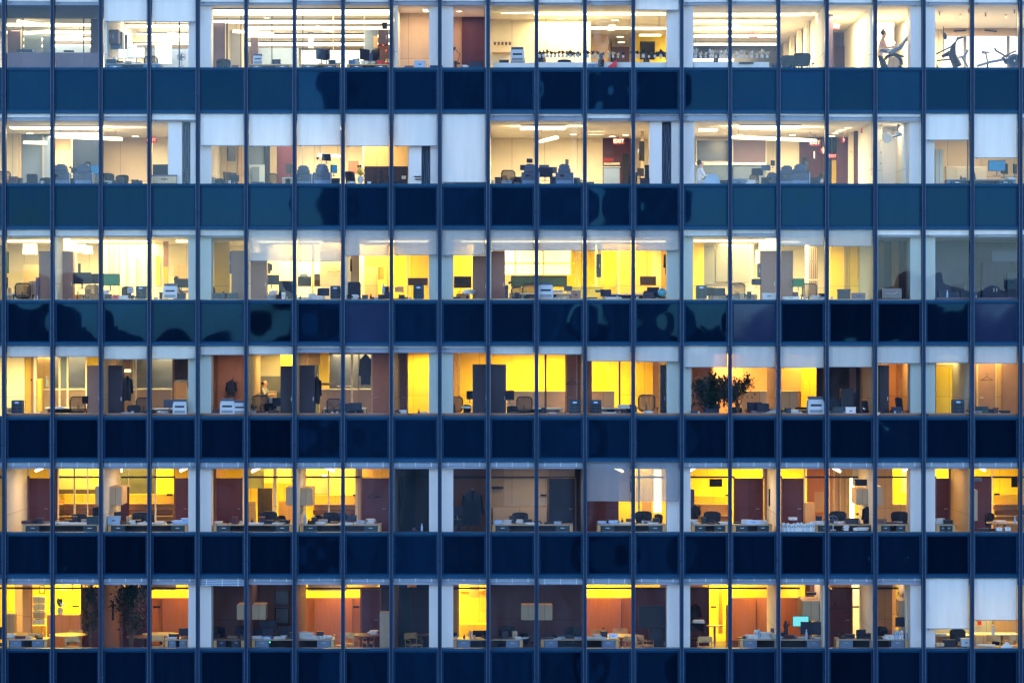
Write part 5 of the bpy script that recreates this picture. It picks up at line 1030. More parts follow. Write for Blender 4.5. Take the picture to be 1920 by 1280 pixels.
# bays 10-14
bw(r, 829, 888, 5.5, 'yellow_wall'); cab(r, 886, 913, 480, 1.3, .5, 'brown_cab', None, 1, BC); cab(r, 920, 947, 471, 1.3, .5, 'brown_cab', None, 1, BC); picture(r, 851, 884, 518, 540, 3.4, 'charcoal', 'black', 'dark grey notice board above the desk'); small(r, 862, 'lampd', 1.2, .8, 0, 1.0); chair(r, 868, 1.6, 'side', 0, .9); stack(r, 876, .5, .74, 6, .24); stack(r, 884, 1, .74, 6, .2)
o = root('light_wall', 'grid of glowing pale window panels on yellow wall', 'light panel', (X(1010, 5), 5, Z(516, 5)), 3, 1010)
for x0, x1 in ((947, 965), (967, 1018), (1020, 1070)):
    for y0, y1 in ((470, 492.5), (495, 515)): b = MB(); b.box(X(x0, 5), X(x1, 5), 5, 5.05, Z(y1, 5), Z(y0, 5)); b.build('light_panel', 'window_glow', o)
b = MB(); b.box(X(947, 5), X(1080, 5), 4.98, 5.04, Z(494.5, 5), Z(493, 5)); b.box(X(1070, 5), X(1080, 5), 4.98, 5.04, Z(517, 5), Z(515.5, 5))
for x in (966, 1019, 1070.5): b.box(X(x-.7, 5), X(x+.7, 5), 4.98, 5.04, Z(516, 5), Z(470, 5))
b.build('grid_bar', 'wood_warm', o)
picture(r, 958, 1063, 517, 538, 4.6, 'teal_grey', 'charcoal', 'long dark pinboard under the glowing panels'); desk(r, 955, 1075, 1.6, .8, .78, 'cream', 'tan', 'wood_warm', what='cream topped desk in the bright yellow office'); chair(r, 994, 1.5, 'mesh', 0, 1.02); chair(r, 975, 1.8, 'mesh', 30, .92); o_ = printer(r, 1023, .3, .57, 'laser', 1.25); boxy(r, 1080, .3, .57, .3, .28, 'brown_cab', 'brown wicker waste box on the ledge', 'box'); mon(r, 1065, 2.0, .78, 'mon_pale', 0, .5); stack(r, 1045, .9, .78, 4, .4); boxy(r, 950, .5, .6, .1, .42, 'dark_cab', 'thin dark upright box file', 'box'); small(r, 961, 'lampd', .7, .74, 0, .9)
post(r, 1116, 1120, 6, 'cream'); cab(r, 1118, 1127, 476, 3, .4, 'charcoal', 520, 1, 'narrow dark locker hung on yellow wall', 'cupboard'); door(r, 1131, 1155, 4.4, 'ochre', 2.5); bw(r, 1158, 1162, 4.4, 'cream'); bw(r, 1162, 1187, 5, 'orange_wall'); bw(r, 1187, 1222, 5, 'orange_wall'); bw(r, 1222, 1240, 4.9, 'warm_white'); bw(r, 1240, 1252, 4.5, 'wood_warm'); picture(r, 1200, 1230, 518, 535, 4.2, 'dark_cab', 'maroon', 'dark low picture above the desk'); boxy(r, 1122, 1.2, .8, .18, .08, 'teal_grey', 'dark flat box on the yellow counter', 'box'); counter(r, 1062, 1130, 537, 3.4, 'yellow_wall', 'yellow_wall', .5, what='low yellow storage counter'); desk(r, 1131, 1252, 1.2, .7, .76, 'cream', 'dark_cab', 'brown_cab', what='cream topped desk by the orange wall'); boxy(r, 1216, .3, .57, .34, .22, 'dark_cab', 'dark brown box on the ledge by the globe', 'box')
coat(r, 1251, 472, 515, 1.6, .16, 'black', 'black coat hanging beside the column'); stack(r, 1170, .4, .57, 3, .5); stack(r, 1146, .4, .57, 3, .4); boxy(r, 1108, .3, .57, .4, .06, 'dark_cab', 'low dark tray on the ledge', 'tray', 'desk_tray')
o = root('desk_globe', 'blue world globe on a small stand beside the column', 'globe', (X(1241, .4), .4, Z(562, .4)), 3, 1241); c = P(1241, 548, .4)
b = MB(); b.ball(c, .135, 16); b.build('globe_ball', 'globe_blue', o); b = MB(); b.tube([c+Vector((.15*math.sin(a*.3), 0, .15*math.cos(a*.3))) for a in range(11)], .008, 5); b.build('meridian_arm', 'metal', o); b = MB(); b.tube([c-Vector((0, 0, .14)), (c.x, .4, Z(561, .4)), (c.x, .4, Z(562, .4))], [.012, .012, .08], 10); b.build('stand', 'wood_dark', o)
# bays 15-18
bw(r, 1300, 1320, 5, 'yellow_wall'); bw(r, 1320, 1340, 5, 'mid_grey', 460, 533, .06, 'glass_screen'); bw(r, 1342, 1371, 5, 'mid_grey', 460, 528, .06, 'glass_screen'); bw(r, 1374, 1408, 5, 'mid_grey', 462, 529, .06, 'glass_screen'); bw(r, 1318, 1412, 5.2, 'cream'); printer(r, 1315, .3, .57, 'printer', 1.05); chair(r, 1385, 1.4, 'mesh', 5, 1.03); desk(r, 1330, 1420, 1.9, .7, .76, 'cream', 'tan', 'tan', what='cream topped desk behind the mesh chair'); stack(r, 1340, .9, .74, 5, .3); shade(r, 1446, 458, 1.8, .36, .42); shade(r, 1430, 461, 4, .22, .3); shade(r, 1420, 482, 2.6, .12, .45)
cab(r, 1427, 1455, 470, 1.3, .5, 'brown_cab', None, 1, BC); cab(r, 1421.5, 1427, 494, 1.4, .4, 'purple_grey', 520, 1, 'narrow shelf fixed beside the brown cupboard', 'cupboard'); mon(r, 1418, 1.2, .95, 'mon', 0, .6); boxy(r, 1442, .3, .57, .42, .2, 'machine_white', 'white flat box with label on the ledge', 'box'); cab(r, 1465, 1487, 470, 1.3, .5, 'brown_cab', None, 1, BC); mon(r, 1497, 1.1, .86, 'mon_green', 25, .8); boxy(r, 1492, .5, .6, .16, .2, 'maroon', 'small dark red box below the green screen', 'box')
bw(r, 1510, 1517, 5.2, 'warm_white'); 
for y0, y1 in ((462, 489), (492, 523), (526, 560)):
    bw(r, 1517, 1533, 5, 'purple_grey', y0, y1, .06, 'striped_screen')
    for q in range(4): bw(r, 1519+q*3.8, 1520+q*3.8, 4.97, 'tan', y0, y1, .03, 'stripe')
chair(r, 1521, 1.1, 'mesh', 8, 1.02); boxy(r, 1483, .3, .57, .5, .08, 'paper', 'long flat white box on the ledge', 'box'); stack(r, 1545, .4, .57, 3, .3)
bw(r, 1556, 1582, 5.2, 'yellow_wall'); bw(r, 1608, 1618, 4.8, 'ochre', None, 523, .06, 'dark_panel'); bw(r, 1584, 1644, 5, 'yellow_wall'); post(r, 1583, 1585, 4.9, 'tan'); boxy(r, 1583, .3, .57, .4, .32, 'charcoal', 'rounded charcoal device with pale label', 'device', 'office_device', .25); boxy(r, 1610, .3, .57, .42, .2, 'purple_grey', 'mauve box beside the charcoal device', 'box'); post(r, 1628, 1630, 4.6, 'tan', 460, None)
# bays 19-21 dim
zone(r, 1660, 1700, 2, 4.5, OR, .8); bw(r, 1648, 1658, 4, 'mid_grey'); bw(r, 1672, 1686, 4.8, 'orange_wall', n='reflection_strip'); bw(r, 1686, 1702, 4.7, 'maroon'); post(r, 1702, 1706, 1.5, 'warm_white')  # the orange strip is a reflection put in as colour
o = root('fish_tank', 'grey glass tank with pale shapes inside on the ledge', 'tank', (X(1671, .4), .4, FZ(3)+.58), 3, 1671); z0 = FZ(3)+.57
b = MB(); b.box(X(1653, .4), X(1690, .4), .3, .6, z0, z0+.03); b.build('tank_base', 'charcoal', o); b = MB(); b.box(X(1653, .4), X(1690, .4), .3, .6, z0+.032, z0+.34); b.build('tank_glass', 'smoke', o); b = MB(); b.rbox((X(1668, .3), .285, z0+.17), (.3, .02, .05), 0, 0, .1); b.rbox((X(1680, .3), .285, z0+.2), (.15, .02, .06), 0, 0, -.5); b.build('pale_model', 'mid_grey', o)
bw(r, 1752, 1828, 4.4, 'blue_grey'); counter(r, 1756, 1910, 558, .3, 'purple_grey', 'purple_grey', .4, what='low mauve ledge cabinet in the dim office'); boxy(r, 1770, .4, .6, .34, .22, 'teal_grey', 'dark teal box on the dim ledge', 'box'); boxy(r, 1812, .4, .6, .34, .24, 'teal_grey', 'dark teal case on the dim ledge', 'case', 'equipment_case'); mon(r, 1795, 1.0, .7, 'mon', 0, .8); small(r, 1776, 'bottle', .4, .62); small(r, 1830, 'bottle', .3, .57, 0, .7)
cab(r, 1842, 1890, 492, 2.0, .5, 'dark_blue', None, 2, 'dark blue grey cupboard in the dim office', 'cupboard'); bw(r, 1860, 1912, 3, 'blue_grey', 470, 490, .1, 'wall_panel'); boxy(r, 1898, 1.4, .9, .3, .5, 'teal_grey', 'teal machine beside the dark cupboard', 'machine', 'office_machine')

for a, b, d, q in ((15, 70, 2.5, 1), (140, 186, 2.5, 2), (198, 250, .35, 3), (376, 430, .3, 4), (503, 548, .5, 5), (558, 615, .3, 6), (652, 730, .3, 7), (741, 772, .3, 8), (852, 884, .4, 9), (950, 1010, .4, 10), (1036, 1095, .3, 11), (1132, 1232, .3, 12), (1328, 1368, .3, 13), (1376, 1420, .3, 14), (1490, 1550, .3, 15), (1556, 1570, .3, 16)): clutter(3, a, b, d-.1, .765 if d > 2 else .575, 0, q)
for a, b, q in ((20, 95, 21), (192, 230, 22), (394, 460, 23), (654, 675, 24), (920, 975, 25), (1312, 1365, 26), (1375, 1405, 27)): clutter(2, a, b, .25, .575, 0, q)
# ================================================================== ROW 4 (fourth storey)
r = 4
for k, y in {-1: 669, 0: 669, 1: 669, 2: 673, 3: 673, 4: 665, 5: 664, 6: 653, 7: 653, 8: 653, 9: 653, 10: 665, 11: 665, 12: 677, 13: 678, 14: 689, 15: 689, 16: 689, 17: 689, 18: 682, 19: 681, 20: 681, 21: 681}.items():
    blind(r, k, y, 'sheer_light')
for x in (191, 464, 554, 736, 917, 1097, 1462, 1826): sw(r, x, .18, 4.6, 'tan' if x not in (1826,) else 'warm_white')
for x in (372, 827, 1279, 1735): sw(r, x, 1.1, 9, 'beige')
sw(r, 1645, .18, 9, 'beige')
bw(r, -90, 372, 9, 'blue_grey'); bw(r, 372, 827, 9, 'blue_grey'); bw(r, 827, 1279, 8, 'yellow_wall'); bw(r, 1279, 1644, 8, 'orange_wall'); bw(r, 1644, 2010, 6, 'cream')
zone(r, -80, 185, 5, 8.6, YL, 22); zone(r, 10, 185, 1, 4.4, YL, 14); zone(r, -60, 46, 1, 4.2, YL, 24); zone(r, 195, 372, 5, 8.6, YL, 24); zone(r, 378, 462, 1, 4.4, AM, 7); zone(r, 468, 551, 1, 8.4, YL, 11); zone(r, 558, 732, 5, 8.6, YL, 25); zone(r, 740, 825, 4.8, 7.8, YS, 22)  # third lamp is added fill, brightening only the left wall
zone(r, 829, 1277, 4.8, 7.8, YS, 24); zone(r, 1283, 1460, 4.8, 7.8, (1, .56, .20), 20); zone(r, 1283, 1460, 1, 4.2, AM, 2.2); zone(r, 195, 370, .8, 4.2, AM, 3.5); zone(r, 558, 733, .8, 4.2, AM, 3.2); zone(r, 1465, 1642, 4.8, 7.8, (1, .6, .06), 14); zone(r, 1646, 1733, 3.2, 5.8, OR, 9); zone(r, 1738, 2000, 2.4, 5.8, YL, 9)  # amber front lamps are added fill for the dark walls and offices
for a, b in ((8, 190), (192, 372), (374, 463), (465, 553), (555, 735), (737, 827), (829, 916), (918, 1096), (1098, 1279), (1281, 1461), (1463, 1735), (1737, 1912)):
    counter(r, a+3, b-3, 774.5, .14, 'wood_dark', 'brown_cab', .36, what='long brown ledge cabinet below the windows')
DC = 'tall dark cupboard standing between the desks'
# 1-2
bw(r, -90, 46, 4.5, 'cream'); bw(r, 46, 58, 4.6, 'ochre'); bw(r, 58, 63, 4.5, 'brown_cab'); bw(r, 63, 69, 4.4, 'cream'); plaque(r, 59, 712, 4.4, .05); bw(r, 70, 97, 6, 'tan'); cab(r, 70, 78, 710, 4, .4, 'ochre', None, 1, 'narrow ochre shelf unit', 'shelf unit', 'shelf_unit', None); printer(r, 33, .3, .58, 'printer', 1.1)
for x in (110, 125, 160): post(r, x, x+3, 4.6, 'cream')
counter(r, 82, 163, 729, 5.2, 'wood_pale', 'cream', .6, what='long pale storage counter under interior glass'); desk(r, 83, 162, 2.2, .8, .76, 'cream', 'wood_warm', 'wood_warm', False, False, 'light topped desk behind the chair'); chair(r, 144, 1.5, 'mesh', 0, 1.06); bw(r, 129, 160, 6.8, 'smoke', 668, 726, .05, 'interior_window'); bw(r, 99, 112, 6.8, 'smoke', 668, 726, .05, 'interior_window')
cab(r, 163, 188, 685, 1.3, .5, 'brown_cab', None, 1, 'tall brown cupboard standing beside the window post', 'cupboard'); bw(r, 163, 186, 5, 'yellow_wall', 668, 690, .05, 'wall_panel'); mon(r, 161, 1.2, .82, 'mon', 60, .7); small(r, 88, 'bottle', 5.0, 1.4, 0, 1.5); stack(r, 105, 1.0, .74, 3, .5)
# 3-4
bw(r, 192, 222, 4.6, 'tan', None, 682); cab(r, 201, 230, 685, 1.3, .5, 'dark_cab', None, 1, DC); coat(r, 240, 704, 752, 1.8, .26, 'black', 'long black coat hanging on the cupboard side'); bw(r, 230, 249, 4.7, 'tan'); pendant(r, 231, 695, 3, .5, 'lamp_yellow', 1.2, 'short glowing amber lamp'); post(r, 253, 256, 4.6, 'cream'); bw(r, 256, 372, 6.5, 'smoke', None, 727, .05, 'interior_window'); bw(r, 324, 352, 5.4, 'dark_cab', None, 712); bw(r, 323, 327, 5.2, 'wood_dark'); bw(r, 326, 350, 5.2, 'orange_wall', 716, None, .08, 'wood_panel')
counter(r, 250, 320, 729, 5.2, 'wood_pale', 'cream', .6, what='long pale storage counter under interior glass'); desk(r, 284, 330, 1.8, .8, .74, 'paper', 'wood_warm', 'wood_warm', False, False, 'pale topped desk beside the column'); chair(r, 269, 1.4, 'mesh', 5, 1.03); chair(r, 250, 1.0, 'task', 0, .85); mon(r, 318, 1.1, .68, 'mon_pale', -15, .75); printer(r, 338, .3, .58, 'laser', 1.15); stack(r, 305, .5, .62, 3, .4)
# 5
bw(r, 374, 464, 4.5, 'brown_cab'); post(r, 404, 408, 4.4, 'wood_dark'); coat(r, 434, 712, 742, 4.3, .28, 'black', 'black bag and coat hanging on a wall hook'); hanger(r, 437, 710, 4.3, 'black', 'dark coat hanger above the black bag'); printer(r, 427, .3, .58, 'laser', 1.2); printer(r, 450, .3, .58, 'laser', 1.05); chair(r, 402, 1.4, 'high', 90, .95)
# 6
bw(r, 468, 526, 7, 'cream', None, 705); bw(r, 468, 526, 7, 'mid_grey', 705, 735); bw(r, 526, 552, 6, 'yellow_wall'); cab(r, 475, 517, 733, 5.6, .5, 'wood_pale', None, 2, 'low pale cupboard behind the seated person', 'cupboard')
seated('bald person in grey shirt sitting at a far desk', 4, 492, 4.8, -.25, 'shirt_grey', .33, bald=True)
cab(r, 526, 549, 686, 1.3, .5, 'dark_cab', None, 1, DC); chair(r, 487, 1.2, 'mesh', 0, 1.1); chair(r, 512, 1.3, 'task', 40, .9); stack(r, 505, 2.4, .85, 10, .4); small(r, 503, 'lampd', 2.0, .9, 0, .7); small(r, 476, 'phone', .9, .76); mon(r, 520, 1.2, .72, 'mon', 50, .8); vase(r, 478, 3.2, .9, 'leaf', 'small green desk plant in the pale office', 2.0)
# 7-8
cab(r, 559, 590, 685, 1.3, .5, 'dark_cab', None, 1, DC); coat(r, 595, 705, 758, 1.7, .2, 'black', 'black coat hanging on the dark cupboard'); bw(r, 557, 600, 5, 'tan', None, 684); bw(r, 598, 617, 5.8, 'yellow_wall'); bw(r, 617, 700, 6.5, 'smoke', None, 728, .05, 'interior_window'); post(r, 658, 662, 5, 'cream'); post(r, 672, 674, 4.7, 'brown_cab'); coat(r, 686, 664, 722, 4.6, .34, 'dark_blue', 'long dark blue coat hanging behind the glass')
counter(r, 600, 697, 729, 5.2, 'wood_pale', 'cream', .6, what='long pale storage counter under interior glass'); door(r, 699, 729, 4.5, 'brown_cab', 2.53, .1); bw(r, 696, 736, 4.62, 'wood_dark'); chair(r, 628, 1.3, 'mesh', 10, 1.0); desk(r, 606, 686, 1.8, .8, .76, 'cream', 'wood_warm', 'wood_warm', False, False, 'light topped desk along the dark window'); boxy(r, 609, 5, 1.45, .4, .08, 'wood_dark', 'dark wooden tray on the counter', 'tray', 'desk_tray'); stack(r, 645, 5.0, 1.39, 2, .5)
# 9-10
bw(r, 739, 765, 4.5, 'brown_cab'); post(r, 745, 748, 4.3, 'wood_dark'); door(r, 750, 762, 4.35, 'brown_cab', 2.5); bw(r, 765, 827, 7.5, 'yellow_wall'); 
bw(r, 829, 858, 7.5, 'ochre'); post(r, 858, 863, 6.5, 'cream'); cab(r, 886, 914, 683, 1.3, .5, 'dark_cab', None, 1, DC); chair(r, 856, 1.4, 'mesh', 15, 1.06); mon(r, 881, 1.3, .94, 'mon', 65, .8); chair(r, 884, 1.5, 'task', 60, .85); stack(r, 875, 1, .76, 3, .3)
# 11-14
cab(r, 920, 949, 683, 1.3, .5, 'dark_cab', None, 1, DC); boxy(r, 900, 1.3, 2.11, .3, .05, 'brown_cab', 'flat box on top of the dark cupboard', 'box'); boxy(r, 935, 1.3, 2.11, .3, .05, 'brown_cab', 'flat box on top of the dark cupboard', 'box'); mon(r, 956, 1.2, .90, 'mon', 60, .9); chair(r, 985, 1.4, 'mesh', 8, 1.06); chair(r, 966, 1.1, 'task', 40, .82)
counter(r, 950, 1062, 733, 5.2, 'cream', 'cream', .6, what='long tan storage counter in the yellow office'); counter(r, 1110, 1152, 733, 5.2, 'cream', 'cream', .6, what='tan storage counter in the yellow office'); post(r, 1021, 1025, 4.6, 'wood_dark'); post(r, 1160, 1163.5, 4.6, 'wood_dark'); bw(r, 956, 1062, 7.7, 'yellow_wall', 720, 724, .05, 'wall_rail')
door(r, 1062, 1080, 4.4, 'brown_cab', 2.53, .2); bw(r, 1062, 1095, 4.55, 'brown_cab'); hanger(r, 1072, 713, 4.2, 'black', 'small dark coat hanger on the brown door'); printer(r, 1078, .3, .58, 'printer', 1.12); printer(r, 1117, .3, .58, 'printer', 1.12); bw(r, 1099, 1110, 4.5, 'brown_cab')
for a, b in ((960, 1055), (1112, 1180)): desk(r, a, b, 1.8, .8, .76, 'cream', 'wood_dark', 'wood_warm', what='light topped desk in the yellow office')
chair(r, 1213, 1.1, 'mesh', 0, 1.12); chair(r, 1190, 1.4, 'task', 40, .85); cab(r, 1238, 1249, 684, 1.2, .5, 'black', None, 1, 'narrow black cupboard next to the column', 'cupboard'); bw(r, 1187, 1224, 7, 'yellow_wall'); bw(r, 1224, 1236, 5.5, 'orange_wall'); post(r, 1236, 1240, 5, 'cream'); stack(r, 1170, 1, .76, 5, .35); stack(r, 1140, .4, .6, 2, .4); stack(r, 1040, .4, .6, 2, .4)
# 15-18
door(r, 1298, 1330, 4.4, 'brown_cab', 2.53, .9); hanger(r, 1310, 704, 4.3, 'metal'); bw(r, 1283, 1332, 4.55, 'brown_cab'); post(r, 1330, 1334, 4.3, 'brown_cab'); bw(r, 1338, 1462, 7, 'orange_wall'); counter(r, 1390, 1458, 733, 5.2, 'cream', 'cream', .6, what='tan storage counter in the orange office')
plant(r, 1334, .85, FZ(4)+.35, FZ(4)+1.62, .60, 2600, 'leaf_dark', 5, True, 'large bushy potted fig in front of the orange wall', .15, .35); plant(r, 1384, .95, FZ(4)+.35, FZ(4)+1.66, .46, 1500, 'leaf_dark', 9, True, 'bushy potted fig right of the larger one', .13, .3)
boxy(r, 1334, .5, .6, .5, .32, 'dark_blue', 'dark planter box under the fig', 'planter', 'planter_box'); boxy(r, 1302, .3, .58, .22, .12, 'teal_grey', 'small teal box by the column', 'box'); boxy(r, 1415, .9, .74, .46, .22, 'dark_blue', 'dark navy case on the desk', 'case', 'equipment_case'); boxy(r, 1423, .5, .6, .5, .1, 'purple_grey', 'mauve flat box on the ledge', 'box'); stack(r, 1447, .4, .6, 4, .4); stack(r, 1452, .7, .62, 6, .24); chair(r, 1380, 1.4, 'task', 0, .78)
desk(r, 1400, 1458, 1.1, .8, .74, 'wood_dark', 'wood_dark', 'wood_dark', what='dark wooden desk in the orange office')
bw(r, 1465, 1502, 7, 'tan', None, 733); counter(r, 1465, 1496, 733, 5.2, 'cream', 'cream', .6, what='tan storage counter in the orange office'); bw(r, 1502, 1531, 7.2, 'yellow_wall'); bw(r, 1531, 1552, 4.6, 'dark_cab'); printer(r, 1529, .3, .58, 'laser', 1.35); desk(r, 1467, 1512, 1.0, .7, .72, 'wood_dark', 'wood_dark', 'wood_dark', what='low dark wooden desk'); stack(r, 1478, .4, .58, 3, .3); chair(r, 1505, 1.4, 'sideblack', 0, .92); stack(r, 1500, .5, .58, 4, .2)
bw(r, 1552, 1644, 4.6, 'dark_cab'); bw(r, 1593, 1605, 4.4, 'brown_cab', 690, 740, .05, 'wall_panel'); mon(r, 1597, 1.6, 1.02, 'mon', 0, .5); chair(r, 1567, 1.5, 'high', 0, .92); cab(r, 1577, 1600, 728, 1.2, .5, 'black', None, 1, 'black low cupboard in the dark office', 'cupboard'); boxy(r, 1572, .3, .58, .34, .24, 'teal_grey', 'stacked teal letter trays on the ledge', 'tray', 'letter_tray'); boxy(r, 1595, .3, .58, .32, .24, 'column_paint', 'pale green white box on the ledge', 'box'); chair(r, 1632, 1.5, 'high', 60, .86); small(r, 1583, 'bottle', .3, .58, 0, .5)
cab(r, 1649, 1667, 685, 1.2, .5, 'dark_cab', None, 1, DC); bw(r, 1664, 1705, 6, 'orange_wall'); post(r, 1680, 1681.5, 5.8, 'wood_warm'); chair(r, 1697, 1.3, 'high', 60, .95); boxy(r, 1682, .4, .6, .3, .22, 'dark_blue', 'dark blue box near the column', 'box'); small(r, 1674, 'phone', .5, .6)
bw(r, 1755, 1810, 5.4, 'yellow_wall'); post(r, 1810, 1812, 4.6, 'wood_dark'); bw(r, 1812, 1826, 5.4, 'cream'); bw(r, 1755, 1822, 4.55, 'cream', None, 683, .05, 'light_trough'); rail(r, 1755, 1822, 4.5, 2.1, 'tan', .04); printer(r, 1796, .3, .58, 'printer', 1.15); small(r, 1817, 'phone', .5, .6)
door(r, 1834, 1866, 4.4, 'brown_cab', 2.53, .1); bw(r, 1826, 1870, 4.55, 'brown_cab'); hanger(r, 1850, 705, 4.2, 'black'); bw(r, 1869, 1880, 5, 'orange_wall'); bw(r, 1879, 2000, 4.6, 'brown_cab'); boxy(r, 1842, .4, .6, .38, .24, 'teal_grey', 'dark teal case on the ledge', 'case', 'equipment_case'); boxy(r, 1862, .4, .6, .32, .16, 'dark_blue', 'dark blue case on the ledge', 'case', 'equipment_case'); boxy(r, 1848, .3, .6, .16, .12, 'leaf', 'small olive box on the ledge', 'box'); stack(r, 1872, .4, .6, 2, .3)

# ================================================================== ROW 5 (fifth storey)
r = 5
for k in range(-1, 22):
    if k in (12, 13): blind(r, k, 939, 'sheer_open')
    else: venetian(r, k, 867+(k % 3)*.4, 873.5+(k*5 % 3)*.6, (.02 if k % 4 == 1 else 0))
for x, m in ((8, 'warm_white'), (191, 'warm_white'), (554, 'warm_white'), (736, 'mid_grey'), (917, 'tan'), (1097, 'mid_grey'), (1462, 'warm_white'), (1641, 'warm_white'), (1822, 'warm_white')): sw(r, x, .18, 4.5, m)
for x in (372, 827, 1279, 1735): sw(r, x, 1.1, 4.5, 'warm_white')
for a, b, c, p in ((-80, 372, YS, 19), (376, 736, YS, 20), (1098, 1279, YL, 12), (1281, 1640, YS, 24), (1640, 2000, YS, 24)): zone(r, a, b, 4.9, 8.8, c, p)
for a, b, c, p in ((12, 188, AM, 5.95), (195, 370, AM, 5.44), (376, 550, AM, 5.44), (558, 733, AM, 4.08), (740, 825, WH, .1), (829, 915, (1, .74, .62), .8), (920, 1094, (1, .66, .42), 2.6), (1100, 1276, AM, 3.74), (1283, 1459, AM, 5.10), (1466, 1638, AM, 5.10), (1645, 1733, AM, 5.10), (1738, 1820, AM, 3.74), (1826, 1990, AM, 5.10)): zone(r, a, b, .8, 4.2, c, p)
bw(r, -90, 2010, 9, 'yellow_wall')
for a, b in ((-90, 55), (99, 328), (455, 676), (1281, 1377), (1430, 1466), (1507, 1756), (1780, 1990)): rail(r, a, b, 4.5, 2.1)
# 1
door(r, 55, 93, 4.5, 'maroon'); post(r, 90, 93, 4.4, 'warm_white', None, 893); post(r, 95, 98, 4.4, 'cream'); bw(r, 46, 55, 4.5, 'cream'); pendant(r, 77, 878, 2.2, .8, ang=.7); desk(r, 42, 187, .75, .8, .74, what='long light topped desk with teal drawer fronts'); boxy(r, 50, 1.0, .74, .34, .10, 'maroon', 'flat dark red box on the desk', 'box')
bw(r, 99, 108, 4.5, 'maroon'); post(r, 108, 110, 4.4, 'cream'); post(r, 138, 141, 5.4, 'warm_white'); post(r, 163.5, 165, 4.4, 'cream'); bw(r, 110, 188, 8, 'mid_grey', None, 917, .05, 'interior_window'); bw(r, 110, 188, 8, 'dark_cab', 917, 926, .05, 'wall_panel'); bw(r, 173, 188, 6.5, 'orange_wall', 879, 905, .05, 'lit_panel')
cubicle(r, 121, 188, 926, 942, 6.2, 'yellow_wall'); cubicle(r, 108, 121, 938, 943, 6.1, 'wood_warm'); overhead(r, 191, 912, 947, -1); chair(r, 147, 2.0, 'task', 0, .98); stack(r, 115, .9, .74, 3, .5); stack(r, 150, .9, .74, 2, .7); boxy(r, 173, .8, .74, .36, .26, 'teal_grey', 'teal box at the desk end', 'box'); mon(r, 182, 1.5, .78, 'mon', 70, 1.0)
overhead(r, 191, 912, 947, 1); bw(r, 195, 225, 4.5, 'tan'); post(r, 226, 229, 5, 'lamp_warm', None, 885); post(r, 239, 241.5, 5.4, 'warm_white'); bw(r, 222, 291, 8, 'smoke', None, 925, .05, 'interior_window'); bw(r, 225, 242, 4.6, 'maroon', 912, None, .08, 'wall_panel'); boxy(r, 213, .8, .74, .40, .26, 'pale_blue', 'pale blue square box on the desk', 'box'); desk(r, 202, 352, .75, .8, .74, what='long light topped desk with teal drawer fronts'); chair(r, 262, 1.9, 'task', 0, 1.04)  # the short post under the ceiling glows in the lamp material
cubicle(r, 242, 326, 926, 942, 6.2, 'yellow_wall'); post(r, 290, 293, 5, 'warm_white'); bw(r, 293, 327, 7.5, 'yellow_wall', None, 926); post(r, 326, 327.5, 4.45, 'wood_dark'); door(r, 329, 354, 4.5, 'maroon'); pendant(r, 348, 878, 2.2, .8, ang=.7); plaque(r, 318, 927, 6.1, .2); stack(r, 335, .9, .74, 5, .4, 'paper_blue', 'crumpled blue grey papers heap'); stack(r, 348, .9, .74, 8, .3, 'paper_blue', 'crumpled blue grey papers heap'); stack(r, 275, .9, .74, 2, .6); stack(r, 247, .9, .74, 5, .2); small(r, 231, 'phone', 1.0, .74); mon(r, 222, 1.6, .72, 'mon', 60, .8); chair(r, 288, 2.2, 'task', 60, .95)
# 5-8
bw(r, 396, 405, 4.5, 'wood_dark'); door(r, 406, 455, 4.5, 'maroon'); bw(r, 404, 424, 7.5, 'orange_wall', None, 893); post(r, 455, 458, 4.4, 'cream'); desk(r, 400, 548, .75, .8, .74, what='long light topped desk with teal drawer fronts'); pendant(r, 482, 879, 2.2, .8, ang=.7)
post(r, 512, 519, 5.6, 'warm_white'); bw(r, 466, 495, 7.8, 'mid_grey', None, 915, .05, 'interior_window'); bw(r, 495, 512, 7.6, 'orange_wall', 880, 905, .05, 'lit_panel'); bw(r, 519, 545, 7.6, 'tan', None, 905, .05, 'wall_panel'); bw(r, 466, 480, 6.4, 'tan', 940, None, .05, 'low_panel'); bw(r, 483, 510, 6.8, 'dark_cab', 915, None, .3, 'dark_machine'); bw(r, 522, 552, 6.4, 'wood_warm', 940, 985, .05, 'low_panel'); bw(r, 466, 512, 8.6, 'yellow_wall', 915, None); overhead(r, 554, 913, 947, -1); chair(r, 503, 2.0, 'task', 0, 1.06); chair(r, 535, 2.2, 'task', 60, .92); stack(r, 475, .9, .74, 2, .6); stack(r, 520, .9, .74, 2, .4)
overhead(r, 554, 915, 948, 1); bw(r, 557, 572, 4.5, 'cream'); bw(r, 572, 616, 8, 'mid_grey', None, 926, .05, 'interior_window'); post(r, 615, 618, 5, 'warm_white'); bw(r, 618, 668, 7.5, 'orange_wall', None, 928); pendant(r, 617, 879, 2.2, .8, ang=-.7); tube(r, 603, 613, 5.6, .4, .1, .04); cubicle(r, 588, 669, 928, 943, 6.2, 'yellow_wall'); bw(r, 572, 590, 6.3, 'wood_pale', 915, 943, .05, 'cubicle_end'); post(r, 666, 671, 5, 'warm_white'); bw(r, 671, 678, 4.5, 'wood_pale'); door(r, 679, 729, 4.5, 'maroon'); hanger(r, 700, 924, 4.4, 'black', 'dark coat hanger on the maroon door'); bw(r, 680, 700, 7.5, 'wood_warm', None, 893); plaque(r, 667, 928, 6.1, .2)
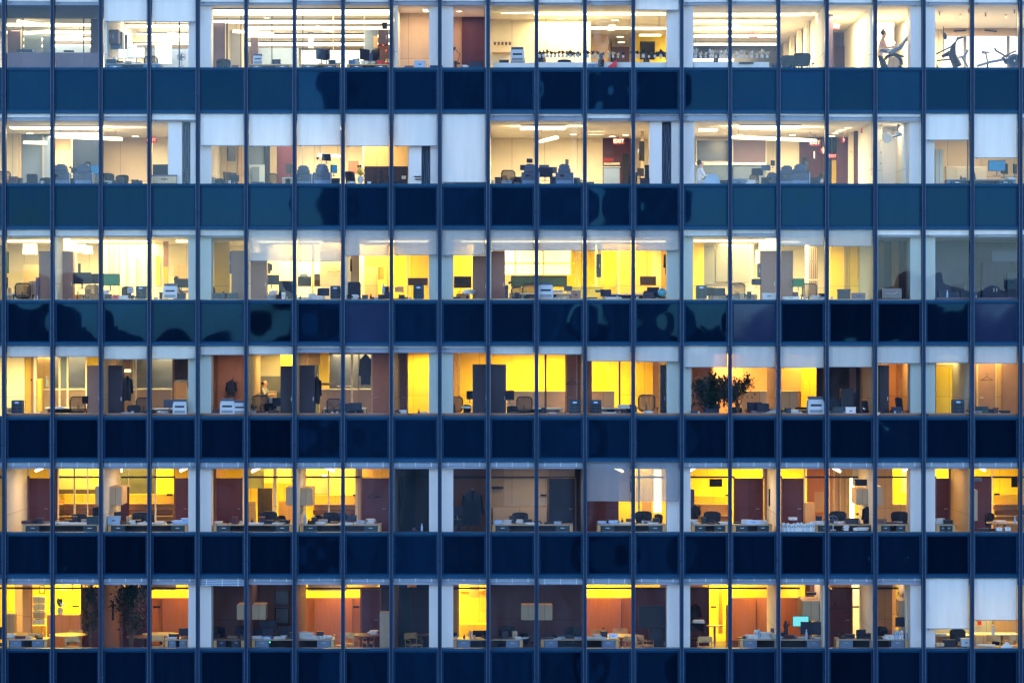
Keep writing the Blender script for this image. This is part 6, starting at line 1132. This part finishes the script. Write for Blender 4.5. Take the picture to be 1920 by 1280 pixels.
desk(r, 563, 714, .75, .8, .74, what='long light topped desk with teal drawer fronts'); chair(r, 621, 1.9, 'task', 0, 1.04); small(r, 572, 'bottle', .9, .74, 0, 1.4); small(r, 584, 'phone', 1, .74, 0, 1.2); stack(r, 650, .9, .74, 2, .5); stack(r, 600, .9, .74, 3, .3); chair(r, 590, 2.3, 'task', -50, .92)
# 9-12 dark
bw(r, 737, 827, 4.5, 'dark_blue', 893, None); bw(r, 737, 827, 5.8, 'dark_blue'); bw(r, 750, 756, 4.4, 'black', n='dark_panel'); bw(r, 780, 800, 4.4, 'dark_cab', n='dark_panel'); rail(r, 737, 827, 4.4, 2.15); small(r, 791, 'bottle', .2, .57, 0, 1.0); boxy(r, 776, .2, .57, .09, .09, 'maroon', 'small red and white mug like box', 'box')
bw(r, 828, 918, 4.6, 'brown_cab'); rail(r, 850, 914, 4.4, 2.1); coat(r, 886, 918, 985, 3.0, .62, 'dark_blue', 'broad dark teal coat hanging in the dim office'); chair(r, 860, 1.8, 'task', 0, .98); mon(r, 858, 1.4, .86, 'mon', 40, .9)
bw(r, 918, 945, 4.5, 'tan'); bw(r, 945, 1028, 4.6, 'beige'); door(r, 1029, 1078, 4.5, 'dark_blue'); bw(r, 1026, 1100, 4.66, 'tan', None, 893); bw(r, 1078, 1100, 4.6, 'dark_blue'); rail(r, 918, 1078, 4.4, 2.1, 'charcoal', .04); cab(r, 924, 1025, 950, 4.0, .4, 'tan', None, 4, 'long low tan cabinet in the dim office', 'cabinet', 'low_cabinet', None); plaque(r, 1019, 928, 4.5, .2); bw(r, 922, 944, 4.2, 'charcoal', 912, 916, .2, 'wall_shelf')
desk(r, 923, 1074, .75, .8, .74, what='long light topped desk with teal drawer fronts'); chair(r, 975, 1.9, 'task', 0, 1.03); stack(r, 933, .9, .74, 5, .26, 'paper_blue', 'blue grey papers on the dim desk'); stack(r, 1000, .9, .74, 2, .5); stack(r, 950, .9, .74, 1, .3)
bw(r, 1098, 1160, 4.5, 'maroon'); bw(r, 1160, 1280, 7.5, 'yellow_wall'); bw(r, 1160, 1187, 5, 'warm_white', None, 940); post(r, 1196, 1200, 5, 'warm_white'); post(r, 1226, 1240, 5.6, 'lamp_warm', 880, 960); bw(r, 1204, 1222, 7, 'wood_warm', 940, None); rail(r, 1160, 1244, 4.45, 2.1); pendant(r, 1160, 880, 2.2, .8, ang=-.7); picture(r, 1180, 1183, 903, 922, 4.4, 'charcoal'); plaque(r, 1169, 928, 4.6, .16)  # the wider post glows; its brightness comes from the lamp material
desk(r, 1120, 1248, .75, .8, .74, what='long light topped desk with teal drawer fronts'); chair(r, 1207, 1.9, 'task', 0, 1.07); chair(r, 1244, 1.9, 'task', 60, .98); stack(r, 1130, .9, .74, 4, .3, 'paper_blue', 'blue grey papers on the desk'); stack(r, 1150, .9, .74, 5, .3, 'paper_blue', 'blue grey papers on the desk'); stack(r, 1170, .9, .74, 2, .5); stack(r, 1225, .9, .74, 2, .4); boxy(r, 1181, 1.5, .78, .24, .1, 'wood_dark', 'dark wooden tray on the desk', 'tray', 'desk_tray')
# 15-21
picture(r, 1330, 1354, 897, 912, 6, 'charcoal', 'black', 'small dark patterned picture on the yellow wall'); cubicle(r, 1302, 1372, 930, 943, 6.4, 'yellow_wall'); bw(r, 1315, 1372, 6.0, 'wood_warm', 945, None, .05, 'wood_panel'); bw(r, 1295, 1302, 3, 'dark_cab', 917, None, .2, 'dark_panel'); coat(r, 1302, 945, 975, 2.4, .26, 'charcoal', 'patterned dark jacket over a chair'); chair(r, 1336, 1.6, 'task', 0, 1.08); stack(r, 1302, .9, .74, 6, .24); stack(r, 1358, .9, .74, 3, .3); pendant(r, 1299, 879, 2.2, .8, ang=.8); plaque(r, 1364, 928, 6.3, .16)
desk(r, 1297, 1366, .75, .8, .74, what='light topped desk with teal drawer fronts'); desk(r, 1374, 1448, .75, .8, .74, what='light topped desk with teal drawer fronts')
door(r, 1378, 1429, 4.5, 'maroon'); post(r, 1430, 1433, 4.45, 'warm_white', None, 893); bw(r, 1433, 1441, 4.4, 'brown_cab'); picture(r, 1441, 1449, 916, 948, 3.2, 'black', 'black', 'narrow black screen on the side wall'); boxy(r, 1413, .9, .74, .46, .12, 'paper_blue', 'pale blue and black papers box on desk', 'box'); stack(r, 1400, .9, .74, 6, .36); stack(r, 1428, .9, .74, 5, .4)
door(r, 1467, 1506, 4.5, 'maroon'); post(r, 1507, 1510, 4.4, 'warm_white'); bw(r, 1513, 1548, 5.6, 'wood_orange'); bw(r, 1528, 1545, 5.4, 'wood_warm', 922, 960, .05, 'wood_panel'); cab(r, 1509, 1528, 942, 4.2, .4, 'wood_warm', None, 1, 'small wooden bookcase in the orange room', 'bookcase', 'bookcase', None); binders(r, 1465, 1526, .18); boxy(r, 1487, .5, .9, .26, .08, 'column_paint', 'pale round topped box behind the binders', 'box'); desk(r, 1528, 1640, .75, .8, .74, what='light topped desk with teal drawer fronts'); stack(r, 1535, .9, .74, 4, .4)
pendant(r, 1568, 880, 2.2, 1.2, ang=-.8); bw(r, 1555, 1600, 6, 'wood_pale'); 
for x in (1564, 1576, 1586): post(r, x, x+1.4, 5.8, 'tan')
post(r, 1594, 1602, 5, 'lamp_warm', 895, 975); bw(r, 1599, 1638, 4.8, 'warm_white', None, 910); overhead(r, 1641, 917, 946, -1); overhead(r, 1641, 912, 947, 1); boxy(r, 1617, 1.9, 1.93, .45, .2, 'charcoal', 'black wire basket of things on overhead cabinet', 'basket', 'wire_basket'); chair(r, 1572, 1.7, 'task', 0, 1.08); small(r, 1562, 'fan', .5, .57, 0, 1.1); boxy(r, 1598, 1.0, .74, .4, .18, 'dark_cab', 'dark brown box on the desk', 'box'); stack(r, 1587, .3, .57, 7, .16); stack(r, 1618, .3, .57, 4, .4); boxy(r, 1604, .3, .57, .1, .08, 'paper', 'small white box on the sill', 'box'); coat(r, 1625, 948, 985, 1.5, .24, 'charcoal', 'bundle of dark cords and cloth hanging below the cabinet'); small(r, 1612, 'lampd', 1, .74, 0, .8)  # first post has a lamp's glow put into its material
bw(r, 1645, 1674, 4.5, 'tan'); bw(r, 1674, 1704, 7.5, 'yellow_wall'); cab(r, 1674, 1703, 945, 5.8, .4, 'tan', None, 2, 'low tan cabinet behind the chair', 'cabinet', 'low_cabinet', None); picture(r, 1690, 1703, 885, 924, 7, 'paper', 'cream', 'pale framed board on the yellow wall'); pendant(r, 1701, 878, 2.2, .6, ang=.7); chair(r, 1688, 1.6, 'task', 0, 1.08); desk(r, 1646, 1704, .75, .8, .74, what='light topped desk with teal drawer fronts'); boxy(r, 1654, 1.0, .74, .3, .16, 'wood_dark', 'dark box at the desk end', 'box')
door(r, 1756, 1779, 4.5, 'maroon'); bw(r, 1779, 1792, 4.5, 'purple_grey'); desk(r, 1756, 1792, .75, .7, .74, what='short desk end with grey drawer unit'); sw(r, 1820, .35, 4.4, 'tan', .05, 'side_wall')
picture(r, 1896, 1910, 893, 913, 6, 'charcoal', 'black', 'dark patterned picture at the right edge'); overhead(r, 1822, 918, 976, 1, 1.2, .9, .3); bw(r, 1826, 1860, 4.5, 'maroon', 893, None); post(r, 1859, 1861, 4.4, 'warm_white'); cubicle(r, 1862, 1990, 927, 943, 6.2, 'yellow_wall'); plaque(r, 1869, 926, 4.5, .18); pendant(r, 1840, 878, 2.2, 1.2, ang=-.8); boxy(r, 1834, 1.5, 2.1, .24, .1, 'blue_grey', 'grey box on the tall cabinet', 'box'); table(r, 1884, 2.2, .6); stack(r, 1875, 2.0, .74, 2, .4); chair(r, 1864, 2.6, 'task', 50, .98); boxy(r, 1874, .2, .57, .18, .1, 'paper', 'small white carton on the sill', 'box'); boxy(r, 1890, .2, .57, .18, .11, 'paper', 'small white carton on the sill', 'box'); boxy(r, 1845, .3, .57, .34, .07, 'charcoal', 'dark low case on the sill', 'case', 'equipment_case'); small(r, 1903, 'bottle', 1.2, .74, 0, 1.1)

# ================================================================== ROW 6 (bottom storey)
r = 6
for k in range(-1, 22):
    if k == 19: blind(r, k, 1178, 'blind')
    elif k == 20: blind(r, k, 1162, 'blind')
    elif k == 4: venetian(r, k, 1085, 1098, .01)
    elif k in (11, 12): venetian(r, k, 1085, 1093+(k % 2), .01)
    else: venetian(r, k, 1084.5+(k % 2), 1088.5+(k*5 % 3), (.02 if k % 4 == 1 else 0))
for x, m in ((191, 'plum'), (554, 'plum'), (736, 'plum'), (917, 'plum'), (1095, 'plum'), (1462, 'warm_white'), (1643, 'warm_white')): sw(r, x, .18, 4.5, m)
for x in (372, 827, 1279, 1735): sw(r, x, 1.1, 4.5, 'plum')
bw(r, -90, 190, 9, 'yellow_wall'); bw(r, 190, 2010, 9, 'yellow_wall')
for a, b, c, p in ((-80, 190, YS, 26), (192, 372, YS, 17), (376, 736, YS, 15), (740, 916, YS, 26), (920, 1279, YS, 14), (1281, 1462, YS, 22), (1462, 1735, YL, 11), (1737, 2000, YL, 12)): zone(r, a, b, 4.9, 8.8, c, p)
for a, b, c, p in ((12, 150, YS, 6), (195, 370, AM, 2.4), (376, 550, AM, 0.94), (558, 733, AM, 2.4), (829, 915, YS, 1.5), (920, 1094, AM, 0.94), (1100, 1276, AM, 2.4), (1283, 1459, AM, 1.70), (1466, 1638, AM, 2.38), (1645, 1733, AM, 2.04), (1738, 1990, YL, 7)): zone(r, a, b, .8, 4.2, c, p)  # amber lamps here are added fill in unlit front offices
for a_, b_, p_ in ((285, 353, 12), (100, 152, 8), (571, 677, 12), (1099, 1186, 12), (1374, 1508, 10)): zone(r, a_, b_, 4.75, 5.35, (1, .55, .2), p_ * 2.2)  # added wash lamps without fittings, brightening the wood panels
rail(r, -90, 187, 4.5, 2.1); rail(r, 230, 353, 4.5, 2.1); rail(r, 560, 815, 4.5, 2.1); rail(r, 849, 915, 4.5, 2.1); rail(r, 1100, 1250, 4.5, 2.1); rail(r, 1294, 1500, 4.5, 2.1); rail(r, 1560, 1704, 4.5, 2.1)
# 1-2
bw(r, -90, 42, 7.5, 'yellow_wall'); counter(r, 8, 27, 1150, 4.8, 'tan', 'cream', .5, what='small tan counter beside the bright post'); post(r, 28, 42, 6, 'warm_white'); bw(r, 42, 58, 5.5, 'orange_wall'); post(r, 58, 61, 5.4, 'wood_warm')
for i, (y0, y1) in enumerate(((1118, 1131), (1133, 1143), (1145, 1159), (1161, 1171))): 
    o = root('archive_box', ['cream roll topping the pile of archive boxes', 'cream archive box second from the top', 'tan archive box in the pile', 'cream archive box at the bottom of the pile'][i], 'box', (X(73, 5), 5, Z(y1, 5)), 6, 73)
    b = MB(); b.box(X(62, 5), X(84, 5), 5, 5.4, Z(y1, 5), Z(y0, 5)-.05); b.build('box_body', 'cream' if i != 2 else 'tan', o); b = MB(); b.box(X(61.5, 5), X(84.5, 5), 4.98, 5.42, Z(y0, 5)-.048, Z(y0, 5)); b.build('lid', 'warm_white', o)
bw(r, 60, 86, 5.5, 'yellow_wall', 1172, None, .3, 'low_shelf'); picture(r, 74, 84, 1096, 1112, 7, 'tan', 'black', 'small dark framed print on the yellow wall'); desk(r, 11, 88, .9, .8, .74, what='light topped desk with blue grey drawer fronts', ped='blue_grey'); table(r, 30, 2.6, .55, .76); chair(r, 69, 2.2, 'side', 180, .98); stack(r, 50, 1.2, .74, 2, .3); chair(r, -4, 2.0, 'task', 0, 1)
bw(r, 100, 152, 7.6, 'yellow_wall'); cab(r, 88, 152, 1152, 4.6, .3, 'wood_orange', None, 3, 'low orange wooden cabinet wall', 'cabinet', 'low_cabinet', None); vase(r, 113, 4.8, 1.2, 'leaf', 'green leafed plant on the orange cabinet', 2.4); plaque(r, 142, 1136, 6.5, .24); bw(r, 134, 138, 7.4, 'wood_dark', 1094, 1106, .05, 'dark_block'); bw(r, 112, 126, 7.4, 'cream', 1098, 1106, .05, 'light_block'); post(r, 151, 154, 4.4, 'wood_dark'); table(r, 128, 2.4, .62, .76); chair(r, 137, 1.4, 'side', 180, .96); chair(r, 140, 3.2, 'side', 0, .95)
bw(r, 154, 188, 4.5, 'maroon', 1104, None); plant(r, 170, .9, FZ(6)+.05, FZ(6)+2.3, .33, 1400, 'leaf_dark', 21, True, 'tall trailing potted plant in the dark corner', .1, .9, .8)
# 3-4
picture(r, 204, 214, 1125, 1162, 2.2, 'black', 'charcoal', 'narrow dark picture by the side wall'); bw(r, 218, 230, 4.5, 'plum'); bw(r, 230, 279, 4.5, 'maroon', 1104, None); bw(r, 265, 280, 4.6, 'wood_dark', None, 1104); plant(r, 246, 1.2, FZ(6), FZ(6)+2.35, .5, 1500, 'leaf_dark', 22, True, 'large drooping palm in the dark office', .14, .6)
table(r, 268, 1.8, .55, .75, 'wood_dark', 'dark round table half hidden beside the palm'); bw(r, 285, 353, 7.6, 'yellow_wall', 1106, 1121, .05, 'bright_band'); bw(r, 283, 356, 5.8, 'wood_orange', 1120, None, n='wood_panel_wall'); post(r, 303, 304, 5.7, 'wood_dark', 1121, None); bw(r, 285, 330, 5.6, 'mid_grey', None, 1105, .1, 'dark_block'); plaque(r, 294, 1137, 5.6, .24); table(r, 302, 2.6, .62, .76); chair(r, 295, 1.6, 'side', 180, .96); desk(r, 309, 356, .9, .8, .74, what='light topped desk with blue grey drawer fronts', ped='blue_grey'); stack(r, 322, 1.1, .74, 2, .3); boxy(r, 346, 1.6, .78, .24, .18, 'wood_dark', 'dark box near the column', 'box')
# 5-8
bw(r, 374, 463, 4.5, 'plum'); overhead(r, 465, 1133, 1161, -1, 1.5, .9, .42, 'tan'); chair(r, 406, 1.6, 'task', 0, 1.04); desk(r, 400, 458, .9, .8, .74, 'wood_dark', 'dark_blue', 'wood_warm', what='dark desk in the unlit office'); mon(r, 453, 1.4, .74, 'mon', 30, .8); sw(r, 463, .35, 4.5, 'plum')
overhead(r, 463, 1133, 1161, 1, 1.5, .9, .42, 'tan'); bw(r, 467, 552, 4.5, 'plum'); picture(r, 516, 542, 1107, 1134, 4.4, 'smoke', 'black', 'upper framed print of two on the grey wall'); picture(r, 516, 542, 1139, 1169, 4.4, 'blue_grey', 'black', 'lower framed print of two on the grey wall'); mon(r, 502, 1.6, .80, 'mon', 10, 1.0); chair(r, 533, 1.5, 'high', 0, .94); desk(r, 472, 626, .9, .8, .74, what='light topped desk with blue grey drawer fronts', ped='blue_grey'); stack(r, 482, 1.0, .74, 4, .36); stack(r, 500, 1.0, .74, 3, .26, 'paper_blue', 'pale blue papers on the desk'); stack(r, 520, 1, .74, 3, .3); mon(r, 485, 1.5, .74, 'mon', -20, .6)
b = MB(); b.ball((0, 0, 0), .02, 6); o = b.build('indicator_lamp', 'green_dot'); o.location = (X(506, .85), .85, Z(1203, .85)); tag(o, 'tiny green glowing indicator on the desk edge', 'indicator lamp', 6, 506)
bw(r, 557, 571, 4.5, 'plum'); bw(r, 570, 677, 7.6, 'yellow_wall', 1107, 1121, .05, 'bright_band'); bw(r, 569, 678, 5.6, 'wood_orange', 1120, None, n='wood_panel_wall'); post(r, 590, 591, 5.5, 'wood_warm', 1125, None); post(r, 661, 662, 5.5, 'wood_dark', 1121, None); plaque(r, 668, 1137, 5.5, .2); bw(r, 577, 650, 5.9, 'mid_grey', 1094, 1107, .1, 'dark_block'); tube(r, 579, 590, 6, .05, .1, .1, 'shade_glow'); door(r, 678, 712, 4.5, 'maroon'); bw(r, 712, 737, 4.5, 'dark_cab'); bw(r, 678, 737, 4.7, 'dark_cab', None, 1094); bw(r, 680, 709, 6, 'yellow_wall', None, 1102)
stack(r, 573, 1.0, .74, 8, .5); stack(r, 585, 1.0, .74, 4, .4); stack(r, 610, 1.1, .74, 4, .5, 'paper'); stack(r, 568, .95, .85, 5, .3); table(r, 690, 2.6, .6, .74, 'wood_dark', 'dark round table with papers near maroon door'); chair(r, 656, 2.2, 'side', 160, 1.0); chair(r, 640, 2.0, 'side', 90, .92); chair(r, 690, 3.2, 'side', -90, .9); stack(r, 700, 2.6, .74, 5, .3); cab(r, 712, 731, 1147, 1.4, .5, 'wood_pale', None, 1, 'tan rounded cupboard beside the window post', 'cupboard')
# 9-10
bw(r, 738, 827, 4.6, 'maroon', 1103, None); bw(r, 738, 770, 4.5, 'dark_cab', 1103, None); bw(r, 765, 781, 5.5, 'yellow_wall', None, 1102, .05, 'lit_gap'); bw(r, 738, 764, 4.7, 'dark_cab', None, 1103); bw(r, 781, 827, 4.7, 'dark_cab', None, 1103); hanger(r, 783, 1131, 4.4, 'black', 'broad dark coat hanger on the maroon wall'); table(r, 790, 2.8, .38, .74, 'brown_cab', 'small dim round table'); chair(r, 776, 2.2, 'side', 30, .95); mon(r, 765, 2.8, .8, 'mon_pale', 60, .4)
bw(r, 849, 858, 4.5, 'ochre'); post(r, 858, 861, 4.5, 'warm_white'); bw(r, 861, 916, 7.8, 'yellow_wall'); rail(r, 861, 916, 7.7, 1.75, 'ochre', .05); cab(r, 862, 916, 1169, 7, .5, 'yellow_wall', None, 3, 'low yellow cabinet at the back of yellow office', 'cabinet', 'low_cabinet', None); bw(r, 880, 898, 7, 'tan', 1094, 1120, .3, 'wall_box'); chair(r, 901, 2.6, 'sideblack', 180, 1.04); chair(r, 852, 2.6, 'sideblack', 150, .98); desk(r, 850, 980, .9, .8, .74, what='light topped desk with blue grey drawer fronts', ped='blue_grey'); small(r, 882, 'bottle', 1.6, .74, 0, 1.1)
for q in range(5): bw(r, 904, 914, 7.4, 'orange_wall', 1096+q*5, 1098+q*5, .05, 'louvre')
# 11-13
bw(r, 918, 1098, 4.5, 'plum'); sw(r, 1006, .35, 4.5, 'plum'); overhead(r, 1006, 1134, 1162, -1, 1.6, .8, .42, 'tan'); overhead(r, 1006, 1134, 1162, 1, 1.6, .8, .46, 'tan'); chair(r, 950, 1.6, 'task', 0, 1.06); chair(r, 1075, 1.5, 'task', 0, 1.04); chair(r, 1000 if 0 else 988, 1.4, 'task', 40, .84); desk(r, 1014, 1160, .9, .8, .74, what='light topped desk with blue grey drawer fronts', ped='blue_grey'); boxy(r, 972, 1.0, .74, .2, .06, 'paper', 'small white box on the dim desk', 'box'); stack(r, 1045, 1, .74, 1, .3); stack(r, 985, 1, .74, 2, .2)
bw(r, 1094, 1186, 7.5, 'yellow_wall', 1094, 1121, .05, 'bright_band'); bw(r, 1096, 1187, 5.6, 'wood_orange', 1120, None, n='wood_panel_wall'); post(r, 1165, 1166, 5.5, 'wood_dark', 1122, None); post(r, 1186, 1188, 4.4, 'wood_warm'); bw(r, 1188, 1250, 4.6, 'maroon', 1103, None); bw(r, 1238, 1250, 4.5, 'orange_wall', None, 1102); tvset(r, 1197, 1249, 1134, 1177, 2.2, 0, 'black', 'large dark screen on a stand by the column'); cab(r, 1218, 1248, 1178, 2.3, .4, 'black', None, 1, 'black media cabinet under the screen', 'cabinet', 'media_cabinet', None)
stack(r, 1109, 1, .74, 3, .5); stack(r, 1125, 1, .74, 2, .5); boxy(r, 1150, 1.0, .78, .28, .12, 'paper_blue', 'bright blue and white package on the desk end', 'package', 'package'); table(r, 1165, 2.4, .6); chair(r, 1122, 3.0, 'side', 0, .98); chair(r, 1163, 3.2, 'side', 0, 1.0); chair(r, 1188, 1.8, 'side', 150, .9); chair(r, 1210, 2.2, 'side', 120, .9); small(r, 1134, 'lampd', 2.6, .74, 0, .5)
# 15-18
bw(r, 1294, 1329, 4.5, 'maroon', 1103, None); bw(r, 1294, 1318, 5.5, 'orange_wall', None, 1102); bw(r, 1328, 1366, 8, 'yellow_wall'); bw(r, 1347, 1355, 6.5, 'ochre', 1103, 1187, .06, 'yellow_panel'); bw(r, 1361, 1366, 5, 'wood_warm', 1133, None); plaque(r, 1338, 1137, 7.9, .2); coat(r, 1303, 1130, 1165, 4.2, .3, 'black', 'dark coat hanging on the maroon wall'); chair(r, 1321, 1.3, 'side', 180, .95); chair(r, 1303, 2.6, 'sideblack', 0, 1.25); stack(r, 1309, 2.3, 1.13, 4, .4); table(r, 1340, 3, .28, 1.0, 'wood_dark', 'small tall dark stand by the yellow panel')
post(r, 1328, 1330, 4.4, 'wood_dark')
bw(r, 1373, 1495, 7.4, 'yellow_wall', 1094, 1121, .05, 'bright_band'); bw(r, 1371, 1510, 5.6, 'wood_orange', 1120, None, n='wood_panel_wall'); post(r, 1418, 1419, 5.5, 'wood_dark', 1122, None); bw(r, 1372, 1460, 5.5, 'wood_dark', 1200, None, .1, 'skirting_panel'); desk(r, 1388, 1545, .9, .8, .74, what='light topped desk with blue grey drawer fronts', ped='blue_grey'); boxy(r, 1403, 1.2, .74, .34, .07, 'dark_blue', 'dark flat case on the desk', 'case', 'equipment_case'); binders(r, 1414, 1423, 1.0, 0, 'paper', .74); stack(r, 1435, 1.0, .74, 9, .4); stack(r, 1448, 1.1, .74, 6, .34); mon(r, 1452, 1.6, .82, 'mon_pale', 0, .45)
overhead(r, 1548, 1126, 1163, -1, 1.6, 1.7, .52, 'tan'); mon(r, 1501, 1.5, .96, 'mon_cyan', 8, 1.0); mon(r, 1520, 1.2, .70, 'mon', -10, 1.2); mon(r, 1537, 1.5, .78, 'mon', -40, .9); bw(r, 1510, 1545, 4.5, 'brown_cab'); sw(r, 1549, .35, 4.5, 'warm_white'); post(r, 1519, 1527, 3.5, 'plum', None, 1124); boxy(r, 1522, 2.2, 2.06, .3, .08, 'charcoal', 'dark low box on the overhead cabinet', 'box')
b = MB(); b.tube([(0, 0, 0), (0, 0, .08), (.01, 0, .2), (0, 0, .3), (0, 0, .36), (0, 0, .42)], [.05, .07, .045, .06, .04, .02], 10); b.tube([(0, 0, .25), (.1, 0, .33), (.08, 0, .4)], .018, 6); b.tube([(0, 0, .1), (-.08, 0, .12)], .018, 6); o = b.build('desk_figurine', 'dark_cab'); o.location = (X(1473, 1.4), 1.4, FZ(6)+.75); o.scale = (1.3, 1.3, 1.3); tag(o, 'small dark statuette with raised arm on the desk', 'statuette', 6, 1473)
stack(r, 1480, 1.1, .74, 5, .4, 'maroon', 'dark red folders lying on the desk'); stack(r, 1464, 1.2, .74, 3, .3); stack(r, 1532, 1.1, .74, 2, .3); small(r, 1512, 'bottle', 1.0, .74, 0, 1.3)
door(r, 1557, 1596, 4.5, 'maroon', 2.1); hanger(r, 1566, 1132, 4.4, 'black', 'dark coat hook and hanger on the maroon door'); bw(r, 1555, 1597, 5.5, 'orange_wall', None, 1102); bw(r, 1597, 1644, 7.5, 'warm_white'); bw(r, 1621, 1637, 5, 'tan', n='wall_panel'); post(r, 1616, 1621, 6, 'lamp_warm', 1097, 1190); post(r, 1629, 1630, 4.9, 'wood_dark'); plaque(r, 1605, 1137, 6.5, .22); plaque(r, 1618, 1145, 5.8, .05)  # the tall bright post glows by its own lamp material
desk(r, 1568, 1703, .9, .8, .74, what='light topped desk with blue grey drawer fronts', ped='blue_grey'); boxy(r, 1622, 1.1, .74, .5, .16, 'black', 'low black case on the desk', 'case', 'equipment_case'); cab(r, 1626, 1672, 1179, 4, .4, 'brown_cab', None, 2, 'low brown cabinet behind the desk', 'cabinet', 'low_cabinet', None)
bw(r, 1645, 1673, 4.6, 'tan'); bw(r, 1672, 1680, 6.5, 'orange_wall'); bw(r, 1680, 1706, 7.2, 'yellow_wall'); sw(r, 1709, 1.15, 3, 'cream'); cab(r, 1687, 1703, 1126, 1.5, 1.0, 'wood_pale', 1158, 1, 'overhead tan cabinet beside the column', 'cabinet', 'overhead_cabinet', None); plant(r, 1694, 1.7, Z(1126, 1.7), Z(1108, 1.7), .22, 160, 'leaf_dark', 31, False, 'dark leafy plant on the overhead cabinet', .08, .3); mon(r, 1693, 1.4, .98, 'mon', 0, .9); chair(r, 1655, 1.9, 'task', 20, 1.02); binders(r, 1676, 1694, .95, 0, 'paper', .74); boxy(r, 1668, 1.0, .74, .28, .12, 'paper', 'white box of papers on the desk', 'box'); stack(r, 1655, 1, .74, 3, .4); small(r, 1699, 'bottle', 1, .74)
# 20-21
bw(r, 1737, 2010, 4.6, 'cream'); cab(r, 1864, 1990, 1160, 4.0, .4, 'wood_warm', 1190, 3, 'wooden wall unit with open shelves', 'wall unit', 'wall_unit', None); chair(r, 1797, 1.2, 'task', 0, 1.0); boxy(r, 1812, .3, .57, .32, .25, 'machine_white', 'white box with dark label on the sill', 'box'); boxy(r, 1780, .5, .5, .4, .26, 'black', 'black printer like case by the chair', 'case', 'equipment_case'); boxy(r, 1763, .3, .57, .24, .1, 'tan', 'tan box on the sill', 'box'); stack(r, 1765, 1.4, .8, 3, .4); mon(r, 1765, 2.8, .9, 'mon', 20, .4); desk(r, 1757, 1820, 2.0, .8, .76, 'cream', 'tan', 'wood_warm', what='light topped desk below the lowered blind')
picture(r, 1833, 1840, 1163, 1171, 4.4, 'red', 'red', 'small red notice on the wall'); cab(r, 1829, 1860, 1190, 1.6, .5, 'orange_wall', None, 2, 'low orange cabinet under the blind', 'cabinet', 'low_cabinet', None); chair(r, 1868, 1.3, 'side', 150, 1.0); chair(r, 1900, 1.5, 'side', 200, 1.0); stack(r, 1850, .3, .57, 2, .7); b = MB(); b.prism([(-.2, 0), (.2, 0), (.02, .17), (-.02, .17)], -.1, .1); o = b.build('paper_tent', 'paper'); o.location = (X(1888, .3), .3, Z(1213, .3)); tag(o, 'white folded paper tent on the sill', 'paper tent', 6, 1888); small(r, 1862, 'bottle', 2, .74, 0, 1.6); desk(r, 1830, 1910, 2.4, .7, .76, 'cream', 'wood_warm', 'wood_warm', what='light topped desk in the warm corner office')

for rr_, L in ((4, ((15, 24, 1), (70, 98, 2), (236, 330, 3), (380, 412, 4), (466, 520, 5), (600, 690, 6), (742, 800, 7), (862, 884, 8), (958, 975, 9), (1000, 1062, 10), (1130, 1230, 11), (1284, 1325, 12), (1410, 1515, 13), (1555, 1640, 14), (1672, 1700, 15), (1810, 1900, 16))),
               (5, ((60, 96, 21), (105, 165, 22), (235, 345, 23), (405, 545, 24), (575, 700, 25), (945, 1060, 26), (1140, 1240, 27), (1300, 1362, 28), (1380, 1395, 29), (1532, 1630, 30), (1650, 1700, 31), (1760, 1785, 32))),
               (6, ((15, 85, 41), (310, 350, 42), (402, 455, 43), (475, 620, 44), (852, 975, 45), (1018, 1145, 46), (1390, 1540, 47), (1575, 1700, 48)))):
    for a_, b_, q_ in L: clutter(rr_, a_, b_, .1 if rr_ == 4 else .85, .585 if rr_ == 4 else .745, 0, q_)
# ------------------------------------------------------------------ tidy up
for key, (o, used) in PROTO.items():
    if not used:
        for c in list(o.children_recursive): bpy.data.objects.remove(c)
        bpy.data.objects.remove(o)
finish_labels()
